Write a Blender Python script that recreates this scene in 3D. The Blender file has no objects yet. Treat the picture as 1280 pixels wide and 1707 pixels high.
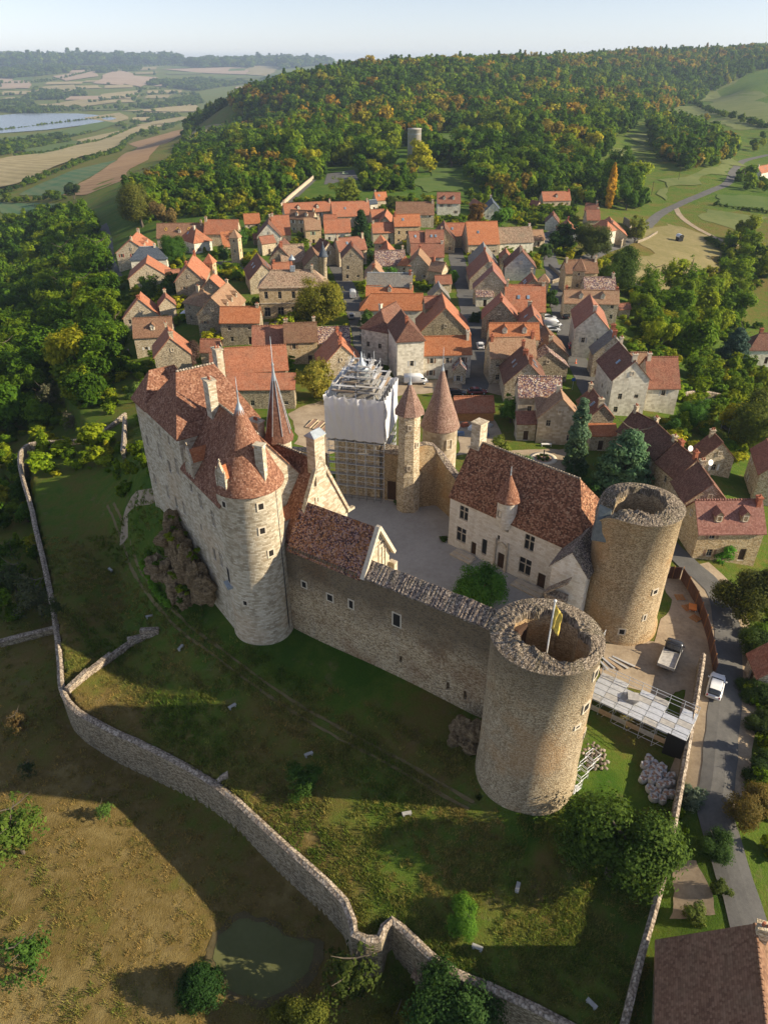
import bpy, bmesh, math, random
import numpy as np
from mathutils import Vector, Matrix, Quaternion
R = math.radians
scene = bpy.context.scene
# ------------------------------------------------------------------ camera, sky, sun, exposure
cam_d = bpy.data.cameras.new('camera'); cam = bpy.data.objects.new('camera', cam_d); scene.collection.objects.link(cam)
cam.location = (0, 0, 62); cam.rotation_euler = (R(90 - 32.4), 0, 0)
cam_d.sensor_fit = 'VERTICAL'; cam_d.sensor_height = 24.0; cam_d.lens = 24.0 * 1185 / 1707
cam_d.clip_start = 0.5; cam_d.clip_end = 60000
scene.camera = cam
SUN_EL, SUN_AZ = 25.0, 98.5          # azimuth clockwise from +Y: low sun from the right, a little behind the camera
world = bpy.data.worlds.new('World'); scene.world = world; world.use_nodes = True
wn = world.node_tree; wn.nodes.clear()
sky = wn.nodes.new('ShaderNodeTexSky'); sky.sky_type = 'NISHITA'; sky.sun_disc = False
sky.sun_elevation = R(SUN_EL); sky.sun_rotation = R(SUN_AZ); sky.altitude = 500; sky.air_density = 1.0; sky.dust_density = 0.1; sky.ozone_density = 2.0
bg = wn.nodes.new('ShaderNodeBackground'); bg.inputs['Strength'].default_value = 0.1
wo = wn.nodes.new('ShaderNodeOutputWorld'); hs_ = wn.nodes.new('ShaderNodeMix'); hs_.data_type = 'RGBA'; hs_.blend_type = 'MULTIPLY'; hs_.inputs[0].default_value = 1.0; hs_.inputs[7].default_value = (0.69, 0.71, 0.81, 1); hsv_ = wn.nodes.new('ShaderNodeHueSaturation'); hsv_.inputs['Saturation'].default_value = 0.5; wn.links.new(sky.outputs[0], hsv_.inputs['Color']); wn.links.new(hsv_.outputs[0], hs_.inputs[6]); wn.links.new(hs_.outputs[2], bg.inputs[0]); wn.links.new(bg.outputs[0], wo.inputs[0])
sl = bpy.data.lights.new('sun', 'SUN'); sl.energy = 4.4; sl.angle = R(0.53); sl.color = (1.0, 0.86, 0.64)
sun = bpy.data.objects.new('sun', sl); scene.collection.objects.link(sun)
sd_ = Vector((math.sin(R(SUN_AZ)) * math.cos(R(SUN_EL)), math.cos(R(SUN_AZ)) * math.cos(R(SUN_EL)), math.sin(R(SUN_EL))))
sun.rotation_euler = sd_.to_track_quat('Z', 'Y').to_euler(); sun.location = (200, -80, 150)
scene.view_settings.view_transform = 'Standard'; scene.view_settings.look = 'None'; scene.view_settings.gamma = 1.0
scene.view_settings.use_curve_mapping = False; scene.view_settings.exposure = 1.02
scene.cycles.use_denoising = True; scene.cycles.max_bounces = 6; scene.cycles.diffuse_bounces = 4; scene.cycles.transparent_max_bounces = 6
scene.cycles.volume_bounces = 0; scene.cycles.caustics_reflective = False; scene.cycles.caustics_refractive = False
COL = scene.collection
rng = random.Random(7)
# ------------------------------------------------------------------ object helpers
def link(o): COL.objects.link(o); return o
def tag(o, label=None, cat=None, group=None, kind=None):
    if label: o['label'] = label
    if cat: o['category'] = cat
    if group: o['group'] = group
    if kind: o['kind'] = kind
    return o
def empty(name, loc, rz=0.0, label=None, cat=None, group=None):
    o = bpy.data.objects.new(name, None); o.empty_display_size = 0.5; link(o)
    o.location = loc; o.rotation_euler = (0, 0, rz); return tag(o, label, cat, group)
def copy_tree(o, parent=None):
    c = o.copy(); link(c)
    if parent is not None: c.parent = parent
    for ch in o.children: copy_tree(ch, c)
    return c
def place(name, me, parent=None, loc=(0, 0, 0), rz=0.0, scale=None, rot=None):
    o = bpy.data.objects.new(name, me); link(o); o.location = loc
    o.rotation_euler = rot if rot else (0, 0, rz)
    if scale: o.scale = scale
    if parent is not None: o.parent = parent
    return o
class MB:
    """collects faces with metre UVs, links them as one mesh object"""
    def __init__(s): s.v = []; s.f = []; s.uv = []; s.sm = []; s.mi = []
    def face(s, pts, uv=None, smooth=False, mi=0):
        i = len(s.v); pts = [Vector(p) for p in pts]; s.v += pts; s.f.append(tuple(range(i, i + len(pts)))); s.sm.append(smooth); s.mi.append(mi)
        if uv is None:
            n = Vector((0, 0, 0))
            for k in range(len(pts)):
                a, b = pts[k], pts[(k + 1) % len(pts)]
                n += Vector(((a.y - b.y) * (a.z + b.z), (a.z - b.z) * (a.x + b.x), (a.x - b.x) * (a.y + b.y)))
            if n.length < 1e-9: n = Vector((0, 0, 1))
            n.normalize()
            if abs(n.z) > 0.985: t, w = Vector((1, 0, 0)), Vector((0, 1, 0))
            else:
                t = Vector((-n.y, n.x, 0)).normalized(); w = n.cross(t)
            uv = [(p.dot(t), p.dot(w)) for p in pts]
        s.uv += list(uv)
    def quadbox(s, b, t, mi=0):
        s.face([b[3], b[2], b[1], b[0]], mi=mi); s.face(t, mi=mi); n = len(b)
        for k in range(n): s.face([b[k], b[(k + 1) % n], t[(k + 1) % n], t[k]], mi=mi)
    def box(s, c, d, rz=0.0, mi=0):
        cx, cy, cz = c; hx, hy, hz = d[0] / 2, d[1] / 2, d[2] / 2; ca, sa = math.cos(rz), math.sin(rz)
        q = lambda x, y, z: (cx + x * ca - y * sa, cy + x * sa + y * ca, cz + z)
        b = [q(-hx, -hy, -hz), q(hx, -hy, -hz), q(hx, hy, -hz), q(-hx, hy, -hz)]
        t = [q(-hx, -hy, hz), q(hx, -hy, hz), q(hx, hy, hz), q(-hx, hy, hz)]
        s.quadbox(b, t, mi)
    def extrude_down(s, poly, t, mi=0):
        top = [Vector(p) for p in poly]; bot = [p - Vector((0, 0, t)) for p in top]
        s.face(top, mi=mi); s.face(bot[::-1], mi=mi); n = len(top)
        for k in range(n): s.face([bot[k], bot[(k + 1) % n], top[(k + 1) % n], top[k]], mi=mi)
    def beam(s, a, b, w, h=None, n=4, mi=0):
        a, b = Vector(a), Vector(b); d = (b - a)
        if d.length < 1e-6: return
        d.normalize(); up = Vector((0, 0, 1)) if abs(d.z) < 0.95 else Vector((1, 0, 0))
        x = d.cross(up).normalized(); y = x.cross(d); h = h or w
        if n == 4: o = [(-w / 2, -h / 2), (w / 2, -h / 2), (w / 2, h / 2), (-w / 2, h / 2)]
        else: o = [(w / 2 * math.cos(2 * math.pi * k / n), w / 2 * math.sin(2 * math.pi * k / n)) for k in range(n)]
        A = [a + x * p + y * q for p, q in o]; B = [b + x * p + y * q for p, q in o]
        for k in range(n): s.face([A[k], A[(k + 1) % n], B[(k + 1) % n], B[k]], smooth=n > 4, mi=mi)
        s.face(A[::-1], mi=mi); s.face(B, mi=mi)
    def lathe(s, c, prof, n=32, a0=0.0, a1=2 * math.pi, rf=None, smooth=True, mi=0, flip=False, zf=None):
        """prof: list of (r, z). rf(theta, k) -> radius factor, zf(theta, k) -> z offset"""
        cx, cy = c; full = abs(a1 - a0 - 2 * math.pi) < 1e-6; vl = [0.0]
        for k in range(1, len(prof)): vl.append(vl[-1] + math.hypot(prof[k][0] - prof[k - 1][0], prof[k][1] - prof[k - 1][1]))
        rm = max(p[0] for p in prof) * (rf(0.0, 0) if rf else 1)
        P = lambda k, i: (lambda th: (cx + prof[k][0] * (rf(th, k) if rf else 1) * math.cos(th), cy + prof[k][0] * (rf(th, k) if rf else 1) * math.sin(th), prof[k][1] + (zf(th, k) if zf else 0)))(a0 + (a1 - a0) * ((i % n) if full else i) / n)
        for k in range(len(prof) - 1):
            for i in range(n):
                u0, u1 = rm * (a1 - a0) * i / n, rm * (a1 - a0) * (i + 1) / n
                q = [P(k, i), P(k, i + 1), P(k + 1, i + 1), P(k + 1, i)]; w = [(u0, vl[k]), (u1, vl[k]), (u1, vl[k + 1]), (u0, vl[k + 1])]
                if prof[k + 1][0] < 1e-6: q, w = q[:3], w[:3]
                elif prof[k][0] < 1e-6: q, w = [q[0], q[2], q[3]], [w[0], w[2], w[3]]
                if flip: q, w = q[::-1], w[::-1]
                s.face(q, w, smooth, mi)
    def mesh(s, name, mats):
        me = bpy.data.meshes.new(name); me.from_pydata([tuple(v) for v in s.v], [], s.f)
        uvl = me.uv_layers.new(name='UVMap'); uvl.data.foreach_set('uv', np.array(s.uv, 'f').ravel())
        me.polygons.foreach_set('use_smooth', s.sm)
        for m in (mats if isinstance(mats, (list, tuple)) else [mats]): me.materials.append(m)
        if any(s.mi): me.polygons.foreach_set('material_index', s.mi)
        if any(s.sm):
            bm = bmesh.new(); bm.from_mesh(me); bmesh.ops.remove_doubles(bm, verts=bm.verts, dist=1e-4); bm.to_mesh(me); bm.free()
        me.update(); return me
    def build(s, name, mats, parent=None, loc=(0, 0, 0), rz=0.0): return place(name, s.mesh(name, mats), parent, loc, rz)
_unit = {}
def rod(name, a, b, r, mat, parent, n=6):
    """one straight pole as its own part; poles of a kind share mesh data"""
    k = (mat.name, n)
    if k not in _unit:
        m = MB(); m.beam((0, 0, 0), (0, 0, 1), 2.0, n=n); _unit[k] = m.mesh('pole', mat)
    a, b = Vector(a), Vector(b); d = b - a
    o = place(name, _unit[k], parent, a); o.rotation_euler = d.to_track_quat('Z', 'Y').to_euler(); o.scale = (r, r, d.length); return o
def slab(name, c, dims, rz, mat, parent):
    k = ('slab', mat.name)
    if k not in _unit:
        m = MB(); m.box((0, 0, 0), (1, 1, 1)); _unit[k] = m.mesh('board', mat)
    return place(name, _unit[k], parent, c, rz, dims)
# ------------------------------------------------------------------ materials
class NB:
    def __init__(s, name):
        s.m = bpy.data.materials.new(name); s.m.use_nodes = True; s.t = s.m.node_tree; s.t.nodes.clear()
        s.out = s.t.nodes.new('ShaderNodeOutputMaterial')
    def n(s, typ, ins=None, **props):
        nd = s.t.nodes.new('ShaderNode' + typ)
        for k, v in props.items(): setattr(nd, k, v)
        for k, v in (ins or {}).items():
            if hasattr(v, 'links') or isinstance(v, bpy.types.NodeSocket): s.t.links.new(v, nd.inputs[k])
            else: nd.inputs[k].default_value = v
        return nd
    def math(s, op, a, b=None, c=None):
        i = {0: a}
        if b is not None: i[1] = b
        if c is not None: i[2] = c
        return s.n('Math', i, operation=op).outputs[0]
    def vmath(s, op, a, b=None):
        i = {0: a}
        if b is not None: i[1] = b
        return s.n('VectorMath', i, operation=op).outputs[0]
    def ramp(s, fac, stops, interp='LINEAR'):
        r = s.n('ValToRGB', {0: fac}); cr = r.color_ramp; cr.interpolation = interp
        while len(cr.elements) < len(stops): cr.elements.new(0.5)
        for e, (p, c) in zip(cr.elements, stops): e.position = p; e.color = (*c[:3], 1)
        return r.outputs[0]
    def mix(s, f, a, b, mode='MIX'):
        x = s.n('Mix', data_type='RGBA', blend_type=mode)
        for k, v in ((0, f), (6, a), (7, b)):
            if isinstance(v, bpy.types.NodeSocket): s.t.links.new(v, x.inputs[k])
            else: x.inputs[k].default_value = v if k == 0 else (*v[:3], 1)
        return x.outputs[2]
    def noise(s, vec, scale, detail=3, rough=0.55, dim='3D'):
        return s.n('TexNoise', {'Vector': vec, 'Scale': scale, 'Detail': detail, 'Roughness': rough}, noise_dimensions=dim).outputs[0]
    def finish(s, col, rough=0.9, height=None, bump=0.4, dist=0.05, spec=0.2, metal=0.0):
        b = s.n('BsdfPrincipled', {'Base Color': col if isinstance(col, bpy.types.NodeSocket) else (*col, 1), 'Roughness': rough, 'Specular IOR Level': spec, 'Metallic': metal})
        if height is not None:
            bn = s.n('Bump', {'Height': height, 'Strength': bump, 'Distance': dist}); s.t.links.new(bn.outputs[0], b.inputs['Normal'])
        s.t.links.new(b.outputs[0], s.out.inputs[0]); return s.m
def uvoff(nb):
    uv = nb.n('UVMap').outputs[0]; oi = nb.n('ObjectInfo')
    k = nb.math('MULTIPLY', oi.outputs['Random'], 173.0)
    return nb.vmath('ADD', uv, nb.n('CombineXYZ', {0: k, 1: k}).outputs[0]), oi
def cells(nb, vec, w, h, shift=0.5):
    sp = nb.n('SeparateXYZ', {0: vec}); v = nb.math('DIVIDE', sp.outputs[1], h); row = nb.math('FLOOR', v)
    u = nb.math('ADD', nb.math('DIVIDE', sp.outputs[0], w), nb.math('MULTIPLY', row, shift)); colm = nb.math('FLOOR', u)
    wn_ = nb.n('TexWhiteNoise', {'Vector': nb.n('CombineXYZ', {0: colm, 1: row}).outputs[0]}, noise_dimensions='2D')
    return wn_.outputs[0], nb.math('FRACT', u), nb.math('FRACT', v)
def tile_mat(name, stops, w=0.2, h=0.21, mott=0.36, lich=None, lich_amt=0.5, rowbump=0.6, var=0.22):
    nb = NB(name); vec, oi = uvoff(nb); rnd, fu, fv = cells(nb, vec, w, h)
    nz = nb.noise(vec, 0.55, 4, 0.65); nz2 = nb.noise(vec, 2.6, 2, 0.6)
    f = nb.math('ADD', nb.math('MULTIPLY', rnd, mott), nb.math('MULTIPLY', nb.math('ADD', nb.math('MULTIPLY', nz, 0.65), nb.math('MULTIPLY', nz2, 0.35)), 1 - mott))
    col = nb.ramp(f, stops)
    if lich:
        ln = nb.noise(vec, 0.35, 5, 0.7); lf = nb.ramp(ln, [(0.46, (0, 0, 0)), (0.68, (1, 1, 1))])
        lf2 = nb.math('MULTIPLY', nb.math('MULTIPLY', lf, nb.math('ADD', 0.4, nb.math('MULTIPLY', rnd, 0.6))), lich_amt); col = nb.mix(lf2, col, lich)
    rl = nb.ramp(fv, [(0.02, (0.62, 0.62, 0.62)), (0.22, (1, 1, 1))]); col = nb.mix(1.0, col, rl, 'MULTIPLY')
    br = nb.math('ADD', 1 - var / 2, nb.math('MULTIPLY', oi.outputs['Random'], var))
    col = nb.mix(1.0, col, nb.n('CombineXYZ', {0: br, 1: br, 2: br}).outputs[0], 'MULTIPLY')
    hgt = nb.math('ADD', nb.math('MULTIPLY', fv, -rowbump), nb.math('MULTIPLY', rnd, 0.55))
    return nb.finish(col, 0.88, hgt, 0.75, 0.06, 0.15)
def stone_mat(name, stops, w=0.55, h=0.28, mortar=0.5, stain=(0.09, 0.085, 0.075), stain_amt=0.5, patch=None, patch_amt=0.5, bump=0.5, rubble=False, top=None):
    nb = NB(name); vec, oi = uvoff(nb)
    if rubble:
        sc = nb.vmath('MULTIPLY', vec, (1.0 / w, 1.0 / h, 1)); vo = nb.n('TexVoronoi', {'Vector': sc, 'Scale': 1.0}, voronoi_dimensions='2D')
        rnd = nb.n('SeparateColor', {0: vo.outputs['Color']}).outputs[0]; edge = vo.outputs['Distance']; mo = nb.ramp(edge, [(0.38, (1, 1, 1)), (0.62, (0.0, 0.0, 0.0))])
    else:
        rnd, fu, fv = cells(nb, vec, w, h, 0.37)
        eu = nb.math('MULTIPLY', nb.math('MINIMUM', fu, nb.math('SUBTRACT', 1.0, fu)), w); ev = nb.math('MULTIPLY', nb.math('MINIMUM', fv, nb.math('SUBTRACT', 1.0, fv)), h)
        mo = nb.ramp(nb.math('MINIMUM', eu, ev), [(0.006, (0, 0, 0)), (0.03, (1, 1, 1))])
    n1 = nb.noise(vec, 0.22, 5, 0.65); n2 = nb.noise(vec, 1.7, 4, 0.6)
    f = nb.math('ADD', nb.math('MULTIPLY', rnd, 0.5), nb.math('ADD', nb.math('MULTIPLY', n1, 0.25), nb.math('MULTIPLY', n2, 0.25)))
    col = nb.ramp(f, stops)
    mval = nb.math('ADD', 1 - mortar, nb.math('MULTIPLY', mo, mortar)); col = nb.mix(1.0, col, nb.n('CombineXYZ', {0: mval, 1: mval, 2: mval}).outputs[0], 'MULTIPLY')
    st = nb.noise(nb.vmath('MULTIPLY', vec, (1.0, 0.16, 1)), 0.9, 5, 0.7); sf = nb.math('MULTIPLY', nb.ramp(st, [(0.5, (0, 0, 0)), (0.72, (1, 1, 1))]), stain_amt); col = nb.mix(sf, col, stain)
    if patch:
        pn = nb.noise(nb.vmath('ADD', vec, (31, 7, 0)), 0.14, 4, 0.6); col = nb.mix(nb.math('MULTIPLY', nb.ramp(pn, [(0.5, (0, 0, 0)), (0.62, (1, 1, 1))]), patch_amt), col, patch)
    if top:   # weathering that rises to the wall head: (z0, z1, colour, amount)
        z = nb.n('SeparateXYZ', {0: nb.n('NewGeometry').outputs['Position']}).outputs[2]
        zz = nb.math('ADD', z, nb.math('MULTIPLY', nb.math('SUBTRACT', n1, 0.5), 9.0)); zf = nb.n('MapRange', {0: zz, 1: top[0], 2: top[1], 3: 0.0, 4: top[3]}).outputs[0]
        col = nb.mix(nb.math('MULTIPLY', zf, nb.math('ADD', 0.55, nb.math('MULTIPLY', rnd, 0.45))), col, top[2])
    hgt = nb.math('ADD', nb.math('MULTIPLY', mo, 0.7), nb.math('MULTIPLY', rnd, 0.5))
    return nb.finish(col, 0.92, hgt, bump, 0.06, 0.12)
def plain_mat(name, c, rough=0.8, var=0.25, scale=2.0, metal=0.0, spec=0.3):
    nb = NB(name); oc = nb.n('TexCoord').outputs['Object']; f = nb.noise(oc, scale, 4, 0.6)
    col = nb.ramp(f, [(0.3, tuple(x * (1 - var) for x in c)), (0.7, tuple(min(1, x * (1 + var)) for x in c))])
    return nb.finish(col, rough, f, 0.15, 0.03, spec, metal)
def glass_mat(name, c=(0.014, 0.016, 0.018), rough=0.28):
    nb = NB(name); oi = nb.n('ObjectInfo').outputs['Random']; col = nb.mix(oi, c, tuple(x * 2.2 + 0.008 for x in c)); return nb.finish(col, rough, spec=0.35)
M = {}
T = M['tile'] = {}
T['O'] = tile_mat('tile_orange', [(0.2, (0.25, 0.085, 0.038)), (0.5, (0.41, 0.15, 0.066)), (0.8, (0.50, 0.23, 0.115))], lich=(0.30, 0.17, 0.10), lich_amt=0.4)
T['T'] = tile_mat('tile_terracotta', [(0.2, (0.22, 0.082, 0.045)), (0.5, (0.40, 0.15, 0.080)), (0.8, (0.50, 0.24, 0.14))], lich=(0.22, 0.17, 0.12), lich_amt=0.5)
T['R'] = tile_mat('tile_red_brown', [(0.2, (0.16, 0.066, 0.042)), (0.5, (0.29, 0.12, 0.076)), (0.8, (0.39, 0.195, 0.125))], lich=(0.20, 0.15, 0.10), lich_amt=0.5)
T['B'] = tile_mat('tile_brown', [(0.2, (0.115, 0.06, 0.037)), (0.5, (0.22, 0.12, 0.073)), (0.8, (0.32, 0.19, 0.12))], lich=(0.20, 0.15, 0.09), lich_amt=0.45)
T['D'] = tile_mat('tile_dark_brown', [(0.2, (0.085, 0.04, 0.028)), (0.5, (0.165, 0.08, 0.055)), (0.8, (0.27, 0.145, 0.10))], lich=(0.17, 0.12, 0.085), lich_amt=0.4)
T['N'] = tile_mat('tile_tan', [(0.2, (0.19, 0.105, 0.062)), (0.5, (0.32, 0.19, 0.115)), (0.8, (0.42, 0.28, 0.18))], lich=(0.24, 0.19, 0.12), lich_amt=0.45)
T['M'] = tile_mat('tile_mossy', [(0.2, (0.15, 0.10, 0.07)), (0.45, (0.29, 0.19, 0.125)), (0.75, (0.41, 0.30, 0.21))], mott=0.7, lich=(0.20, 0.19, 0.13), lich_amt=0.6)
T['G'] = tile_mat('tile_grey', [(0.2, (0.10, 0.095, 0.085)), (0.5, (0.20, 0.19, 0.17)), (0.8, (0.30, 0.28, 0.24))], lich=(0.24, 0.18, 0.12), lich_amt=0.6)
T['S'] = tile_mat('tile_slate', [(0.2, (0.035, 0.045, 0.06)), (0.5, (0.07, 0.088, 0.115)), (0.8, (0.13, 0.15, 0.18))], lich=(0.2, 0.2, 0.17), lich_amt=0.25)
T['P'] = tile_mat('tile_purple_red', [(0.2, (0.17, 0.072, 0.056)), (0.5, (0.26, 0.12, 0.093)), (0.8, (0.35, 0.185, 0.145))], lich=(0.24, 0.17, 0.14), lich_amt=0.35)
T['cone'] = tile_mat('cone_tile', [(0.2, (0.13, 0.075, 0.055)), (0.5, (0.245, 0.145, 0.11)), (0.8, (0.37, 0.255, 0.20))], w=0.16, h=0.17, mott=0.5, lich=(0.30, 0.25, 0.18), lich_amt=0.35, var=0.05)
LAUZE = [(0.1, (0.035, 0.025, 0.035)), (0.3, (0.12, 0.085, 0.12)), (0.45, (0.25, 0.12, 0.06)), (0.58, (0.19, 0.15, 0.20)), (0.72, (0.42, 0.30, 0.19)), (0.9, (0.58, 0.50, 0.42))]
T['L'] = tile_mat('tile_lauze', LAUZE, w=0.24, h=0.2, mott=0.8, lich=(0.36, 0.16, 0.05), lich_amt=0.35, var=0.1)
T['castle'] = tile_mat('castle_tile', [(0.15, (0.10, 0.043, 0.028)), (0.45, (0.215, 0.098, 0.060)), (0.68, (0.30, 0.15, 0.095)), (0.92, (0.50, 0.34, 0.24))], w=0.19, h=0.19, mott=0.55, lich=(0.30, 0.15, 0.07), lich_amt=0.3, var=0.1)
T['logis'] = tile_mat('logis_tile', [(0.15, (0.075, 0.036, 0.024)), (0.42, (0.20, 0.09, 0.052)), (0.66, (0.36, 0.17, 0.095)), (0.9, (0.52, 0.34, 0.21))], w=0.22, h=0.19, mott=0.62, lich=(0.25, 0.14, 0.07), lich_amt=0.3, var=0.1)
T['chapel'] = tile_mat('chapel_lauze', [(0.12, (0.02, 0.016, 0.022)), (0.32, (0.09, 0.05, 0.05)), (0.48, (0.30, 0.12, 0.04)), (0.62, (0.22, 0.15, 0.17)), (0.78, (0.46, 0.26, 0.14)), (0.92, (0.62, 0.50, 0.45))], w=0.18, h=0.15, mott=0.62, lich=(0.38, 0.17, 0.04), lich_amt=0.5, var=0.05)
T['coping'] = tile_mat('coping_lauze', [(0.12, (0.03, 0.024, 0.022)), (0.34, (0.095, 0.078, 0.072)), (0.5, (0.18, 0.145, 0.13)), (0.64, (0.29, 0.225, 0.17)), (0.8, (0.44, 0.37, 0.31)), (0.94, (0.58, 0.52, 0.46))], w=0.15, h=0.12, mott=0.6, lich=(0.20, 0.20, 0.07), lich_amt=0.3, var=0.05)
S = M['stone'] = {}
S['c'] = stone_mat('stone_cream', [(0.25, (0.38, 0.29, 0.18)), (0.5, (0.57, 0.47, 0.32)), (0.75, (0.69, 0.60, 0.45))], 0.27, 0.17, 0.36, rubble=True, stain_amt=0.4)
S['o'] = stone_mat('stone_ochre', [(0.25, (0.40, 0.28, 0.14)), (0.5, (0.57, 0.43, 0.25)), (0.75, (0.66, 0.53, 0.34))], 0.3, 0.18, 0.26, rubble=True, stain_amt=0.35)
S['w'] = stone_mat('render_white', [(0.25, (0.52, 0.47, 0.37)), (0.5, (0.68, 0.63, 0.51)), (0.75, (0.77, 0.72, 0.60))], 0.6, 0.4, 0.08, stain=(0.24, 0.22, 0.18), stain_amt=0.5, bump=0.12)
S['g'] = stone_mat('stone_grey', [(0.25, (0.23, 0.18, 0.115)), (0.5, (0.38, 0.31, 0.21)), (0.75, (0.50, 0.43, 0.31))], 0.27, 0.17, 0.42, rubble=True, stain_amt=0.5)
S['t'] = stone_mat('render_tan', [(0.25, (0.37, 0.29, 0.20)), (0.5, (0.47, 0.39, 0.28)), (0.75, (0.55, 0.47, 0.36))], 0.6, 0.4, 0.08, stain=(0.24, 0.19, 0.14), stain_amt=0.4, bump=0.12)
S['b'] = stone_mat('render_blue_grey', [(0.25, (0.30, 0.32, 0.33)), (0.5, (0.40, 0.42, 0.43)), (0.75, (0.50, 0.52, 0.52))], 0.6, 0.4, 0.08, stain=(0.2, 0.2, 0.2), stain_amt=0.4, bump=0.12)
S['ash'] = stone_mat('castle_ashlar', [(0.2, (0.33, 0.27, 0.185)), (0.5, (0.53, 0.46, 0.34)), (0.8, (0.66, 0.60, 0.475))], 0.55, 0.22, 0.3, stain=(0.20, 0.16, 0.11), stain_amt=0.45, patch=(0.50, 0.34, 0.20), patch_amt=0.28, bump=0.45)
S['curt'] = stone_mat('curtain_rubble', [(0.2, (0.28, 0.20, 0.115)), (0.5, (0.52, 0.40, 0.245)), (0.8, (0.68, 0.56, 0.385))], 0.26, 0.15, 0.45, rubble=True, stain=(0.42, 0.37, 0.30), stain_amt=0.3, patch=(0.20, 0.10, 0.045), patch_amt=0.45, bump=0.8, top=(6.2, 9.8, (0.085, 0.066, 0.045), 0.88))
S['ruin'] = stone_mat('tower_rubble', [(0.2, (0.26, 0.195, 0.12)), (0.5, (0.45, 0.36, 0.235)), (0.8, (0.62, 0.52, 0.37))], 0.18, 0.12, 0.4, rubble=True, stain=(0.16, 0.115, 0.065), stain_amt=0.55, patch=(0.40, 0.23, 0.10), patch_amt=0.45, bump=0.9, top=(14.0, 19.0, (0.14, 0.12, 0.10), 0.75))
S['ruin2'] = stone_mat('right_tower_rubble', [(0.2, (0.28, 0.20, 0.11)), (0.5, (0.47, 0.355, 0.215)), (0.8, (0.62, 0.49, 0.32))], 0.2, 0.13, 0.36, rubble=True, stain=(0.17, 0.12, 0.07), stain_amt=0.5, patch=(0.44, 0.25, 0.10), patch_amt=0.5, bump=0.9, top=(17.5, 20.0, (0.16, 0.13, 0.10), 0.5))
S['ret'] = stone_mat('retaining_rubble', [(0.2, (0.16, 0.125, 0.08)), (0.5, (0.32, 0.265, 0.18)), (0.8, (0.47, 0.41, 0.30))], 0.28, 0.16, 0.45, rubble=True, stain=(0.10, 0.09, 0.07), stain_amt=0.6, bump=0.8)
S['pale'] = stone_mat('pale_limestone', [(0.2, (0.66, 0.60, 0.49)), (0.5, (0.78, 0.74, 0.65)), (0.8, (0.84, 0.81, 0.73))], 0.55, 0.26, 0.16, stain=(0.38, 0.31, 0.21), stain_amt=0.35, bump=0.3)
S['rim'] = stone_mat('ruin_head_stone', [(0.2, (0.085, 0.065, 0.045)), (0.45, (0.20, 0.16, 0.12)), (0.62, (0.30, 0.245, 0.185)), (0.82, (0.46, 0.39, 0.31))], 0.15, 0.11, 0.5, rubble=True, stain=(0.10, 0.10, 0.045), stain_amt=0.5, bump=0.9)
S['cap'] = stone_mat('coping_stone', [(0.2, (0.20, 0.155, 0.115)), (0.5, (0.36, 0.29, 0.22)), (0.8, (0.52, 0.45, 0.36))], 0.24, 0.2, 0.5, rubble=True, stain_amt=0.5, bump=0.8)
S['dress'] = plain_mat('dressed_stone', (0.55, 0.48, 0.37), 0.85, 0.18, 1.5)
S['lead'] = plain_mat('lead_sheet', (0.33, 0.37, 0.40), 0.45, 0.25, 1.5, 0.3)
S['brick'] = plain_mat('brick_red', (0.34, 0.115, 0.06), 0.85, 0.3, 4)
S['timber'] = plain_mat('timber_orange', (0.42, 0.20, 0.065), 0.7, 0.25, 3)
S['k'] = S['timber']
M['pane'] = glass_mat('window_glass'); M['wood'] = plain_mat('dark_wood', (0.07, 0.04, 0.026), 0.7, 0.3, 4); M['white'] = plain_mat('white_paint', (0.72, 0.71, 0.67), 0.6, 0.08)
M['brownshut'] = plain_mat('brown_shutter', (0.24, 0.15, 0.095), 0.7, 0.2, 3); M['greyshut'] = plain_mat('grey_shutter', (0.42, 0.42, 0.40), 0.7, 0.15, 3)
M['red'] = plain_mat('red_paint', (0.30, 0.02, 0.025), 0.5, 0.1); M['green'] = plain_mat('green_paint', (0.18, 0.32, 0.24), 0.6, 0.1)
M['steel'] = plain_mat('galvanised_steel', (0.60, 0.62, 0.64), 0.45, 0.15, 3, 0.2); M['iron'] = plain_mat('dark_iron', (0.03, 0.03, 0.032), 0.5, 0.2); M['rubber'] = plain_mat('rubber', (0.02, 0.02, 0.02), 0.8, 0.1)
M['hole'] = plain_mat('dark_opening', (0.018, 0.015, 0.012), 0.9, 0.2)
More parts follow.
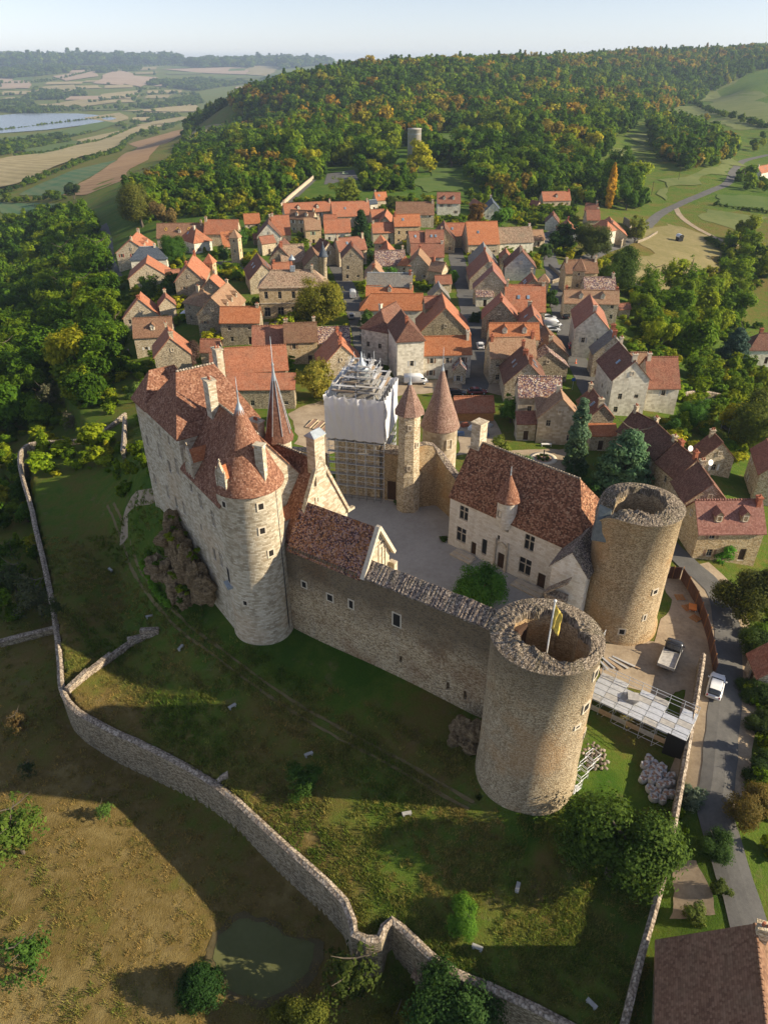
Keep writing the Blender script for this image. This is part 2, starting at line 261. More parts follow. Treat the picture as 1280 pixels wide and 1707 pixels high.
CP=[(0.0,94.7,1.2),(-21.0,134.4,0.6),(-27.7,137.9,0.4),(-36.8,138.8,0.0),(-44.6,144.2,-1.0),(-8.0,102.4,1.0),(9.9,100.5,1.0),(18.9,76.0,0.5),(0.0,151.3,0.3),(0.0,185.4,0.0),(0.0,219.3,0.0),(0.0,284.2,0.0),(0.0,369.3,1.0),(-37.2,286.5,-0.5),(-44.6,221.0,-0.5),(-43.0,154.5,-1.0),(-32.7,152.0,0.0),(-70.8,341.3,-2.0),(-90.1,282.2,-4.0),(-56.6,192.9,-2.5),(-73.5,200.4,-5.0),(-60.4,164.3,-5.0),(-103.5,271.3,-8.0),(49.2,288.8,-1.0),(20.6,167.4,0.0),(35.5,152.0,0.0),(31.0,232.9,0.0),(48.0,185.4,0.0),(42.4,146.3,-0.5),(56.5,148.7,-1.5),(71.5,238.6,-1.5),(102.6,357.3,-5.0),(83.9,411.7,-3.0),(62.5,138.2,-2.5),(58.1,110.8,-1.5),(123.4,307.9,-10.0),(131.2,364.0,-9.0),(156.2,343.8,-13.0),(155.7,429.8,-9.0),(109.5,340.4,-7.0),(90.7,259.2,-7.0),(128.4,285.5,-14.0),(140.8,263.6,-17.0),(107.0,221.3,-12.0),(102.5,181.4,-12.0),(87.3,206.3,-7.0),(74.4,137.5,-5.0),(68.5,110.8,-4.0),(46.7,82.1,0.0),(47.8,76.0,-0.5),(47.1,64.9,-1.0),(38.5,58.9,0.0),(33.7,46.6,0.0),(37.6,43.9,-1.0),(29.9,34.9,-1.0),(28.4,25.9,-2.0),(40.9,80.3,0.3),(33.7,65.8,0.2),(28.6,56.2,0.0),(29.5,50.2,-0.8),(-15.7,65.4,0.0),(-11.9,68.7,0.0),(-2.9,61.8,0.0),(4.1,57.1,0.0),(10.6,53.8,-0.2),(13.5,42.6,-0.5),(21.8,45.1,-0.8),(-23.2,64.9,-1.0),(-33.0,78.0,-2.2),(-40.2,93.3,-2.5),(-25.7,77.3,0.5),(-35.0,87.5,1.5),(-32.1,88.1,8.0),(-39.3,105.8,6.0),(-40.2,100.3,4.5),(-39.6,94.0,0.5),(-47.5,109.9,-1.0),(-49.4,105.9,-3.5),(-61.3,116.9,-5.0),(-44.2,80.0,-3.8),(-38.3,63.6,-3.8),(-23.2,54.5,-3.0),(-13.0,55.8,-1.5),(-11.8,46.0,-3.0),(-2.3,39.0,-3.2),(-2.5,47.8,-1.5),(6.2,38.4,-2.2),(8.3,31.2,-3.8),(14.6,38.3,-2.0),(18.4,30.2,-3.6),(21.9,35.7,-2.5),(14.3,27.3,-4.2),(29.4,39.4,-1.0),(-47.9,70.8,-4.0),(-42.8,53.4,-4.0),(-36.3,59.2,-3.6),(-22.9,49.8,-3.4),(-11.8,42.8,-3.5),(-4.7,37.4,-3.7),(-32.6,39.5,-4.3),(-19.2,33.9,-4.5),(-11.9,34.1,-4.8),(-33.0,29.9,-5.5),(-4.3,29.6,-5.0),(3.2,29.5,-4.6),(11.1,28.7,-4.3),(-67.6,106.4,-6.5),(-54.1,87.5,-5.0),(-88.4,147.4,-11.0),(-81.5,164.2,-8.0),(-109.8,196.4,-15.0),(-103.9,218.7,-19.0),(-141.8,269.1,-28.0),(-133.4,308.1,-20.0),(-235.9,476.7,-42.0),(-153.1,385.1,-22.0),(-152.6,416.0,-16.0),(-304.8,597.4,-50.0),(-297.6,649.1,-50.0),(-443.5,895.1,-60.0),(-307.2,763.0,-42.0),(-505.4,1144.4,-62.0),(-315.4,941.4,-40.0),(-621.1,1277.1,-72.0),(-300.8,1180.7,-34.0),(-210.3,1176.6,-22.0),(-189.9,807.8,-20.0),(-149.6,491.3,-12.0),(-109.2,451.5,-6.0),(-62.0,418.3,-1.0),(-88.1,609.1,-4.0),(-34.9,572.2,0.0),(-1018.6,2350.0,-119.0),(-1153.6,2200.0,-116.0),(-983.0,2700.0,-120.0),(-1246.2,2900.0,-120.0),(-882.5,2700.0,-119.0),(-632.7,2500.0,-114.0),(-461.7,2000.0,-80.0),(-1642.7,3000.0,-120.0),(-693.6,1700.0,-100.0),(-440.1,1500.0,-70.0),(-318.8,1250.0,-42.0),(-566.1,3200.0,-112.0),(-1163.8,3600.0,-115.0),(-1874.4,4000.0,-112.0),(-950.4,4500.0,-95.0),(-2029.3,5200.0,-55.0),(-1575.9,5600.0,-50.0),(-2982.0,6500.0,0.0),(-1705.3,7000.0,0.0),(-2111.8,6000.0,-15.0),(-755.1,5500.0,-60.0),(-3882.4,8500.0,40.0),(-2134.9,8800.0,42.0),(-849.3,8500.0,40.0),(-446.3,3200.0,-90.0),(0.0,7000.0,30.0),(0.0,9500.0,52.0),(1668.7,9000.0,50.0),(3591.6,9000.0,60.0),(-5704.2,12500.0,48.0),(-3030.0,12500.0,50.0),(0.0,13000.0,62.0),(1481.7,13000.0,66.0),(4261.2,13000.0,60.0),(-1751.3,2500.0,-119.0),(-3404.9,5000.0,-70.0),(-6037.2,9000.0,40.0),(6157.0,9000.0,60.0),(8893.0,13000.0,60.0),(-8714.1,13000.0,45.0),(0.0,700.0,4.9),(-47.2,800.0,3.9),(0.0,1000.0,18.3),(64.0,720.0,3.7),(0.0,1350.0,47.6),(-130.6,1300.0,33.4),(-190.2,1250.0,14.7),(-237.3,1250.0,-1.0),(-276.5,1250.0,-18.9),(253.7,1700.0,54.6),(160.1,1050.0,16.8),(186.6,700.0,4.9),(325.4,1250.0,18.6),(622.9,2000.0,68.9),(963.6,2200.0,77.5),(630.1,1550.0,1.9),(242.4,800.0,3.3),(243.7,600.0,-3.8),(260.9,760.0,0.2),(216.3,700.0,-1.9),(653.4,1500.0,17.4),(432.5,1150.0,-1.4),(472.0,1000.0,6.9),(367.1,800.0,-8.4),(275.8,600.0,-9.2),(205.2,500.0,-6.2),(231.1,470.0,-8.8),(827.6,1500.0,17.4),(1316.6,2300.0,91.5),(278.8,470.0,-10.8),(0.0,1900.0,9.0),(772.0,3000.0,16.6),(-299.7,1700.0,-55.8),(-263.1,1900.0,-56.4),(-122.0,2100.0,-50.5),(-60.0,0.0,-5.0),(0.0,0.0,-6.0),(40.0,0.0,-3.0),(-90.0,60.0,-9.0),(60.0,30.0,-1.0),(-40.0,-40.0,-10.0),(60.0,-40.0,-3.0),(80.0,60.0,-1.0),(-150.0,0.0,-22.0),(150.0,0.0,-6.0),(0.0,-45.0,-8.0)]
WALL=[(-55.37,140.63,-2.5),(-61.01,132.48,-4.6),(-74.26,131.14,-6.0),(-61.13,105.08,-5.5),(-52.68,89.51,-5.0),(-46.06,76.85,-4.5),(-41.93,68.19,-4.2),(-39.59,62.95,-4.0),(-37.11,59.84,-4.0),(-32.28,56.73,-3.8),(-25.32,53.15,-3.6),(-17.3,48.37,-3.5),(-10.16,42.28,-3.5),(-3.33,36.23,-3.6),(-2.36,33.44,-3.8),(-0.53,33.08,-3.8),(0.82,34.7,-3.8),(5.2,31.03,-4.0),(10.11,28.96,-4.2),(15.63,26.39,-4.4),(20.52,23.26,-4.5)]
def _uv(x, y):
    d = np.maximum(y + 90.0, 20.0)
    return x / d * 2.2, np.log(d / 100.0)
def _tps(r2): return np.where(r2 > 1e-12, r2 * np.log(np.maximum(r2, 1e-12)), 0.0)
_c = np.array(CP, float); _cu, _cv = _uv(_c[:, 0], _c[:, 1]); _n = len(_c)
_K = _tps((_cu[:, None] - _cu[None]) ** 2 + (_cv[:, None] - _cv[None]) ** 2) + np.eye(_n) * 2e-4
_Pm = np.stack([np.ones(_n), _cu, _cv], 1)
_A = np.block([[_K, _Pm], [_Pm.T, np.zeros((3, 3))]])
_W = np.linalg.solve(_A, np.concatenate([_c[:, 2], np.zeros(3)]))
_wl = np.array(WALL, float)
def wall_side(x, y):
    """signed distance to the retaining wall line: > 0 on the low, outer side"""
    best = np.full(x.shape, 1e9); sgn = np.zeros(x.shape); par = np.zeros(x.shape)
    for i in range(len(_wl) - 1):
        ax, ay = _wl[i, :2]; bx, by = _wl[i + 1, :2]; dx, dy = bx - ax, by - ay; L2 = dx * dx + dy * dy
        t = np.clip(((x - ax) * dx + (y - ay) * dy) / L2, 0, 1)
        d = np.hypot(x - ax - t * dx, y - ay - t * dy)
        s = dx * (y - ay) - dy * (x - ax)
        m = d < best - 1e-6; best[m] = d[m]; sgn[m] = np.where(s[m] < 0, 1, -1); par[m] = i + t[m]
    return best * sgn, par
def _sm(a, b, t):
    t = np.clip((t - a) / (b - a), 0, 1); return t * t * (3 - 2 * t)
def terrain(x, y):
    x = np.atleast_1d(np.asarray(x, float)).ravel(); y = np.atleast_1d(np.asarray(y, float)).ravel(); out = np.empty(x.shape)
    for k in range(0, len(x), 20000):
        a, b = x[k:k + 20000], y[k:k + 20000]; u, v = _uv(a, b)
        z = _W[_n] + _W[_n + 1] * u + _W[_n + 2] * v
        z = z + _tps((u[:, None] - _cu[None]) ** 2 + (v[:, None] - _cv[None]) ** 2) @ _W[:_n]
        near = (b < 170) & (np.abs(a) < 150)
        if near.any():
            sd, par = wall_side(a[near], b[near])
            z[near] -= 5.0 * _sm(0.0, 0.35, sd) * _sm(0.0, 1.5, par) * (1 - _sm(40, 75, sd) * (b[near] > 95))
        out[k:k + 20000] = z
    return out
def tz(x, y): return float(terrain([x], [y])[0])
FIELDS=[('green_field',[(-385.6,769.9),(-275.9,664.1),(-256.2,589.0),(-298.6,584.1)],'fgreen'),('green_field',[(-375.6,793.0),(-300.7,721.6),(-311.6,870.0),(-333.3,984.8),(-368.1,923.9)],'fgreen'),('ploughed_field',[(-299.4,718.1),(-260.0,674.3),(-230.9,696.6),(-286.8,969.6),(-534.7,2209.0),(-540.8,1691.4),(-338.7,1006.0),(-297.2,787.5)],'fplough'),('stubble_field',[(-428.7,863.1),(-410.1,868.4),(-461.9,1356.8),(-608.1,1875.5),(-722.2,2699.8),(-800.2,2692.5),(-776.1,2027.0),(-596.6,1225.2)],'fstubble'),('stubble_field',[(-260.7,1015.2),(-293.3,1227.7),(-207.6,1190.9),(-190.1,1163.5),(-237.8,1133.3)],'fpale'),('far_field',[(-2256.3,5678.5),(-2178.5,6195.6),(-1955.6,5719.7),(-2028.6,5301.1)],'fpink'),('far_field',[(-1807.0,5152.2),(-2056.9,6519.7),(-1809.9,6065.9),(-1600.8,5083.1)],'fpink'),('far_field',[(-1641.4,5218.0),(-1783.8,5930.8),(-1586.1,5871.5),(-1465.8,4993.2)],'fpink'),('far_field',[(-1840.2,6941.4),(-1264.0,7518.6),(-1046.9,6330.7),(-1454.0,6531.3)],'fpink'),('far_field',[(-1046.9,6330.7),(-1195.8,7780.3),(-899.6,7397.4),(-854.3,6086.6)],'fpale'),('far_field',[(-2547.3,5521.0),(-2318.0,5399.8),(-2061.5,4816.8),(-2241.6,4828.3)],'fpink'),('far_field',[(-2017.6,4928.6),(-1883.2,5052.6),(-1713.0,4546.4),(-1966.1,4665.7)],'fpale'),('far_field',[(-1594.4,3679.0),(-1494.0,4175.5),(-1290.5,3916.4),(-1378.6,3537.0)],'fpale'),('far_field',[(-1520.1,4441.3),(-1407.2,4724.0),(-1259.7,4155.3),(-1448.3,4175.6)],'fstubble'),('far_field',[(-1119.2,3025.8),(-1079.4,3327.9),(-937.9,2980.7),(-927.3,2776.6)],'fpale'),('far_field',[(-1059.6,3469.1),(-891.2,3860.9),(-781.5,3422.6),(-1109.5,3424.8)],'fstubble'),('far_field',[(-1033.1,2152.6),(-975.2,2467.5),(-968.6,3008.7),(-890.9,2778.8),(-861.7,2169.9),(-889.1,1842.2)],'fgrass'),('far_field',[(-818.5,2588.9),(-790.9,3146.9),(-718.2,3134.2),(-751.8,2735.9)],'fpale'),('far_field',[(-703.6,1951.5),(-779.6,2523.4),(-750.6,2520.5),(-624.3,1804.1)],'fstubble'),('far_field',[(-792.3,1748.2),(-787.4,2016.0),(-708.1,1922.6),(-577.8,1312.6)],'fgrass'),('meadow',[(120.3,355.6),(147.6,395.2),(156.1,383.4),(156.2,343.8),(142.9,313.3),(111.2,272.4),(90.0,255.7),(101.4,305.1)],'fmeadow'),('meadow',[(182.8,437.1),(211.8,418.3),(185.2,357.9),(176.1,377.5),(171.1,408.9)],'fmeadow2'),('meadow',[(204.8,473.8),(235.4,471.3),(218.3,433.0),(193.3,448.3)],'fgrass'),('meadow',[(401.2,1169.3),(570.3,1531.3),(857.7,1873.4),(623.7,1337.2),(451.4,1083.5),(343.0,933.4)],'fmeadow2'),('meadow',[(387.5,968.1),(567.3,1210.5),(421.0,882.9),(380.4,887.8)],'fmeadow2'),('meadow',[(44.8,730.5),(96.3,783.5),(82.4,676.7),(48.7,613.6),(40.3,628.0)],'fgrass'),('meadow',[(17.6,454.4),(25.6,513.8),(53.8,532.8),(47.6,466.8),(37.6,432.2),(19.5,417.7)],'fgrass'),('meadow',[(163.7,590.2),(228.5,764.0),(267.8,816.1),(232.3,686.4),(174.9,565.6)],'fmeadow2'),('meadow',[(180.8,515.4),(297.8,682.4),(269.8,606.3),(206.8,504.3),(166.9,454.0)],'fmeadow2'),('meadow',[(-100.6,444.6),(-73.6,451.6),(-66.9,429.3),(-91.5,417.0)],'fgrass'),('far_field',[(-1699.3,3630.0),(-1636.0,3670.7),(-1719.6,3862.5),(-1794.5,3838.1)],'fgrass'),('far_field',[(-1617.4,6229.2),(-1392.5,6388.5),(-1437.4,6641.7),(-1675.0,6491.3)],'fmeadow2'),('far_field',[(-2090.2,6290.4),(-2002.5,6483.7),(-2133.4,6847.5),(-2231.6,6663.0)],'fmeadow2'),('far_field',[(-1054.2,5954.8),(-875.9,5953.8),(-871.4,6088.3),(-1056.3,6106.0)],'fmeadow2'),('far_field',[(-1413.2,5088.5),(-1289.8,5169.1),(-1289.7,5296.1),(-1418.3,5220.4)],'fpink'),('far_field',[(-806.1,5591.1),(-652.0,5536.7),(-641.7,5707.2),(-801.8,5776.4)],'fmeadow2'),('far_field',[(-1100.3,3829.5),(-1015.8,3875.0),(-1020.3,4020.3),(-1111.8,3986.5)],'fpale'),('far_field',[(-1831.0,6070.3),(-1713.8,6239.8),(-1742.5,6505.0),(-1869.6,6342.2)],'fpale'),('far_field',[(-1633.3,4833.4),(-1495.4,4933.7),(-1545.3,5148.3),(-1688.1,5040.8)],'fstubble'),('far_field',[(-2790.9,5769.3),(-2580.6,5770.5),(-2674.3,5961.3),(-2898.6,5975.8)],'fpale'),('far_field',[(-1310.1,3894.8),(-1196.6,3951.3),(-1268.8,4127.6),(-1391.0,4081.4)],'fstubble'),('far_field',[(-2064.7,5050.0),(-1857.5,5099.8),(-1895.4,5272.1),(-2111.6,5226.5)],'fstubble'),('far_field',[(-1217.6,5842.8),(-1078.3,5903.8),(-1076.9,6100.8),(-1224.9,6057.5)],'fgrass'),('far_field',[(-1800.0,4184.9),(-1703.2,4189.8),(-1761.1,4281.4),(-1861.3,4279.8)],'fpale'),('far_field',[(-2387.9,5334.2),(-2272.4,5378.2),(-2341.1,5620.4),(-2469.0,5591.3)],'fgrass'),('far_field',[(-2256.8,5997.2),(-2097.3,6112.3),(-2201.7,6447.7),(-2364.3,6312.0)],'fpink'),('far_field',[(-1427.6,5729.0),(-1316.7,5818.2),(-1305.5,6020.6),(-1424.5,5943.5)],'fpale'),('far_field',[(-1279.1,5221.9),(-1088.0,5293.7),(-1078.6,5424.9),(-1277.1,5361.6)],'fgrass'),('far_field',[(-902.5,4990.1),(-766.5,4973.4),(-765.6,5119.6),(-906.3,5142.8)],'fpink'),('far_field',[(-717.0,4771.7),(-136.1,1234.3),(-140.2,1264.3),(-769.1,5100.8)],'fpink'),('far_field',[(-2964.2,6672.4),(-2881.4,6718.7),(-3052.5,7059.9),(-3142.2,7018.3)],'fmeadow2'),('far_field',[(-963.6,3183.5),(-835.9,3253.6),(-850.1,3420.0),(-990.6,3367.2)],'fpale'),('far_field',[(-1304.0,4546.4),(-1133.9,4632.4),(-1175.5,4841.6),(-1353.0,4751.7)],'fstubble'),('far_field',[(-2062.5,4421.2),(-1868.0,4453.1),(-1919.7,4658.1),(-2126.9,4634.0)],'fstubble'),('far_field',[(-1807.6,7050.7),(-1679.5,7206.9),(-1724.1,7652.2),(-1867.6,7512.7)],'fgrass'),('far_field',[(-1261.4,6751.2),(-1135.0,6818.9),(-1162.5,7180.6),(-1298.6,7126.2)],'fgrass'),('far_field',[(-1895.2,5234.0),(-1805.3,5285.6),(-1817.3,5402.5),(-1908.9,5348.8)],'fstubble'),('far_field',[(-2537.5,5816.8),(-2327.1,5850.7),(-2391.0,6161.7),(-2616.3,6135.7)],'fgrass'),('far_field',[(-2611.0,6663.4),(-2489.6,6803.2),(-2734.4,7433.5),(-2862.2,7270.6)],'fpale'),('far_field',[(-1584.6,4084.2),(-1405.9,4123.3),(-1456.3,4332.6),(-1643.9,4292.5)],'fpink'),('far_field',[(-1939.8,6642.0),(-1858.2,6845.5),(-1976.0,7404.3),(-2072.1,7210.0)],'fpale'),('far_field',[(-1622.2,3655.7),(-1504.3,3676.4),(-1546.7,3855.1),(-1677.8,3851.2)],'fstubble'),('far_field',[(-924.7,5445.9),(-811.7,5478.5),(-800.0,5708.1),(-922.1,5701.5)],'fgrass'),('far_field',[(-1265.7,3436.4),(-1105.7,3485.6),(-1155.7,3670.0),(-1330.0,3635.5)],'fmeadow2'),('far_field',[(-1753.8,4781.0),(-1647.6,4843.8),(-1731.4,5020.3),(-1844.6,4965.8)],'fstubble'),('far_field',[(-2211.1,4763.8),(-2127.7,4786.8),(-2176.2,4904.8),(-2265.0,4889.0)],'fpale'),('far_field',[(-1222.1,4183.0),(-1115.8,4252.3),(-1145.5,4478.3),(-1260.1,4414.3)],'fpale'),('far_field',[(-1950.5,4180.4),(-1826.8,4189.9),(-1827.7,4282.6),(-1957.2,4280.3)],'fstubble'),('far_field',[(-1096.5,5372.1),(-969.3,5432.4),(-996.6,5666.2),(-1131.8,5617.1)],'fpink'),('far_field',[(-1785.0,4417.4),(-1683.6,4445.5),(-1700.2,4590.7),(-1805.9,4564.6)],'fmeadow2'),('far_field',[(-892.9,2865.4),(-842.8,2934.2),(-888.0,3138.0),(-947.1,3082.3)],'fstubble')]
ROADS=[('lane',[(42.6,88.5),(44.2,82.6),(46.2,77.5),(44.8,70.8),(42.3,64.1),(37.8,54.5),(34.1,46.6),(32.3,42.8),(32.1,38.6),(31.7,34.9),(31.3,30.1)],3.4,'asphalt',0.14),('lane_verge',[(44.2,82.6),(45.8,77.4),(44.2,70.7),(41.7,64.0),(37.1,54.5),(33.5,46.7),(32.0,43.8)],7.5,'sand',0.09),('street',[(0.0,145.0),(-3.7,167.1),(-6.6,193.0),(-9.8,219.4),(-13.4,242.2),(-17.4,265.7)],5.5,'asphalt',0.06),('street',[(-10.6,146.4),(0.0,147.7),(8.1,149.6),(21.7,151.0),(30.4,146.6)],8,'sand',0.04),('street',[(20.0,148.1),(23.1,167.3),(24.7,187.7),(25.5,212.7),(26.3,244.6),(27.4,280.5),(29.2,307.5)],5.8,'asphalt',0.08),('street',[(46.2,142.8),(47.0,157.2),(47.9,172.4),(49.6,192.8),(53.2,218.3),(58.1,249.5),(64.1,286.8),(68.3,317.0),(77.2,339.1)],5.2,'asphalt',0.07),('country_road',[(61.2,264.8),(70.1,271.8),(89.5,306.4),(107.6,333.8),(126.2,367.4),(151.9,418.3),(176.9,452.0),(202.3,482.0),(228.9,518.0),(261.2,585.7),(305.8,670.0),(352.3,726.4)],5.5,'asphalt',0.1),('track',[(167.3,439.1),(161.9,413.3),(161.1,388.6),(165.0,366.4),(172.7,356.0),(179.3,344.7)],3,'sand',0.1),('lane',[(-97.1,264.9),(-116.8,313.6),(-143.5,387.8),(-162.0,435.1)],4.5,'asphalt',0.08),('country_road',[(-51.6,386.3),(-47.7,438.6),(-44.7,483.5)],6,'asphalt',0.1),('footpath',[(-33.6,91.0),(-38.1,95.4),(-41.4,98.2),(-42.3,97.8),(-41.9,94.2)],1.5,'sand',0.06),('lane',[(-64.2,265.5),(-59.4,270.9),(-51.1,258.9)],5,'asphalt',0.08)]
PATCHES=[('parking_area',[(-37.2,509.6),(-20.1,524.9),(-15.4,475.1),(-35.5,459.0)],'asphalt',0.1),('gravel_yard',[(39.0,80.2),(44.2,82.6),(42.9,75.2),(39.3,64.3),(35.7,58.9),(32.2,57.6),(25.4,60.0),(26.9,66.0),(34.0,66.8),(39.0,75.0)],'sand',0.05),('gravel_yard',[(27.1,38.6),(29.1,38.6),(29.0,33.7),(25.2,33.8)],'sand',0.05),('terrace_garden',[(21.9,118.6),(36.5,120.7),(33.7,108.7),(26.4,103.2),(22.9,107.2)],'sand',0.05),('building_site',[(14.2,134.8),(22.3,135.1),(21.5,119.8),(13.2,115.8)],'sand',0.05),('square_ground',[(-19.8,134.5),(-10.7,148.1),(0.0,147.7),(1.2,131.8),(-11.0,115.2),(-16.8,118.8)],'sand',0.04),('forecourt',[(-33.8,197.6),(-18.9,201.3),(-16.6,193.1),(-32.1,186.1)],'sand',0.05),('pond',[(-16.1,34.0),(-16.0,36.1),(-14.2,37.6),(-11.8,37.3),(-6.6,35.2),(-7.0,33.0),(-10.9,30.8),(-14.3,31.6)],'pond',0.07)]
RUTS=[[(-46.3,103.8),(-40.8,93.8),(-35.3,83.3),(-28.4,74.2),(-17.7,63.7),(-5.4,54.5),(3.8,48.4),(9.0,44.6)],[(-47.8,104.5),(-42.2,94.3),(-36.9,84.4),(-29.2,73.4),(-18.2,62.6),(-6.0,53.6),(3.1,47.6),(8.4,43.9)]]
LAKE=[(-1626.0,3146.2),(-1503.0,3182.2),(-1465.8,3314.7),(-1238.8,3295.1),(-1068.5,3146.2),(-980.1,2977.3),(-987.2,2713.6),(-1039.5,2491.4),(-1128.9,2361.7),(-1214.6,2321.3)]
DRY=[(-32.61,39.5,0.9),(-19.69,36.03,0.85),(-31.25,55.97,0.75),(-47.88,70.81,0.6),(-11.78,42.22,0.8),(-41.13,49.53,0.8),(-4.61,35.85,0.7),(-21.39,31.47,0.9),(-24.68,61.09,0.5),(-12.55,52.07,0.62),(-39.0,81.72,0.45),(-55.04,106.1,0.4),(-2.7,54.99,0.5),(3.87,50.87,0.6),(0.59,41.54,0.25),(9.25,40.9,0.5),(14.61,38.27,0.55),(5.79,32.18,0.4),(18.62,31.07,0.35),(14.04,42.33,0.05),(-2.88,61.84,0.08),(-12.15,67.19,0.05),(21.8,45.12,0.1),(-25.37,75.47,0.1),(-35.37,90.43,0.15),(28.62,47.37,0.3),(-103.86,218.56,0.2),(0.0,219.26,0.3),(127.22,318.68,0.7),(95.6,194.0,0.2),(174.67,391.2,0.5),(227.57,487.9,0.15),(0.0,625.71,0.1),(201.12,665.65,0.3),(504.66,1226.87,0.2),(727.84,1597.61,0.2),(381.87,835.5,0.25),(204.14,519.21,0.3),(-613.06,1393.7,0.5),(-358.76,1075.1,0.5),(-1306.01,3628.59,0.4),(36.71,476.2,0.1),(-88.67,324.29,0.2),(28.14,54.6,0.5),(31.94,40.36,0.3)]
# ------------------------------------------------------------------ ground
def grid_mesh(name, X, Y, Zz, mat):
    ny, nx = X.shape; me = bpy.data.meshes.new(name)
    co = np.stack([X.ravel(), Y.ravel(), Zz.ravel()], 1); i = np.arange(nx * ny).reshape(ny, nx)
    q = np.stack([i[:-1, :-1], i[:-1, 1:], i[1:, 1:], i[1:, :-1]], -1).reshape(-1, 4)
    me.vertices.add(len(co)); me.vertices.foreach_set('co', co.astype('f').ravel()); me.loops.add(q.size); me.loops.foreach_set('vertex_index', q.ravel().astype('i'))
    me.polygons.add(len(q)); me.polygons.foreach_set('loop_start', np.arange(0, q.size, 4, dtype='i')); me.polygons.foreach_set('loop_total', np.full(len(q), 4, 'i'))
    me.polygons.foreach_set('use_smooth', np.ones(len(q), bool)); me.update(calc_edges=True); me.materials.append(mat); return me
def ground_mat():
    nb = NB('grass_ground'); P = nb.n('NewGeometry').outputs['Position']; dry = nb.n('Attribute', attribute_name='dry').outputs['Fac']
    a = nb.noise(P, 0.09, 5, 0.65); b = nb.noise(P, 0.55, 5, 0.7); c = nb.noise(P, 3.5, 4, 0.75); far = nb.noise(P, 0.012, 4, 0.6)
    blade = nb.noise(nb.vmath('MULTIPLY', P, (1.0, 0.35, 1.0)), 9.0, 3, 0.8)
    k = nb.math('ADD', dry, nb.math('ADD', nb.math('MULTIPLY', nb.math('SUBTRACT', a, 0.5), 1.1), nb.math('ADD', nb.math('MULTIPLY', nb.math('SUBTRACT', b, 0.5), 0.9), nb.math('MULTIPLY', nb.math('SUBTRACT', far, 0.5), 0.5))))
    col = nb.ramp(k, [(0.0, (0.052, 0.112, 0.014)), (0.3, (0.096, 0.145, 0.021)), (0.55, (0.145, 0.132, 0.032)), (0.75, (0.17, 0.122, 0.040)), (1.0, (0.25, 0.19, 0.075))])
    t = nb.math('ADD', 0.45, nb.math('ADD', nb.math('MULTIPLY', c, 0.6), nb.math('MULTIPLY', blade, 0.5))); col = nb.mix(1.0, col, nb.n('CombineXYZ', {0: t, 1: t, 2: t}).outputs[0], 'MULTIPLY')
    bare = nb.math('MULTIPLY', nb.ramp(nb.noise(nb.vmath('ADD', P, (50, 9, 0)), 0.35, 5, 0.75), [(0.58, (0, 0, 0)), (0.72, (1, 1, 1))]), 0.6)
    col = nb.mix(bare, col, (0.20, 0.15, 0.085)); h = nb.math('ADD', nb.math('MULTIPLY', c, 0.6), blade)
    return nb.finish(col, 0.95, h, 0.9, 0.25, 0.05)
def idw(x, y, pts):
    u, v = _uv(x, y); pu, pv = _uv(pts[:, 0], pts[:, 1]); w = 1.0 / ((u[:, None] - pu) ** 2 + (v[:, None] - pv) ** 2 + 2e-5) ** 1.5
    return (w * pts[:, 2]).sum(1) / w.sum(1)
ys = [-45.0]
while ys[-1] < 14500: ys.append(ys[-1] + ((0.5 if ys[-1] < 72 else 0.9) if 20 < ys[-1] < 120 else max(0.9, (ys[-1] + 90) * 0.0125)))
ys = np.array(ys); us = np.linspace(-0.78, 0.78, 430)
GX, GY = us[None] * (ys[:, None] + 90), np.repeat(ys[:, None], len(us), 1); GZ = terrain(GX.ravel(), GY.ravel()).reshape(GX.shape)
gm = grid_mesh('ground', GX, GY, GZ, ground_mat()); at = gm.attributes.new('dry', 'FLOAT', 'POINT')
_d = np.array(DRY); dv = np.concatenate([idw(GX.ravel()[k:k + 20000], GY.ravel()[k:k + 20000], _d) for k in range(0, GX.size, 20000)])
at.data.foreach_set('value', dv.astype('f')); tag(place('ground', gm), kind='structure')
def surf_mat(name, c1, c2, scale=0.5, rows=None, rough=0.95, crack=0.0):
    nb = NB(name); P = nb.n('NewGeometry').outputs['Position']; f = nb.math('ADD', nb.math('MULTIPLY', nb.noise(P, scale, 5, 0.65), 0.6), nb.math('MULTIPLY', nb.noise(P, scale * 9, 4, 0.7), 0.4))
    if rows:
        ang, w, amt = rows; d = nb.vmath('DOT_PRODUCT', P, (math.cos(ang), math.sin(ang), 0)); d = nb.t.nodes[-1].outputs['Value']
        s_ = nb.math('SINE', nb.math('ADD', nb.math('MULTIPLY', d, 6.283 / w), nb.math('MULTIPLY', nb.noise(P, 0.02, 2), 4.0))); f = nb.math('ADD', f, nb.math('MULTIPLY', s_, amt))
    col = nb.ramp(f, [(0.3, c1), (0.7, c2)]); return nb.finish(col, rough, f, 0.5, 0.05, 0.1)
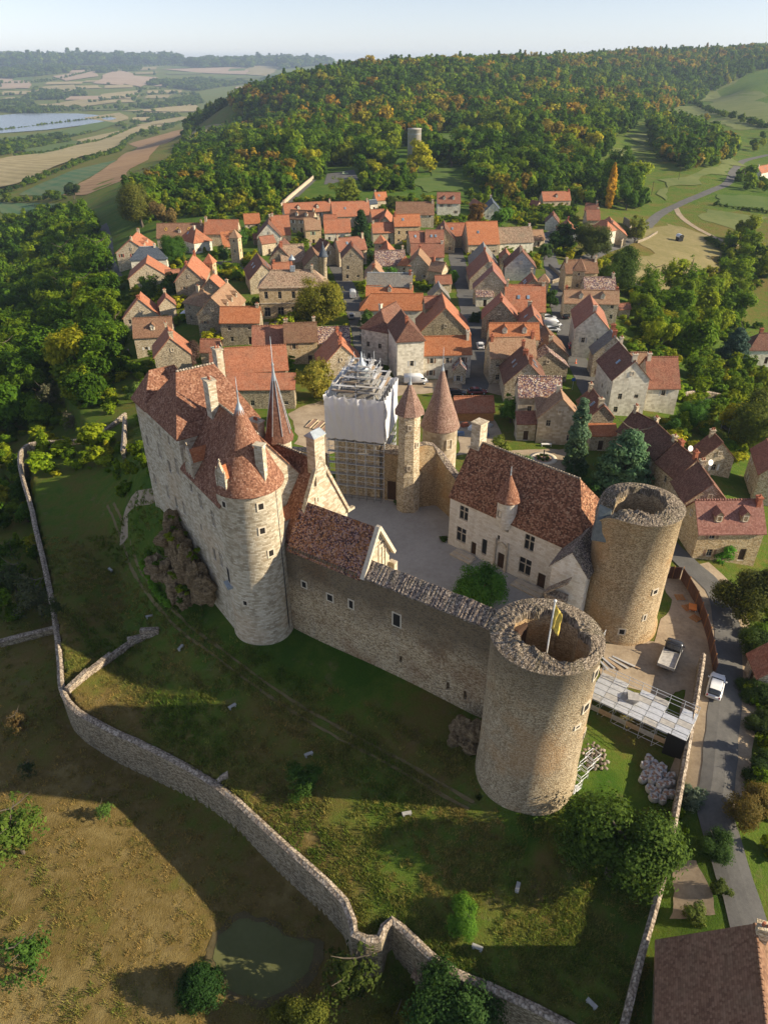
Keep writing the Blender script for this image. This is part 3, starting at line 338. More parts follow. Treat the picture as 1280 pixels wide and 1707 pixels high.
G_ = {'asphalt': surf_mat('asphalt', (0.085, 0.083, 0.08), (0.155, 0.15, 0.14), 0.35), 'sand': surf_mat('sandy_gravel', (0.20, 0.15, 0.10), (0.46, 0.37, 0.26), 0.3), 'pond': surf_mat('pond_scum', (0.088, 0.094, 0.034), (0.128, 0.132, 0.055), 0.25, rough=0.95),
      'fgreen': surf_mat('crop_green', (0.04, 0.13, 0.055), (0.17, 0.19, 0.085), 0.02, (0.6, 12, 0.06)), 'fplough': surf_mat('plough_brown', (0.25, 0.15, 0.075), (0.38, 0.25, 0.135), 0.02, (0.9, 11, 0.1)), 'fstubble': surf_mat('stubble_tan', (0.24, 0.20, 0.095), (0.40, 0.33, 0.18), 0.015, (0.75, 16, 0.1)),
      'fpale': surf_mat('field_pale', (0.22, 0.19, 0.09), (0.34, 0.28, 0.15), 0.01, (0.5, 20, 0.08)), 'fpink': surf_mat('field_pink', (0.30, 0.22, 0.155), (0.42, 0.32, 0.23), 0.006), 'fgrass': surf_mat('pasture_green', (0.055, 0.11, 0.018), (0.12, 0.155, 0.04), 0.05),
      'fmeadow': surf_mat('meadow_dry', (0.15, 0.14, 0.045), (0.31, 0.25, 0.125), 0.06), 'fmeadow2': surf_mat('meadow_olive', (0.085, 0.125, 0.03), (0.19, 0.20, 0.07), 0.03), 'court': surf_mat('courtyard_gravel', (0.30, 0.285, 0.255), (0.47, 0.45, 0.41), 0.22)}
def clip_cell(poly, x0, x1, y0, y1):
    for ax, lim, keep in ((0, x0, 1), (0, x1, -1), (1, y0, 1), (1, y1, -1)):
        out = []
        for i in range(len(poly)):
            p, q = poly[i - 1], poly[i]; a, b = (p[ax] - lim) * keep, (q[ax] - lim) * keep
            if (a >= 0) != (b >= 0):
                t = a / (a - b); out.append((p[0] + (q[0] - p[0]) * t, p[1] + (q[1] - p[1]) * t))
            if b >= 0: out.append(q)
        poly = out
        if len(poly) < 3: return []
    return poly
def rough(poly, amt=0.045, n=3, seed=2):
    rr = random.Random(seed + len(poly))
    for _ in range(n):
        out = []
        for a, b in zip(poly, poly[1:] + poly[:1]):
            dx, dy = b[0] - a[0], b[1] - a[1]; k = rr.uniform(-amt, amt) * 2; out += [a, ((a[0] + b[0]) / 2 - dy * k, (a[1] + b[1]) / 2 + dx * k)]
        poly = out
    return poly
def drape(name, poly, mat, off, cell=None, flat=None):
    xs, ysv = [p[0] for p in poly], [p[1] for p in poly]; x0, x1, y0, y1 = min(xs), max(xs), min(ysv), max(ysv)
    area = sum(poly[i - 1][0] * poly[i][1] - poly[i][0] * poly[i - 1][1] for i in range(len(poly)))
    if area < 0: poly = poly[::-1]
    c = cell or max((x1 - x0), (y1 - y0)) / 40.0; pol, pts = [], []
    for i in range(max(1, math.ceil((x1 - x0) / c))):
        for j in range(max(1, math.ceil((y1 - y0) / c))):
            g = clip_cell(poly, x0 + i * c, x0 + (i + 1) * c, y0 + j * c, y0 + (j + 1) * c)
            if g: pol.append(list(range(len(pts), len(pts) + len(g)))); pts += g
    a = np.array(pts); z = terrain(a[:, 0], a[:, 1]) + off if flat is None else np.full(len(a), flat)
    me = bpy.data.meshes.new(name); me.from_pydata(np.column_stack([a, z]).tolist(), [], pol); me.materials.append(mat)
    bm = bmesh.new(); bm.from_mesh(me); bmesh.ops.remove_doubles(bm, verts=bm.verts, dist=1e-3); bm.to_mesh(me); bm.free()
    return tag(place(name, me), kind='structure')
def resample(pl, step):
    p = [np.array(q, float) for q in pl]; sm = []
    for i in range(len(p) - 1):
        a, b, c, d = p[max(i - 1, 0)], p[i], p[i + 1], p[min(i + 2, len(p) - 1)]; n = max(2, int(np.hypot(*(c - b)[:2]) / step))
        for k in range(n):
            t = k / n; sm.append(0.5 * ((2 * b) + (c - a) * t + (2 * a - 5 * b + 4 * c - d) * t * t + (3 * b - a - 3 * c + d) * t ** 3))
    return sm + [p[-1]]
def strip(name, pl, w, mat, off, step=2.0, jit=0.0):
    s = resample(pl, step); V, Fc = [], []; rr = random.Random(len(pl) * 13)
    for i, p in enumerate(s):
        d = s[min(i + 1, len(s) - 1)] - s[max(i - 1, 0)]; d = d / (np.hypot(*d[:2]) + 1e-9); n = np.array([-d[1], d[0]])
        for k in (-1, -0.33, 0.33, 1): V.append(p[:2] + n * w / 2 * k * (1 + (rr.uniform(-jit, jit) if abs(k) == 1 else 0)))
    a = np.array(V); z = terrain(a[:, 0], a[:, 1]) + off
    for i in range(len(s) - 1):
        for k in range(3): Fc.append((i * 4 + k + 1, i * 4 + k, i * 4 + k + 4, i * 4 + k + 5))
    me = bpy.data.meshes.new(name); me.from_pydata(np.column_stack([a, z]).tolist(), [], Fc); me.materials.append(mat); return tag(place(name, me), kind='structure')
for n_, p_, m_ in FIELDS:
    d_ = sum(q[1] for q in p_) / len(p_); drape(n_, rough(p_, 0.10) if n_ == 'meadow' else rough(p_, 0.02), G_[m_], 0.12 if d_ < 450 else (0.35 if d_ < 1500 else 2.0 + d_ * 0.0004))
drape('lake', LAKE, (lambda nb: nb.finish((0.16, 0.19, 0.21), 0.25, nb.noise(nb.n('NewGeometry').outputs['Position'], 0.05, 4), 0.05, 0.4, 0.5))(NB('lake_water')), 0, flat=-117.5)
for n_, p_, w_, m_, o_ in ROADS: strip(n_, p_, w_, G_[m_], o_, jit=0.08)
_pc = [sum(q[i] for q in PATCHES[-1][1]) / len(PATCHES[-1][1]) for i in (0, 1)]
drape('pond_bank', rough([(_pc[0] + (q[0] - _pc[0]) * 1.17, _pc[1] + (q[1] - _pc[1]) * 1.17) for q in PATCHES[-1][1]], 0.09), surf_mat('bank_mud', (0.06, 0.05, 0.025), (0.14, 0.11, 0.055), 0.7), 0.04, cell=1.2)
for n_, p_, m_, o_ in PATCHES: drape(n_, rough(p_, 0.05) if n_ in ('pond', 'gravel_yard', 'building_site', 'square_ground', 'terrace_garden') else p_, G_[m_], o_, cell=1.5)
rutm = surf_mat('worn_grass', (0.13, 0.10, 0.045), (0.21, 0.165, 0.08), 0.8)
for p_ in RUTS: strip('wheel_track', p_, 0.34, rutm, 0.04, 1.0, 0.5)
# ------------------------------------------------------------------ building kit
_win = {}
def window_mesh(w, h, style):
    k = (round(w, 2), round(h, 2), style)
    if k in _win: return _win[k]
    f = MB(); g = MB(); arch = 'arch' in style; fw = 0.14 if 'castle' in style else 0.11; d = 0.16
    def ring(W, H, t):
        f.box((-W / 2 + t / 2, -0.02, 0), (t, d, H)); f.box((W / 2 - t / 2, -0.02, 0), (t, d, H)); f.box((0, -0.02, H / 2 - t / 2), (W - 2 * t, d, t)); f.box((0, -0.05, -H / 2 + t / 2), (W - 2 * t, d + 0.06, t))
    if style == 'slit':
        for a_, b_, c_, d_ in ((-w / 2 - .09, 0, .18, h + .36), (w / 2 + .09, 0, .18, h + .36), (0, h / 2 + .09, w, .18), (0, -h / 2 - .09, w, .18)): f.box((a_, 0, b_), (c_, .1, d_))
        g.box((0, -0.02, 0), (w, 0.06, h)); fm = f.mesh('window', S['dress']); gm_ = g.mesh('pane', M['hole']); _win[k] = (fm, gm_); return _win[k]
    if style == 'door': ring(w + 0.2, h + 0.12, 0.12)
    else: ring(w + 2 * fw * 0.7, h + 2 * fw * 0.7, fw)
    if 'cross' in style:
        f.box((0, 0.0, 0), (0.13, 0.14, h)); f.box((-w / 4 - 0.03, 0.0, h * 0.12), (w / 2 - 0.08, 0.14, 0.12)); f.box((w / 4 + 0.03, 0.0, h * 0.12), (w / 2 - 0.08, 0.14, 0.12))
    elif style in ('plain', 'arch'):
        f.box((0, 0.06, 0), (0.05, 0.04, h)); f.box((-w / 4 - 0.01, 0.06, h * 0.1), (w / 2 - 0.04, 0.04, 0.045)); f.box((w / 4 + 0.01, 0.06, h * 0.1), (w / 2 - 0.04, 0.04, 0.045))
    if arch:
        n = 8; r = w / 2
        for i in range(n):
            a, b = math.pi * i / n, math.pi * (i + 1) / n; z = h / 2
            f.quadbox([(r * 1.22 * math.cos(a), 0.06, z + r * 1.22 * math.sin(a)), (r * math.cos(a), 0.06, z + r * math.sin(a)), (r * math.cos(b), 0.06, z + r * math.sin(b)), (r * 1.22 * math.cos(b), 0.06, z + r * 1.22 * math.sin(b))],
                      [(r * 1.22 * math.cos(a), -0.09, z + r * 1.22 * math.sin(a)), (r * math.cos(a), -0.09, z + r * math.sin(a)), (r * math.cos(b), -0.09, z + r * math.sin(b)), (r * 1.22 * math.cos(b), -0.09, z + r * 1.22 * math.sin(b))])
            g.face([(0, -0.03, z), (r * math.cos(b), -0.03, z + r * math.sin(b)), (r * math.cos(a), -0.03, z + r * math.sin(a))])
    g.box((0, 0.1, 0), (w, 0.03, h))
    fm = f.mesh('window', S['dress']); gm_ = g.mesh('pane', M['wood'] if style in ('door', 'archdoor', 'shut') else M['pane']); _win[k] = (fm, gm_); return _win[k]
def add_window(parent, p, rz, w, h, style='plain', shutters=None, name=None):
    fm, gm_ = window_mesh(w, h, style); dr = style in ('door', 'archdoor')
    o = place(name or ('door' if dr else 'window'), fm, parent, p, rz); place('door_leaf' if dr else 'pane', gm_, o, (0, 0, 0))
    if shutters:
        k = ('shutter', round(w, 2), round(h, 2), shutters)
        if k not in _win: m = MB(); m.box((0, 0, 0), (w / 2 - 0.03, 0.05, h)); _win[k] = m.mesh('shutter', M[shutters])
        for s_ in (-1, 1): place('shutter', _win[k], o, (s_ * (w * 0.75 + 0.12), -0.12, 0))
    return o
def facade(mb, p0, p1, z0, z1, holes, depth=0.28):
    """wall face with real openings: holes = (s_centre, z_centre, w, h); outward normal is to the right of p0 -> p1"""
    p0, p1 = Vector((*p0, 0)), Vector((*p1, 0)); L = (p1 - p0).length; d = (p1 - p0) / L; n = Vector((d.y, -d.x, 0))
    Q = lambda s, z, k=0.0: tuple(p0 + d * s + Vector((0, 0, z)) - n * k)
    hs = [(s - w / 2, s + w / 2, z - h / 2, z + h / 2) for s, z, w, h in holes if s - w / 2 > 0.05 and s + w / 2 < L - 0.05 and z - h / 2 > z0 and z + h / 2 < z1]
    xs = sorted({0.0, L, *[h[0] for h in hs], *[h[1] for h in hs]}); zs = sorted({z0, z1, *[h[2] for h in hs], *[h[3] for h in hs]})
    for i in range(len(xs) - 1):
        for j in range(len(zs) - 1):
            cx, cz = (xs[i] + xs[i + 1]) / 2, (zs[j] + zs[j + 1]) / 2
            if any(h[0] < cx < h[1] and h[2] < cz < h[3] for h in hs): continue
            mb.face([Q(xs[i], zs[j]), Q(xs[i + 1], zs[j]), Q(xs[i + 1], zs[j + 1]), Q(xs[i], zs[j + 1])])
    for a, b, c, e in hs:
        mb.face([Q(a, c), Q(a, c, depth), Q(b, c, depth), Q(b, c)][::-1]); mb.face([Q(a, e), Q(b, e), Q(b, e, depth), Q(a, e, depth)][::-1])
        mb.face([Q(a, c), Q(a, e), Q(a, e, depth), Q(a, c, depth)][::-1]); mb.face([Q(b, c), Q(b, c, depth), Q(b, e, depth), Q(b, e)][::-1])
        mb.face([Q(a, c, depth), Q(b, c, depth), Q(b, e, depth), Q(a, e, depth)])
    return hs
def chimney(parent, x, y, zb, zt, w=0.9, d=0.6, mat=None, pots=2, rz=0.0, cap=True):
    m = MB(); m.box((x, y, (zb + zt) / 2), (w, d, zt - zb), rz)
    if cap: m.box((x, y, zt + 0.08), (w + 0.24, d + 0.24, 0.16), rz)
    o = m.build('chimney', mat or S['c'], parent)
    for i in range(pots):
        px = x + (i - (pots - 1) / 2) * 0.36 * math.cos(rz); py = y + (i - (pots - 1) / 2) * 0.36 * math.sin(rz)
        q = MB(); q.lathe((px, py), [(0.13, zt + 0.16), (0.11, zt + 0.5), (0.13, zt + 0.52), (0.08, zt + 0.52), (0.0, zt + 0.5)], 8); q.build('chimney_pot', S['brick'], o)
    return o
def dormer(parent, x, y0, z0, sy, slope, w=1.1, h=1.3, mat=None, wall=None):
    """gabled dormer at (x, y0) on the slope; sy = -1 faces -y, 1 faces +y"""
    dep = (h + w * 0.45) / slope + 0.25; m = MB(); yf = y0; yb = y0 - sy * dep
    m.box((x, (yf + yb) / 2, z0 + h / 2 - 0.3), (w, abs(yf - yb), h + 0.6)); zt = z0 + h; r = w * 0.55
    m.face([(x - w / 2, yf + sy * 0.002, zt), (x + w / 2, yf + sy * 0.002, zt), (x, yf + sy * 0.002, zt + r)][::(1 if sy < 0 else -1)]); o = m.build('dormer', wall or S['c'], parent)
    rf = MB(); e = 0.16
    for s_ in (-1, 1): rf.extrude_down([(x, yf + sy * e, zt + r + 0.1), (x + s_ * (w / 2 + e), yf + sy * e, zt - 0.06), (x + s_ * (w / 2 + e), yb, zt - 0.06), (x, yb - sy * r / slope, zt + r + 0.1)][::(1 if s_ * sy > 0 else -1)], 0.1)
    rf.build('dormer_roof', mat or T['T'], o); add_window(o, (x, yf + sy * 0.03, z0 + h * 0.5), 0.0 if sy < 0 else math.pi, w * 0.55, h * 0.75); return o
def hip_roof(mb, L, W, ze, zr, ra, rb, oh=0.35, og=0.25, t=0.2, yr=None):
    """ra, rb: ridge start / end along x (0 and L at a gable)"""
    ym = W / 2 if yr is None else yr; s0 = (zr - ze) / ym; s1 = (zr - ze) / (W - ym); zf = ze - oh * s0; zb = ze - oh * s1
    A = ra if ra > 0.01 else -og; B = rb if rb < L - 0.01 else L + og; xa = -oh if ra > 0.01 else -og; xb = L + oh if rb < L - 0.01 else L + og
    mb.extrude_down([(xa, -oh, zf), (xb, -oh, zf), (B, ym, zr), (A, ym, zr)], t); mb.extrude_down([(xb, W + oh, zb), (xa, W + oh, zb), (A, ym, zr), (B, ym, zr)], t)
    if ra > 0.01: mb.extrude_down([(xa, W + oh, zb), (xa, -oh, zf), (A, ym, zr)], t)
    if rb < L - 0.01: mb.extrude_down([(xb, -oh, zf), (xb, W + oh, zb), (B, ym, zr)], t)
    return A, B, ym
def ridge_row(parent, a, b, mat, r=0.14, step=0.38):
    m = MB(); a, b = Vector(a), Vector(b); n = max(1, int((b - a).length / step)); d = (b - a) / n
    for i in range(n): m.beam(a + d * (i + 0.04), a + d * (i + 0.9), r * 2 * (1 + 0.12 * (i % 2)), n=6)
    return m.build('ridge_tiles', mat, parent)
def block(name, label, cat, origin, ang, L, W, z0, ze, zr, ra=0.0, rb=None, roof=None, wall=None, holes=None, group=None, oh=0.35, og=0.2, ridge=None, zfound=-1.5):
    """gabled or hipped building; local x along the ridge from the origin corner, y across; heights are absolute"""
    rb = L if rb is None else rb; bz = z0; root = empty(name, (origin[0], origin[1], bz), ang, label, cat, group); ze, zr = ze - bz, zr - bz
    holes = holes or {}; wl = MB(); c = {'f': ((0, 0), (L, 0), 0.0), 'r': ((L, 0), (L, W), math.pi / 2), 'b': ((L, W), (0, W), math.pi), 'l': ((0, W), (0, 0), -math.pi / 2)}
    wins = []
    for k, (p0, p1, rz) in c.items():
        hl = holes.get(k, []); ok = facade(wl, p0, p1, zfound, ze, [h[:4] for h in hl]); d = Vector((*p1, 0)) - Vector((*p0, 0)); d.normalize()
        for h in hl: wins.append((Vector((*p0, 0)) + d * h[0] + Vector((0, 0, h[1])) + Vector((-d.y, d.x, 0)) * 0.14, rz, h[2], h[3], h[4] if len(h) > 4 else 'plain', h[5] if len(h) > 5 else None))
    if ra < 0.01: wl.face([(0, W, ze), (0, 0, ze), (0, W / 2, zr)])
    if rb > L - 0.01: wl.face([(L, 0, ze), (L, W, ze), (L, W / 2, zr)])
    wl.build('wall', wall, root); rf = MB(); A, B, ym = hip_roof(rf, L, W, ze + 0.05, zr + 0.12, ra, rb, oh, og); ro = rf.build('roof', roof, root)
    if ridge: ridge_row(ro, (A, ym, zr + 0.16), (B, ym, zr + 0.16), ridge)
    for p, rz, w, h, st, sh in wins: add_window(root, p, rz, w, h, st, sh)
    return root
def round_tower(mb, c, prof, n=48, **k): mb.lathe(c, prof, n, **k)
def wall_window(parent, c, R_, th, z, w, h, style='slit', depth=0.0):
    """a window set into a round wall, facing out along angle th"""
    return add_window(parent, (c[0] + (R_ + 0.0) * math.cos(th), c[1] + (R_ + 0.0) * math.sin(th), z), th + math.pi / 2, w, h, style)
def cone_roof(parent, c, r, z0, z1, mat, lead=None, n=32, bell=0.12, name='roof'):
    m = MB(); h = z1 - z0; m.lathe(c, [(r - 0.25, z0 - 0.1), (r, z0 - 0.06), (r, z0 + 0.05), (r * (0.86), z0 + h * bell), (r * 0.45, z0 + h * 0.52), (0.09, z1 - h * 0.01), (0.0, z1)], n)
    o = m.build(name, mat, parent)
    if lead:
        l_ = MB(); l_.lathe(c, [(r * 0.145, z1 - h * 0.145), (0.1, z1 - 0.05), (0.07, z1 + lead * 0.35), (0.11, z1 + lead * 0.4), (0.04, z1 + lead * 0.48), (0.02, z1 + lead), (0, z1 + lead)], 12); l_.build('lead_finial', S['lead'], o)
    return o
def rock(parent, name, c, size, seed, mat, sub=3, strata=0.5):
    bm = bmesh.new(); bmesh.ops.create_icosphere(bm, subdivisions=sub, radius=1.0); rr = random.Random(seed); ph = [rr.uniform(0, 6.28) for _ in range(12)]
    for v in bm.verts:
        p = v.co.copy(); f = 1 + (0.13 * math.copysign(abs(math.sin(7.5 * p.z + ph[6] + 1.5 * p.x)) ** 0.5, math.sin(7.5 * p.z + ph[6] + 1.5 * p.x)) if sub > 2 else 0) + 0.22 * math.sin(3.1 * p.x + ph[0]) * math.sin(2.7 * p.y + ph[1]) + 0.16 * math.sin(6.3 * p.z + ph[2] + 2 * p.x) + 0.12 * math.sin(9 * p.x + ph[3]) * math.sin(8 * p.y + ph[4] + 4 * p.z) + rr.uniform(-0.07, 0.07)
        q = p * f; q.z += 0.05 * math.sin(14 * q.x + ph[5]) * strata; v.co = Vector((q.x * size[0], q.y * size[1], q.z * size[2]))
    me = bpy.data.meshes.new(name); bm.to_mesh(me); bm.free(); me.materials.append(mat); return place(name, me, parent, c, rr.uniform(0, 6.28))
def free_wall(name, label, pts, thick, zbot, mat, capmat, step=2.0, cat='wall', jag=0.12, top_off=0.0, seed=1):
    """wall along a line of (x, y, ztop): body and coping as parts"""
    s = resample([(p[0], p[1], p[2]) for p in pts], step); root = empty(name, (s[0][0], s[0][1], zbot(s[0][0], s[0][1])), 0, label, cat); o = Vector(root.location); m = MB(); cp = MB(); rr = random.Random(seed)
    E = []; ul = 0.0
    for i, p in enumerate(s):
        d = s[min(i + 1, len(s) - 1)] - s[max(i - 1, 0)]; d = d / (np.hypot(*d[:2]) + 1e-9); n = np.array([-d[1], d[0]]) * thick / 2
        if i: ul += float(np.hypot(*(p - s[i - 1])[:2]))
        zt = p[2] + top_off + rr.uniform(-jag, jag); zb = zbot(p[0], p[1]); E.append((Vector((p[0] - n[0], p[1] - n[1], 0)) - Vector((o.x, o.y, 0)), Vector((p[0] + n[0], p[1] + n[1], 0)) - Vector((o.x, o.y, 0)), zb - o.z, zt - o.z, ul))
    z = lambda v, h: Vector((v.x, v.y, h))
    for (a, b, zb, zt, u), (a2, b2, zb2, zt2, u2) in zip(E[:-1], E[1:]):
        m.face([z(a, zb), z(a2, zb2), z(a2, zt2), z(a, zt)], [(u, zb), (u2, zb2), (u2, zt2), (u, zt)]); m.face([z(b2, zb2), z(b, zb), z(b, zt), z(b2, zt2)], [(u2, zb2), (u, zb), (u, zt), (u2, zt2)])
        e = 0.05; da, db = (a - b).normalized() * e, (b - a).normalized() * e; k = 0.22
        A, B_, A2, B2 = a + da, b + db, a2 + da, b2 + db; mid, mid2 = (A + B_) / 2, (A2 + B2) / 2
        cp.face([z(A, zt), z(A2, zt2), z(mid2, zt2 + k), z(mid, zt + k)], [(u, 0), (u2, 0), (u2, thick / 2), (u, thick / 2)]); cp.face([z(B2, zt2), z(B_, zt), z(mid, zt + k), z(mid2, zt2 + k)], [(u2, 9), (u, 9), (u, 9 + thick / 2), (u2, 9 + thick / 2)])
        cp.face([z(A, zt - 0.08), z(A2, zt2 - 0.08), z(A2, zt2), z(A, zt)]); cp.face([z(B2, zt2 - 0.08), z(B_, zt - 0.08), z(B_, zt), z(B2, zt2)])
    for (a, b, zb, zt, u), fl in ((E[0], 1), (E[-1], -1)): m.face([z(b, zb), z(a, zb), z(a, zt), z(b, zt)][::fl])
    m.build('wall_body', mat, root); cp.build('coping', capmat, root); return root
# ------------------------------------------------------------------ castle
COURT = 1.25
drape('courtyard', [(-16, 80), (-2, 63.5), (12, 55.5), (17, 54), (23.5, 66), (24, 74), (18, 88), (8, 101), (-8, 103), (-16, 96)], G_['court'], 0, cell=3, flat=COURT)
# left round tower
c = (-15.5, 70.2); t = empty('round_tower', (c[0], c[1], 0), 0, 'tall pale round corner tower with conical red-brown tiled roof', 'tower')
m = MB(); m.lathe((0, 0), [(3.95, -1.5), (3.85, 0.6), (3.72, 2.0), (3.66, 21.3), (3.86, 21.6), (3.86, 21.8)], 56); m.build('wall', S['ash'], t)
cone_roof(t, (0, 0), 4.15, 21.75, 31.4, T['castle'], 2.8, 40)
for th, z, w, h in ((-60, 20.2, 0.6, 0.75), (-62, 17.0, 0.6, 0.75), (-50, 13.6, 0.6, 0.8), (-128, 20.3, 0.5, 0.7), (-110, 6.6, 0.45, 0.6), (-150, 9.6, 0.9, 2.2)): wall_window(t, (0, 0), 3.68, R(th), z, w, h)
m = MB(); m.box((3.8 * math.cos(R(-150)), 3.8 * math.sin(R(-150)), 8.2), (1.5, 0.9, 0.35), R(-150 + 90)); m.build('window_box', S['lead'], t)
chimney(t, 2.15, -2.0, 20.5, 27.2, 1.0, 0.75, S['ash'], 0, R(-20))
m = MB(); m.beam((3.45, -1.5, 0.2), (3.3, -1.45, 21.4), 0.16, n=6); m.build('drainpipe', M['iron'], t)
def stone_dormer(t, p, rz, w=1.5, h=2.4, roof=None):
    """Gothic dormer with a steep stone gable and small orange roof; local -y faces out"""
    d = empty('dormer_anchor', (0, 0, 0)); bpy.data.objects.remove(d); m = MB(); m.box((0, 0.7, h / 2 - 0.5), (w, 1.6, h + 1.0))
    m.quadbox([(-w / 2 - 0.08, -0.2, h), (w / 2 + 0.08, -0.2, h), (w / 2 + 0.08, 0.06, h), (-w / 2 - 0.08, 0.06, h)], [(-0.06, -0.2, h + 1.7), (0.06, -0.2, h + 1.7), (0.06, 0.06, h + 1.7), (-0.06, 0.06, h + 1.7)])
    for s_ in (-1, 1): m.box((s_ * (w / 2 + 0.04), -0.12, h * 0.62), (0.2, 0.24, h * 1.1)); m.quadbox([(s_ * (w / 2 + 0.04) - 0.1, -0.22, h * 1.15), (s_ * (w / 2 + 0.04) + 0.1, -0.22, h * 1.15), (s_ * (w / 2 + 0.04) + 0.1, -0.02, h * 1.15), (s_ * (w / 2 + 0.04) - 0.1, -0.02, h * 1.15)], [(s_ * (w / 2 + 0.04), -0.13, h * 1.5), (s_ * (w / 2 + 0.04) + 0.02, -0.13, h * 1.5), (s_ * (w / 2 + 0.04) + 0.02, -0.11, h * 1.5), (s_ * (w / 2 + 0.04), -0.11, h * 1.5)])
    m.box((0, -0.07, h + 1.95), (0.09, 0.09, 0.5)); m.box((0, -0.07, h + 2.0), (0.34, 0.09, 0.09))
    o = m.build('dormer', S['ash'], t, p, rz); r_ = MB()
    for s_ in (-1, 1): r_.extrude_down([(0, 0.05, h + 1.25), (s_ * (w / 2 + 0.12), 0.05, h - 0.02), (s_ * (w / 2 + 0.12), 1.55, h - 0.02), (0, 2.3, h + 1.25)][::-s_], 0.1)
    r_.build('dormer_roof', T['O'], o); add_window(o, (0, -0.13, h * 0.42), 0, w * 0.5, h * 0.62, 'castlecross'); return o
stone_dormer(t, (3.5 * math.cos(R(-128)), 3.5 * math.sin(R(-128)), 21.6), R(-128 + 90), 1.3, 2.2)
# main wing towards the chapel
d1 = math.atan2(-.617, .787); wL = 11.0; wo = (-10.7 - .787 * wL, 69.9 + .617 * wL)
w1 = block('castle_wing', 'steep brown roofed castle wing with pale gable and tall end chimney beside the chapel', 'castle wing', wo, d1, wL, 9.4, 0.0, 13.8, 22.4, roof=T['castle'], wall=S['ash'], holes={'f': [(9.6, 12.2, 0.7, 1.3, 'castle'), (9.6, 6.0, 0.5, 1.0, 'castle')], 'r': [], 'b': [(3, 9, 1.2, 2, 'castlecross'), (7, 9, 1.2, 2, 'castlecross')]}, og=0.02, ridge=S['cap'])
m = MB(); gx = wL + 0.25
for a, b in (((gx, -0.25, 13.2), (gx, 4.7, 23.1)), ((gx, 4.7, 23.1), (gx, 9.65, 13.2))): m.beam(a, b, 0.5, 0.35)
m.face([(gx, 0, 5), (gx, 9.4, 5), (gx, 9.4, 13.8), (gx, 4.7, 22.9), (gx, 0, 13.8)]); m.face([(gx, 0, 13.8), (gx, 4.7, 22.9), (gx, 9.4, 13.8), (gx - .5, 9.4, 13.8), (gx - .5, 4.7, 22.9), (gx - .5, 0, 13.8)])
m.box((gx + 0.05, 9.9, 13.3), (0.5, 1.3, 0.35)); m.build('gable_wall', S['ash'], w1); add_window(w1, (gx + 0.02, 4.0, 17.5), math.pi / 2, 0.45, 0.7, 'castle')
q = chimney(w1, wL - 0.15, 4.7, 19.5, 25.6, 1.3, 1.7, S['ash'], 0); m = MB(); m.quadbox([(wL - 1.0, 3.65, 25.76), (wL + 0.7, 3.65, 25.76), (wL + 0.7, 5.75, 25.76), (wL - 1.0, 5.75, 25.76)], [(wL - 0.2, 3.9, 26.4), (wL - 0.1, 3.9, 26.4), (wL - 0.1, 5.5, 26.4), (wL - 0.2, 5.5, 26.4)]); m.build('chimney_cap', S['lead'], q)
chimney(w1, 0.9, 4.7, 21, 24.6, 1.8, 1.1, S['ash'], 2); stone_dormer(w1, (8.7, 0.05, 13.4), 0, 1.5, 2.4)
# left wing
d2 = math.atan2(-.811, .585); w2 = block('castle_wing', 'dark roofed castle wing along the rocky left side', 'castle wing', (-24.7, 76.9), d2, 10.9, 10.6, 4.0, 20.0, 27.0, roof=T['castle'], wall=S['ash'], holes={'f': [(4.2, 13.0, 1.1, 2.2, 'castlecross'), (7.6, 12.2, 1.1, 2.2, 'castlecross'), (8.2, 6.5, 1.0, 2.0, 'castlecross'), (6.2, 6.2, 0.8, 1.8, 'castle'), (3.0, 8.5, 0.5, .9, 'castle'), (1.6, 13.6, 0.8, 1.2, 'castle')]}, ridge=S['cap'], zfound=-4.5)
stone_dormer(w2, (2.6, 0.05, 15.4), 0, 1.9, 2.6); chimney(w2, 0.6, 4.6, 21, 26.2, 1.5, 1.0, S['ash'], 2)
# pavilion
d3 = math.atan2(.585, .811); w3 = block('castle_pavilion', 'tall castle corner pavilion with high hipped tile roof, leftmost of the castle', 'castle wing', (-24.7, 76.9), d3, 10.5, 11.0, 4.0, 24.0, 29.6, 2.9, 7.9, roof=T['castle'], wall=S['ash'], holes={'l': [(2.5, 14.5, 1.1, 2.3, 'castlecross'), (5.5, 13.4, 0.9, 1.8, 'castle'), (8.5, 14.8, 1.1, 2.3, 'castlecross'), (2.7, 8.2, 1.0, 2.0, 'castlecross'), (5.6, 8.0, 0.8, 1.6, 'castle'), (8.5, 8.5, 1.0, 2.0, 'castlecross'), (4.0, 17.8, .7, 1.2, 'castle'), (7.2, 17.9, .7, 1.2, 'castle')]}, ridge=S['cap'], zfound=-5.0)
chimney(w3, 9.6, 8.0, 20.5, 26.5, 0.9, 1.4, S['ash'], 2)
w4 = block('castle_annex', 'small hipped roof block at the far left end of the castle', 'castle wing', (-24.7 - .585 * 11 + .0, 76.9 + .811 * 11), d3, 7.0, 4.5, 4.0, 24.0, 27.6, 2.0, 5.5, roof=T['castle'], wall=S['ash'], zfound=-5.0, holes={'l': [(2.2, 14, .8, 1.6, 'castle'), (2.2, 8, .8, 1.6, 'castle')]})
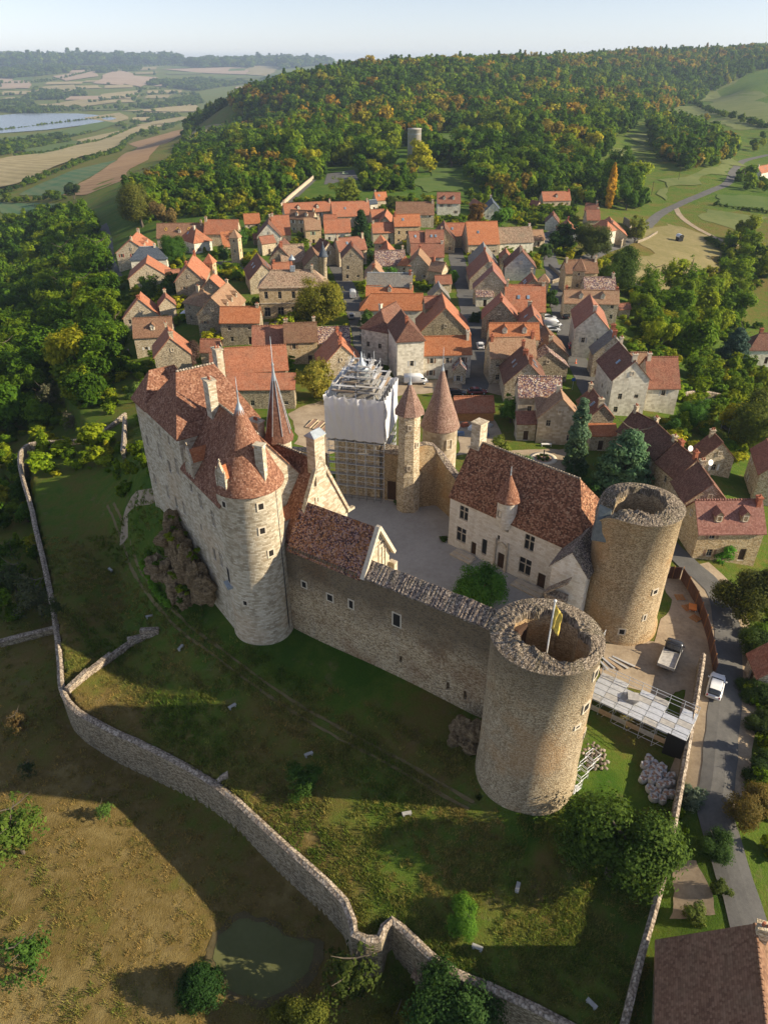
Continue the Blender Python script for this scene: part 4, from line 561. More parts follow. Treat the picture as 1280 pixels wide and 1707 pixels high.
# slender spire
t = empty('stair_turret', (-13.0, 79.3, COURT), R(-20), 'slender stair turret with needle-like brown spire behind the wing roof', 'turret'); m = MB(); m.lathe((0, 0), [(1.55, 0), (1.55, 21.0), (1.75, 21.2), (1.75, 21.4)], 8, smooth=False); m.build('wall', S['ash'], t)
m = MB(); m.lathe((0, 0), [(1.95, 21.3), (1.6, 22.2), (0.0, 30.3)], 8, smooth=False); r_ = m.build('spire', T['D'], t)
m = MB()
for k in range(8): m.beam((1.6 * math.cos(k * R(45)), 1.6 * math.sin(k * R(45)), 22.2), (0, 0, 30.3), 0.09)
m.build('hip_rolls', S['lead'], r_)
m = MB(); m.lathe((0, 0), [(0.3, 28.9), (0.16, 29.9), (0.1, 30.6), (0.17, 30.8), (0.05, 31.1), (0.03, 34.2), (0, 34.2)], 10); m.build('lead_finial', S['lead'], r_)
# curtain wall, built as a thick block with a sloping stone-tile coping roof
A, B = Vector((-12.2, 69.95, 0)), Vector((13.8, 52.9, 0)); L = (B - A).length; d4 = math.atan2(B.y - A.y, B.x - A.x)
COPN = 110
t = empty('curtain_wall', (A.x, A.y, 0), d4, 'long high rubble curtain wall with dark stone-tile coping between the round towers', 'wall'); m = MB()
hl = [(3.0, 8.2, 0.6, 0.8), (6.9, 7.9, 0.75, 0.9), (10.0, 8.3, 0.55, 1.1), (16.3, 8.9, 0.9, 1.7), (16.9, 3.2, 0.4, 1.0), (23.2, 2.4, 0.4, 1.2), (25.4, 2.2, 0.4, 1.3)]
facade(m, (0, 0), (L, 0), -1.5, 13.4, hl, 0.6); facade(m, (L, 2.2), (0, 2.2), 0, 13.4, [], 0.3); m.build('wall_body', S['curt'], t)
for s_, z_, w_, h_ in hl[:4]: add_window(t, (s_, 0.0, z_), 0, w_, h_, 'slit')
m = MB()
for i in range(24): m.box((1.3 + i * 0.42, -0.16, 13.05), (0.2, 0.34, 0.55))
m.build('corbel_table', S['curt'], t)
m = MB(); N_ = COPN
for i in range(N_):
    x0, x1 = 11.6 + (L + 0.4 - 11.6) * i / N_, 11.6 + (L + 0.4 - 11.6) * (i + 1) / N_; j = lambda k: 0.05 * math.sin(k * 0.31) + 0.11 * (math.sin(round(k) * 127.1 + 3) * 43758.5 % 1.0 - 0.5)
    m.face([(x0, -0.35, 13.3 + j(i)), (x1, -0.35, 13.3 + j(i + 1)), (x1, 1.3, 14.75 + j(i + 301)), (x0, 1.3, 14.75 + j(i + 300))], [(x0, 0), (x1, 0), (x1, 2.2), (x0, 2.2)]); m.face([(x0, 1.3, 14.75 + j(i + 300)), (x1, 1.3, 14.75 + j(i + 301)), (x1, 2.6, 13.5), (x0, 2.6, 13.5)]); m.face([(x0, -0.35, 13.1 + j(i)), (x1, -0.35, 13.1 + j(i + 1)), (x1, -0.35, 13.3 + j(i + 1)), (x0, -0.35, 13.3 + j(i))])
m.build('coping', T['coping'], t)
# chapel on the wall
ch = block('chapel', 'castle chapel with multicoloured stone-tile roof and pale end gable with traceried window', 'chapel', (A.x + .836 * 1.0 + .549 * .1, A.y - .549 * 1.0 + .836 * .1), d4, 10.6, 5.6, COURT, 13.6, 18.0, roof=T['chapel'], wall=S['ash'], og=0.05, oh=0.5, zfound=0)
m = MB(); x = 10.95
for a, b in (((x, -0.45, 11.75), (x, 2.8, 17.05)), ((x, 2.8, 17.05), (x, 6.0, 11.75))): m.beam(a, b, 0.55, 0.4)
m.build('gable_coping', S['dress'], ch)
o = add_window(ch, (10.62, 4.0, 12.2), math.pi / 2, 1.3, 3.4, 'castlearch'); m = MB(); m.box((0, -0.02, 0.5), (0.12, 0.16, 4.2)); m.box((-.31, -0.02, 1.5), (.48, 0.14, 0.12)); m.box((.31, -0.02, 1.5), (.48, 0.14, 0.12)); m.build('tracery', S['dress'], o)
m = MB(); m.box((10.95, 2.3, 5.5), (0.7, 0.6, 13.4)); m.build('buttress', S['dress'], ch); m = MB(); m.box((11.0, 5.75, 5.0), (0.9, 0.7, 11.0)); m.build('buttress', S['ash'], ch)
# ruined round towers
def ruined_tower(name, label, c, Ro, H, mat, rin, seed, base_ext=0.25, floor=7.0, notch=None, lowa=None, low=0.0):
    t = empty(name, (c[0], c[1], 0), 0, label, 'tower'); rr = random.Random(seed); ph = [rr.uniform(0, 6.28) for _ in range(8)]; n = 72
    jag = lambda th: 0.14 * math.sin(7 * th + ph[0]) + 0.10 * math.sin(17 * th + ph[1]) + 0.07 * math.sin(31 * th + ph[2])
    def lowf(th):
        if lowa is None: return 0.0
        dd = (th - lowa + math.pi) % (2 * math.pi) - math.pi; return -low * math.exp(-(dd / 0.5) ** 2)
    def rinf(th):
        r = rin * (1 + 0.05 * math.sin(3 * th + ph[3]) + 0.03 * math.sin(11 * th + ph[4]))
        if notch:
            dd = (th - notch[0] + math.pi) % (2 * math.pi) - math.pi; r += notch[1] * math.exp(-(dd / notch[2]) ** 4)
        return min(r, Ro - 0.35)
    m = MB(); m.lathe((0, 0), [(Ro + base_ext, -2), (Ro + base_ext * 0.8, 1.2), (Ro + 0.06, 2.0), (Ro, H * 0.5), (Ro, H - 0.1), (Ro + 0.16, H), (Ro + 0.16, H + 0.14)], n, zf=lambda th, k: lowf(th) if k > 3 else 0); m.build('wall', mat, t)
    m = MB(); n2 = 190; K_ = 9; rj = {}
    def head(k, th):
        i_ = int(round(th / (2 * math.pi) * n2)) % n2; key = (k, i_); v = k / K_
        if key not in rj: rj[key] = (rr.uniform(-.035, .035), rr.uniform(-.04, .04))
        r0, r1 = Ro + 0.18, rinf(th); return r0 + (r1 - r0) * min(1, v * K_ / (K_ - 1)) + rj[key][0] * (0 < k), H + 0.14 + 0.55 * math.sin(v * 1.6) + (jag(th + v) * 0.9 * v + rj[key][1] if k else 0) + lowf(th) - (0.9 if k == K_ else 0)
    m.lathe((0, 0), [(1.0, 0.0)] * (K_ + 1), n2, rf=lambda th, k: head(k, th)[0], zf=lambda th, k: head(k, th)[1], smooth=False)
    for q in range(0, len(m.uv), 4):
        fi = q // 4; k, i_ = fi // n2, fi % n2; u0, u1 = Ro * 2 * math.pi * i_ / n2, Ro * 2 * math.pi * (i_ + 1) / n2; d = (Ro - rin) / K_; m.uv[q:q + 4] = [(u0, k * d), (u1, k * d), (u1, k * d + d), (u0, k * d + d)]
    m.build('wall_head', S['rim'], t)
    m = MB(); m.lathe((0, 0), [(1.0, H + 0.5), (1.0, H - 1.2), (1.0, H * 0.6), (1.0, floor)], n, rf=lambda th, k: rinf(th) + (0.06 if k == 0 else 0) if k < 2 else rin * (1 + 0.03 * math.sin(9 * th + k)), zf=lambda th, k: lowf(th) if k < 2 else 0, flip=False, smooth=False); m.lathe((0, 0), [(rin * 1.04, floor), (0, floor)], 24); m.build('inner_wall', S['ruin2'], t)
    return t
ft = ruined_tower('ruined_tower', 'massive roofless round tower with flagpole nearest the camera', (14.65, 48.1), 4.93, 18.3, S['ruin'], 2.9, 5, 0.22, 8.0, (R(-52), 1.35, 0.7))
for th, z, w, h in ((-38, 16.6, 0.75, 0.85), (-45, 12.9, 0.8, 0.8), (-27, 8.0, 0.5, 0.5), (-54, 10.9, 0.5, 0.25)): wall_window(ft, (0, 0), 4.96, R(th), z, w, h)
m = MB(); m.box((0, 0, 0), (1.5, 0.5, 2.6)); m.build('doorway', M['wood'], ft, (-1.95, 1.95, 16.4), R(45))
fp = empty('flagpole', (14.3, 46.2, 9.0), 0, 'white flagpole with limp yellow flag on the nearest round tower', 'flagpole'); rod('pole', (0, 0, 0), (0, 0, 14.8), 0.07, M['white'], fp, 8)
m = MB(); ys_ = plain_mat('flag_yellow', (0.62, 0.46, 0.10), 0.8, 0.3, 3)
for i in range(5):
    for k in range(8):
        q = lambda a, b: (0.08 + a * 0.14 + 0.03 * math.sin(b * 1.3), 0.09 * math.sin(a * 2.1 + b * 0.5), 14.5 - b * 0.32 - a * 0.22)
        m.face([q(i, k), q(i + 1, k), q(i + 1, k + 1), q(i, k + 1)], smooth=True)
fo = m.build('flag', ys_, fp); md = fo.modifiers.new('thick', 'SOLIDIFY'); md.thickness = 0.02
m = MB(); m.lathe((0, 0), [(0, 14.75), (0.13, 14.8), (0.13, 14.95), (0, 15.0)], 8); m.build('finial_ball', M['white'], fp)
rt = ruined_tower('ruined_tower', 'roofless golden stone round tower by the gravel yard, behind the residence roof', (30.2, 71.0), 4.75, 18.0, S['ruin2'], 2.85, 9, 0.45, 8.0, None, R(172), 2.6)
for th, z, w, h in ((-62, 8.3, 0.6, 0.55), (-100, 2.4, 0.6, 0.7), (-15, 9.5, 0.5, 0.6), (-70, 4.5, 0.25, 0.7)): wall_window(rt, (0, 0), 4.78, R(th), z, w, h)
m = MB(); m.quadbox([(-5.5, -1.0, 13.6), (-4.2, -2.4, 14.2), (-3.4, -0.6, 14.6), (-4.9, 1.0, 13.9)], [(-5.1, -0.6, 16.4), (-4.2, -1.6, 15.6), (-3.4, -0.2, 17.4), (-4.6, 0.9, 17.5)]); m.build('tarpaulin', plain_mat('tarpaulin_grey', (0.11, 0.13, 0.13), 0.4, 0.3, 2), rt)
# residence (right wing)
lg = block('castle_residence', 'pale castle residence with big mottled brown tile roof and mullioned windows', 'castle wing', (9.5, 87.0), math.atan2(-.676, .737), 20.9, 9.7, COURT, 10.0, 16.6, 0.0, 16.8, roof=T['logis'], wall=S['pale'], ridge=S['cap'], og=0.1,
    holes={'f': [(2.5, 6.4, 1.5, 2.2, 'castlecross'), (2.3, 2.6, 1.7, 2.4, 'castlecross'), (4.6, 1.25, 0.9, 2.2, 'archdoor'), (6.4, 2.4, 0.9, 2.6, 'castle'), (8.6, 5.0, 0.4, 0.8, 'castle'), (9.7, 7.0, 0.7, 0.9, 'castle'), (9.3, 1.4, 1.1, 2.6, 'archdoor'), (13.4, 6.4, 1.5, 2.4, 'castlecross'), (13.2, 2.4, 1.9, 2.6, 'castlecross'), (15.9, 1.3, 1.2, 2.4, 'archdoor'), (18.3, 2.4, 1.6, 2.5, 'castlecross')], 'r': [(5.2, 3.2, 1.5, 2.6, 'castlecross')]}, zfound=-2.5)
chimney(lg, 0.7, 4.9, 12, 18.3, 1.5, 1.7, S['ash'], 0)
m = MB(); m.lathe((9.3, 0.25), [(0.9, 7.0), (1.35, 8.3), (1.35, 11.4), (1.5, 11.6)], 20); tt = m.build('bartizan', S['pale'], lg); cone_roof(tt, (9.3, 0.25), 1.75, 11.55, 15.2, T['castle'], 1.2, 24); add_window(tt, (9.0, -1.08, 9.6), 0, 0.6, 0.9, 'shut')
m = MB()
for s_ in (-1, 1): m.box((9.3 + s_ * 0.95, -0.15, 2.0), (0.22, 0.3, 4.2)); m.box((9.3 + s_ * 0.95, -0.15, 4.4), (0.14, 0.2, 0.9))
for i in range(6): a = math.pi * i / 6; b = math.pi * (i + 1) / 6; m.beam((9.3 + 0.9 * math.cos(a), -0.12, 3.1 + 1.5 * math.sin(a)), (9.3 + 0.9 * math.cos(b), -0.12, 3.1 + 1.5 * math.sin(b)), 0.14)
m.build('portal_carving', S['dress'], lg)
for x_, w_ in ((3.8, 3.6), (14.8, 4.6)): m = MB(); m.box((x_, -1.3, 0.12), (w_, 1.6, 0.24)); m.box((x_, -0.9, 0.32), (w_ * 0.9, 0.9, 0.16)); m.build('entrance_step', S['dress'], lg)
# gabled annex between residence and ruined tower
ax = block('castle_annex', 'sunlit stone annex with rough stone-tile roof at the end of the residence', 'castle wing', (24.5, 68.4), math.atan2(.84, .54), 6.0, 4.4, 0.0, 9.6, 12.2, roof=T['coping'], wall=S['pale'], holes={'f': [(3.2, 5.6, 1.4, 2.6, 'castlecross')]}, zfound=-1)
m = MB(); m.extrude_down([(-0.5, 4.4, 6.2), (-1.9, 4.4, 6.2), (-1.9, 1.6, 9.0), (-0.5, 1.6, 9.0)], 0.3); m.box((-1.0, 3.0, 3.0), (1.4, 2.6, 6.0)); m.build('buttress', S['cap'], ax)
# octagonal turret, conical tower, gate range
t = empty('octagonal_turret', (3.8, 97.2, COURT), 0, 'octagonal stair turret with faceted pink spire right of the scaffolding', 'turret'); m = MB(); m.lathe((0, 0), [(1.95, -0.5), (1.95, 6.5), (1.75, 7.0), (1.75, 16.6), (1.95, 16.8)], 8, R(22.5), R(382.5), smooth=False); m.build('wall', S['c'], t); m = MB(); m.lathe((0, 0), [(2.35, 16.7), (2.0, 17.4), (0.0, 21.6)], 8, R(22.5), R(382.5), smooth=False); r_ = m.build('spire', T['cone'], t); m = MB(); m.lathe((0, 0), [(0.3, 20.9), (0.1, 21.7), (0.15, 21.9), (0.03, 22.2), (0.03, 23.8), (0, 23.8)], 8); m.build('lead_finial', S['lead'], r_)
for th, z in ((-90, 14.8), (-45, 11.8), (-90, 8.0), (-90, 4.0)): add_window(t, (1.68 * math.cos(R(th)), 1.68 * math.sin(R(th)), z), R(th + 90), 0.45, 0.75, 'castle')
add_window(t, (1.3, -1.3, 1.05), R(45), 0.9, 2.0, 'door')
t = empty('conical_tower', (8.9, 102.5, COURT), 0, 'round tower with tall pink-brown cone roof between turret and residence', 'tower'); m = MB(); m.lathe((0, 0), [(2.75, -0.5), (2.75, 11.9), (2.95, 12.1)], 40); m.build('wall', S['t'], t); cone_roof(t, (0, 0), 3.1, 12.05, 21.8, T['cone'], 3.0, 40, 0.14); wall_window(t, (0, 0), 2.78, R(-62), 9.8, 0.9, 1.6, 'shut')
free_wall('rampart', 'ruined rampart of golden rubble between conical tower and residence', [(5.3, 97.6, 12.5), (7.5, 98.2, 12.0), (8.8, 98.0, 10.6), (10.2, 95.6, 9.3), (11.6, 92.6, 8.8), (12.6, 89.8, 8.6)], 1.1, lambda x, y: 0.5, S['ruin2'], T['coping'], 1.0, jag=0.2)
gt = block('gate_range', 'dark gate passage wall between scaffolded tower and octagonal turret', 'wall', (-0.2, 99.6), R(-18), 3.0, 1.6, COURT, 10.4, 11.0, roof=S['cap'], wall=S['ruin2'], holes={'f': [(1.5, 1.9, 1.5, 3.6, 'archdoor')]}, zfound=-0.5)
free_wall('rampart', 'low stone rampart left of the scaffolded tower, behind the spire', [(-9.3, 101.5, 8.4), (-13, 103.5, 8.4), (-18, 104.5, 8.3)], 1.4, lambda x, y: 0.3, S['ruin2'], S['cap'], 2.0)
# ------------------------------------------------------------------ scaffolded gate tower
so, sa = Vector((-9.0, 101.0, 0)), R(-13); t = empty('gate_tower', (so.x, so.y, COURT), sa, 'square gate tower wrapped in scaffolding and white sheeting', 'tower')
m = MB(); facade(m, (0.9, 0.9), (8.3, 0.9), -0.5, 16.5, [(3, 11, 1, 1.6), (6, 11, 1, 1.6), (3, 6, 1, 1.6), (5.2, 1.5, 1.4, 2.8)]); facade(m, (8.3, 0.9), (8.3, 8.4), -0.5, 16.5, []); facade(m, (8.3, 8.4), (0.9, 8.4), -0.5, 16.5, []); facade(m, (0.9, 8.4), (0.9, 0.9), -0.5, 16.5, []); m.build('wall', S['c'], t)
m = MB(); m.quadbox([(0.6, 0.6, 16.4), (8.6, 0.6, 16.4), (8.6, 8.7, 16.4), (0.6, 8.7, 16.4)], [(3.3, 3.4, 19.2), (5.9, 3.4, 19.2), (5.9, 6.0, 19.2), (3.3, 6.0, 19.2)]); r_ = m.build('roof', T['G'], t)
m = MB(); m.lathe((4.6, 4.7), [(1.25, 19.1), (1.25, 20.6), (1.5, 20.7), (1.1, 21.1), (0.4, 21.8), (0.15, 22.6), (0.03, 23.4), (0, 23.4)], 10); m.build('lantern', S['lead'], r_)
for s_, z_ in ((3, 11), (6, 11), (3, 6)): add_window(t, (s_, 1.04, z_), 0, 1, 1.6)
sc = empty('scaffold', (so.x, so.y, COURT), sa, 'galvanised tube scaffolding around the gate tower, rising above its sheeting', 'scaffold'); hx = [0.0, 1.53, 3.07, 4.6, 6.13, 7.67, 9.2]; top = 17.2; rs = random.Random(3)
alu_ = plain_mat('pale_deck', (0.62, 0.62, 0.62), 0.5, 0.2, 3); deck = plain_mat('scaffold_deck', (0.40, 0.38, 0.35), 0.6, 0.25, 3); ora = plain_mat('toe_board', (0.42, 0.30, 0.19), 0.7, 0.2, 3)
for x_ in hx:
    for y_ in (0.0, 0.75): rod('standard', (x_, y_, 0), (x_, y_, top + rs.uniform(0.2, 1.2)), 0.05, M['steel'], sc)
for y_ in hx[1:]:
    for x_ in (9.2, 8.45): rod('standard', (x_, y_, 0), (x_, y_, top + rs.uniform(0.2, 1.2)), 0.05, M['steel'], sc)
for k in range(1, 9):
    z = k * 2.0 + 0.2
    for o_ in (0, 1.0):
        if z + o_ > top + 0.6: continue
        rod('ledger', (0, 0, z + o_), (9.2, 0, z + o_), 0.045, M['steel'], sc); rod('ledger', (9.2, 0, z + o_), (9.2, 9.2, z + o_), 0.045, M['steel'], sc)
    for i in range(6): slab('deck_board', (hx[i] + 0.77, 0.38, z - 0.02), (1.5, 0.62, 0.05), 0, deck, sc); slab('deck_board', (8.83, hx[i] + 0.77, z - 0.02), (0.62, 1.5, 0.05), 0, deck, sc)
    if k % 2: rod('brace', (hx[k % 5], -0.03, z - 2), (hx[k % 5 + 1], -0.03, z), 0.028, M['steel'], sc)
# upper cage round the roof and lantern
for ring, (lo, hi, z0_, z1_) in enumerate(((1.0, 8.2, 17.2, 19.2), (2.2, 7.0, 18.2, 21.2), (3.0, 6.2, 19.6, 22.4))):
    pts = [(lo, lo), ((lo + hi) / 2, lo), (hi, lo), (hi, (lo + hi) / 2), (hi, hi), ((lo + hi) / 2, hi), (lo, hi), (lo, (lo + hi) / 2)]
    for i, (a_, b_) in enumerate(pts):
        rod('standard', (a_, b_ + 0.1, 16.8), (a_, b_ + 0.1, z1_ + rs.uniform(0, 0.7)), 0.035, M['steel'], sc); c_, d_ = pts[(i + 1) % 8]
        for z in np.arange(z0_, z1_ + 0.1, 1.0): rod('ledger', (a_, b_ + 0.1, z), (c_, d_ + 0.1, z), 0.03, M['steel'], sc)
        if i % 2 == ring % 2: rod('brace', (a_, b_ + 0.1, z0_), (c_, d_ + 0.1, z1_ - 1), 0.028, M['steel'], sc)
        slab('deck_board', ((a_ + c_) / 2 + rs.uniform(-.1, .1), (b_ + d_) / 2 + 0.1, z0_ + 1.9 + .1 * (i % 2)), (abs(c_ - a_) * .9 + 0.55, abs(d_ - b_) * .9 + 0.55, 0.05), 0, deck if i % 2 else alu_, sc)
        slab('deck_board', ((a_ + c_) / 2, (b_ + d_) / 2 + 0.1, z0_ + 1.0), (abs(c_ - a_) + 0.5, abs(d_ - b_) + 0.5, 0.06), 0, ora if i % 3 == 0 else deck, sc)
nb = NB('scaffold_sheet'); uvn = nb.n('UVMap').outputs[0]; fz = nb.noise(nb.vmath('MULTIPLY', uvn, (1.6, 0.5, 1)), 1.0, 4, 0.6); bs = nb.n('BsdfPrincipled', {'Base Color': (0.78, 0.78, 0.80, 1), 'Roughness': 0.45, 'Specular IOR Level': 0.3}); tl = nb.n('BsdfTranslucent', {'Color': (0.75, 0.75, 0.78, 1)}); bn = nb.n('Bump', {'Height': fz, 'Strength': 0.9, 'Distance': 0.3}); nb.t.links.new(bn.outputs[0], bs.inputs['Normal']); mx = nb.n('MixShader', {0: 0.25, 1: bs.outputs[0], 2: tl.outputs[0]}); nb.t.links.new(mx.outputs[0], nb.out.inputs[0]); M['sheet'] = nb.m
def sheeting(p0, p1, z0, z1, bulge=0.12):
    p0, p1 = Vector((*p0, 0)), Vector((*p1, 0)); L = (p1 - p0).length; d = (p1 - p0) / L; n = Vector((d.y, -d.x, 0)); m = MB(); nx, nz = 42, 22
    def P(i, k):
        s, v = i / nx, k / nz; bay = abs(math.sin(math.pi * s * 6)); sag = bulge * bay * (0.5 + 0.5 * math.sin(v * 9 + s * 12)) + 0.07 * math.sin(s * 40 + v * 5) * (0.3 + v) + (0.16 * math.sin(s * 23 + 2) * math.exp(-((v - 0.86) / 0.1) ** 2))
        return tuple(p0 + d * (s * L) + n * (0.08 + sag) + Vector((0, 0, z0 + (z1 - z0) * v + (0.28 * bay * (0.4 - bay) if k == nz else 0) - (0.2 * bay if k == 0 else 0))))
    for i in range(nx):
        for k in range(nz): m.face([P(i, k), P(i + 1, k), P(i + 1, k + 1), P(i, k + 1)], [(L * i / nx, (z1 - z0) * k / nz), (L * (i + 1) / nx, (z1 - z0) * k / nz), (L * (i + 1) / nx, (z1 - z0) * (k + 1) / nz), (L * i / nx, (z1 - z0) * (k + 1) / nz)], True)
    return m
sh = empty('scaffold_sheeting', (so.x, so.y, COURT + 10.8), sa, 'white plastic sheeting wrapped round the upper scaffold', 'sheeting')
for p0, p1 in (((-0.1, -0.1), (9.3, -0.1)), ((9.3, -0.1), (9.3, 9.3)), ((9.3, 9.3), (-0.1, 9.3)), ((-0.1, 9.3), (-0.1, -0.1))):
    o = sheeting(p0, p1, 0.0, 7.0).build('sheet', M['sheet'], sh)
# ------------------------------------------------------------------ rock outcrops
rockm = stone_mat('outcrop_rock', [(0.2, (0.06, 0.045, 0.032)), (0.5, (0.17, 0.125, 0.085)), (0.8, (0.30, 0.24, 0.17))], 0.8, 0.5, 0.6, rubble=True, stain=(0.05, 0.045, 0.03), stain_amt=0.7, bump=1.0)
nb = NB('cliff_rock'); P = nb.n('TexCoord').outputs['Object']; f = nb.math('ADD', nb.math('MULTIPLY', nb.noise(nb.vmath('MULTIPLY', P, (1.0, 1.0, 2.6)), 1.3, 7, 0.8), 0.7), nb.math('MULTIPLY', nb.noise(P, 6.0, 4, 0.7), 0.3)); M['rock'] = nb.finish(nb.ramp(f, [(0.36, (0.05, 0.036, 0.02)), (0.5, (0.23, 0.165, 0.092)), (0.64, (0.44, 0.345, 0.215))]), 0.95, f, 1.0, 0.5, 0.1)
ro = empty('rock_outcrop', (-22.5, 72.0, 0), 0, 'craggy brown rock outcrop under the left castle wall', 'rock')
for i, (x, y, z, sx, sy, sz) in enumerate(((-6.0, 8.0, 7.0, 2.2, 2.4, 4.2), (-4.6, 5.4, 6.2, 1.7, 2.0, 4.0), (-3.2, 3.4, 5.2, 1.6, 1.9, 4.0), (-1.9, 1.8, 4.6, 1.5, 1.7, 3.6), (-0.6, 0.2, 4.4, 1.2, 1.4, 2.6), (-5.4, 3.6, 2.6, 1.8, 1.8, 2.8), (-7.6, 6.0, 3.4, 1.8, 2.0, 2.6), (-4.0, 1.4, 1.4, 1.2, 1.2, 1.5), (-9.2, 7.8, 2.6, 1.6, 1.7, 1.6))): rock(ro, 'boulder', (x, y, z), (sx * .85, sy * .85, sz * .8), 40 + i, M['rock'], 4)
LEDGE = [(-22.5 + x, 72.0 + y, z + sz * .55) for x, y, z, sx, sy, sz in ((-6.0, 8.0, 7.0, 2.2, 2.4, 4.2), (-4.6, 5.4, 6.2, 1.7, 2, 4), (-3.2, 3.4, 5.2, 1.6, 1.9, 4), (-5.4, 3.6, 2.6, 1.8, 1.8, 2.8), (-7.6, 6.0, 3.4, 1.8, 2.0, 2.6), (-4, 1.4, 1.4, 1.2, 1.2, 1.5), (-9.2, 7.8, 2.6, 1.6, 1.7, 1.6))]
ro = empty('rock_outcrop', (9.0, 51.6, -0.3), 0, 'pale rocks at the foot of the nearest round tower', 'rock')
for i, (x, y, z, s_) in enumerate(((0.6, 0.4, 0.8, 1.3), (-0.4, 1.2, 0.6, 1.2), (0.4, -0.9, 0.4, 0.9), (-1.2, 0.2, 0.2, 0.8))): rock(ro, 'boulder', (x, y, z), (s_, s_, s_ * 1.3), 70 + i, M['rock'])
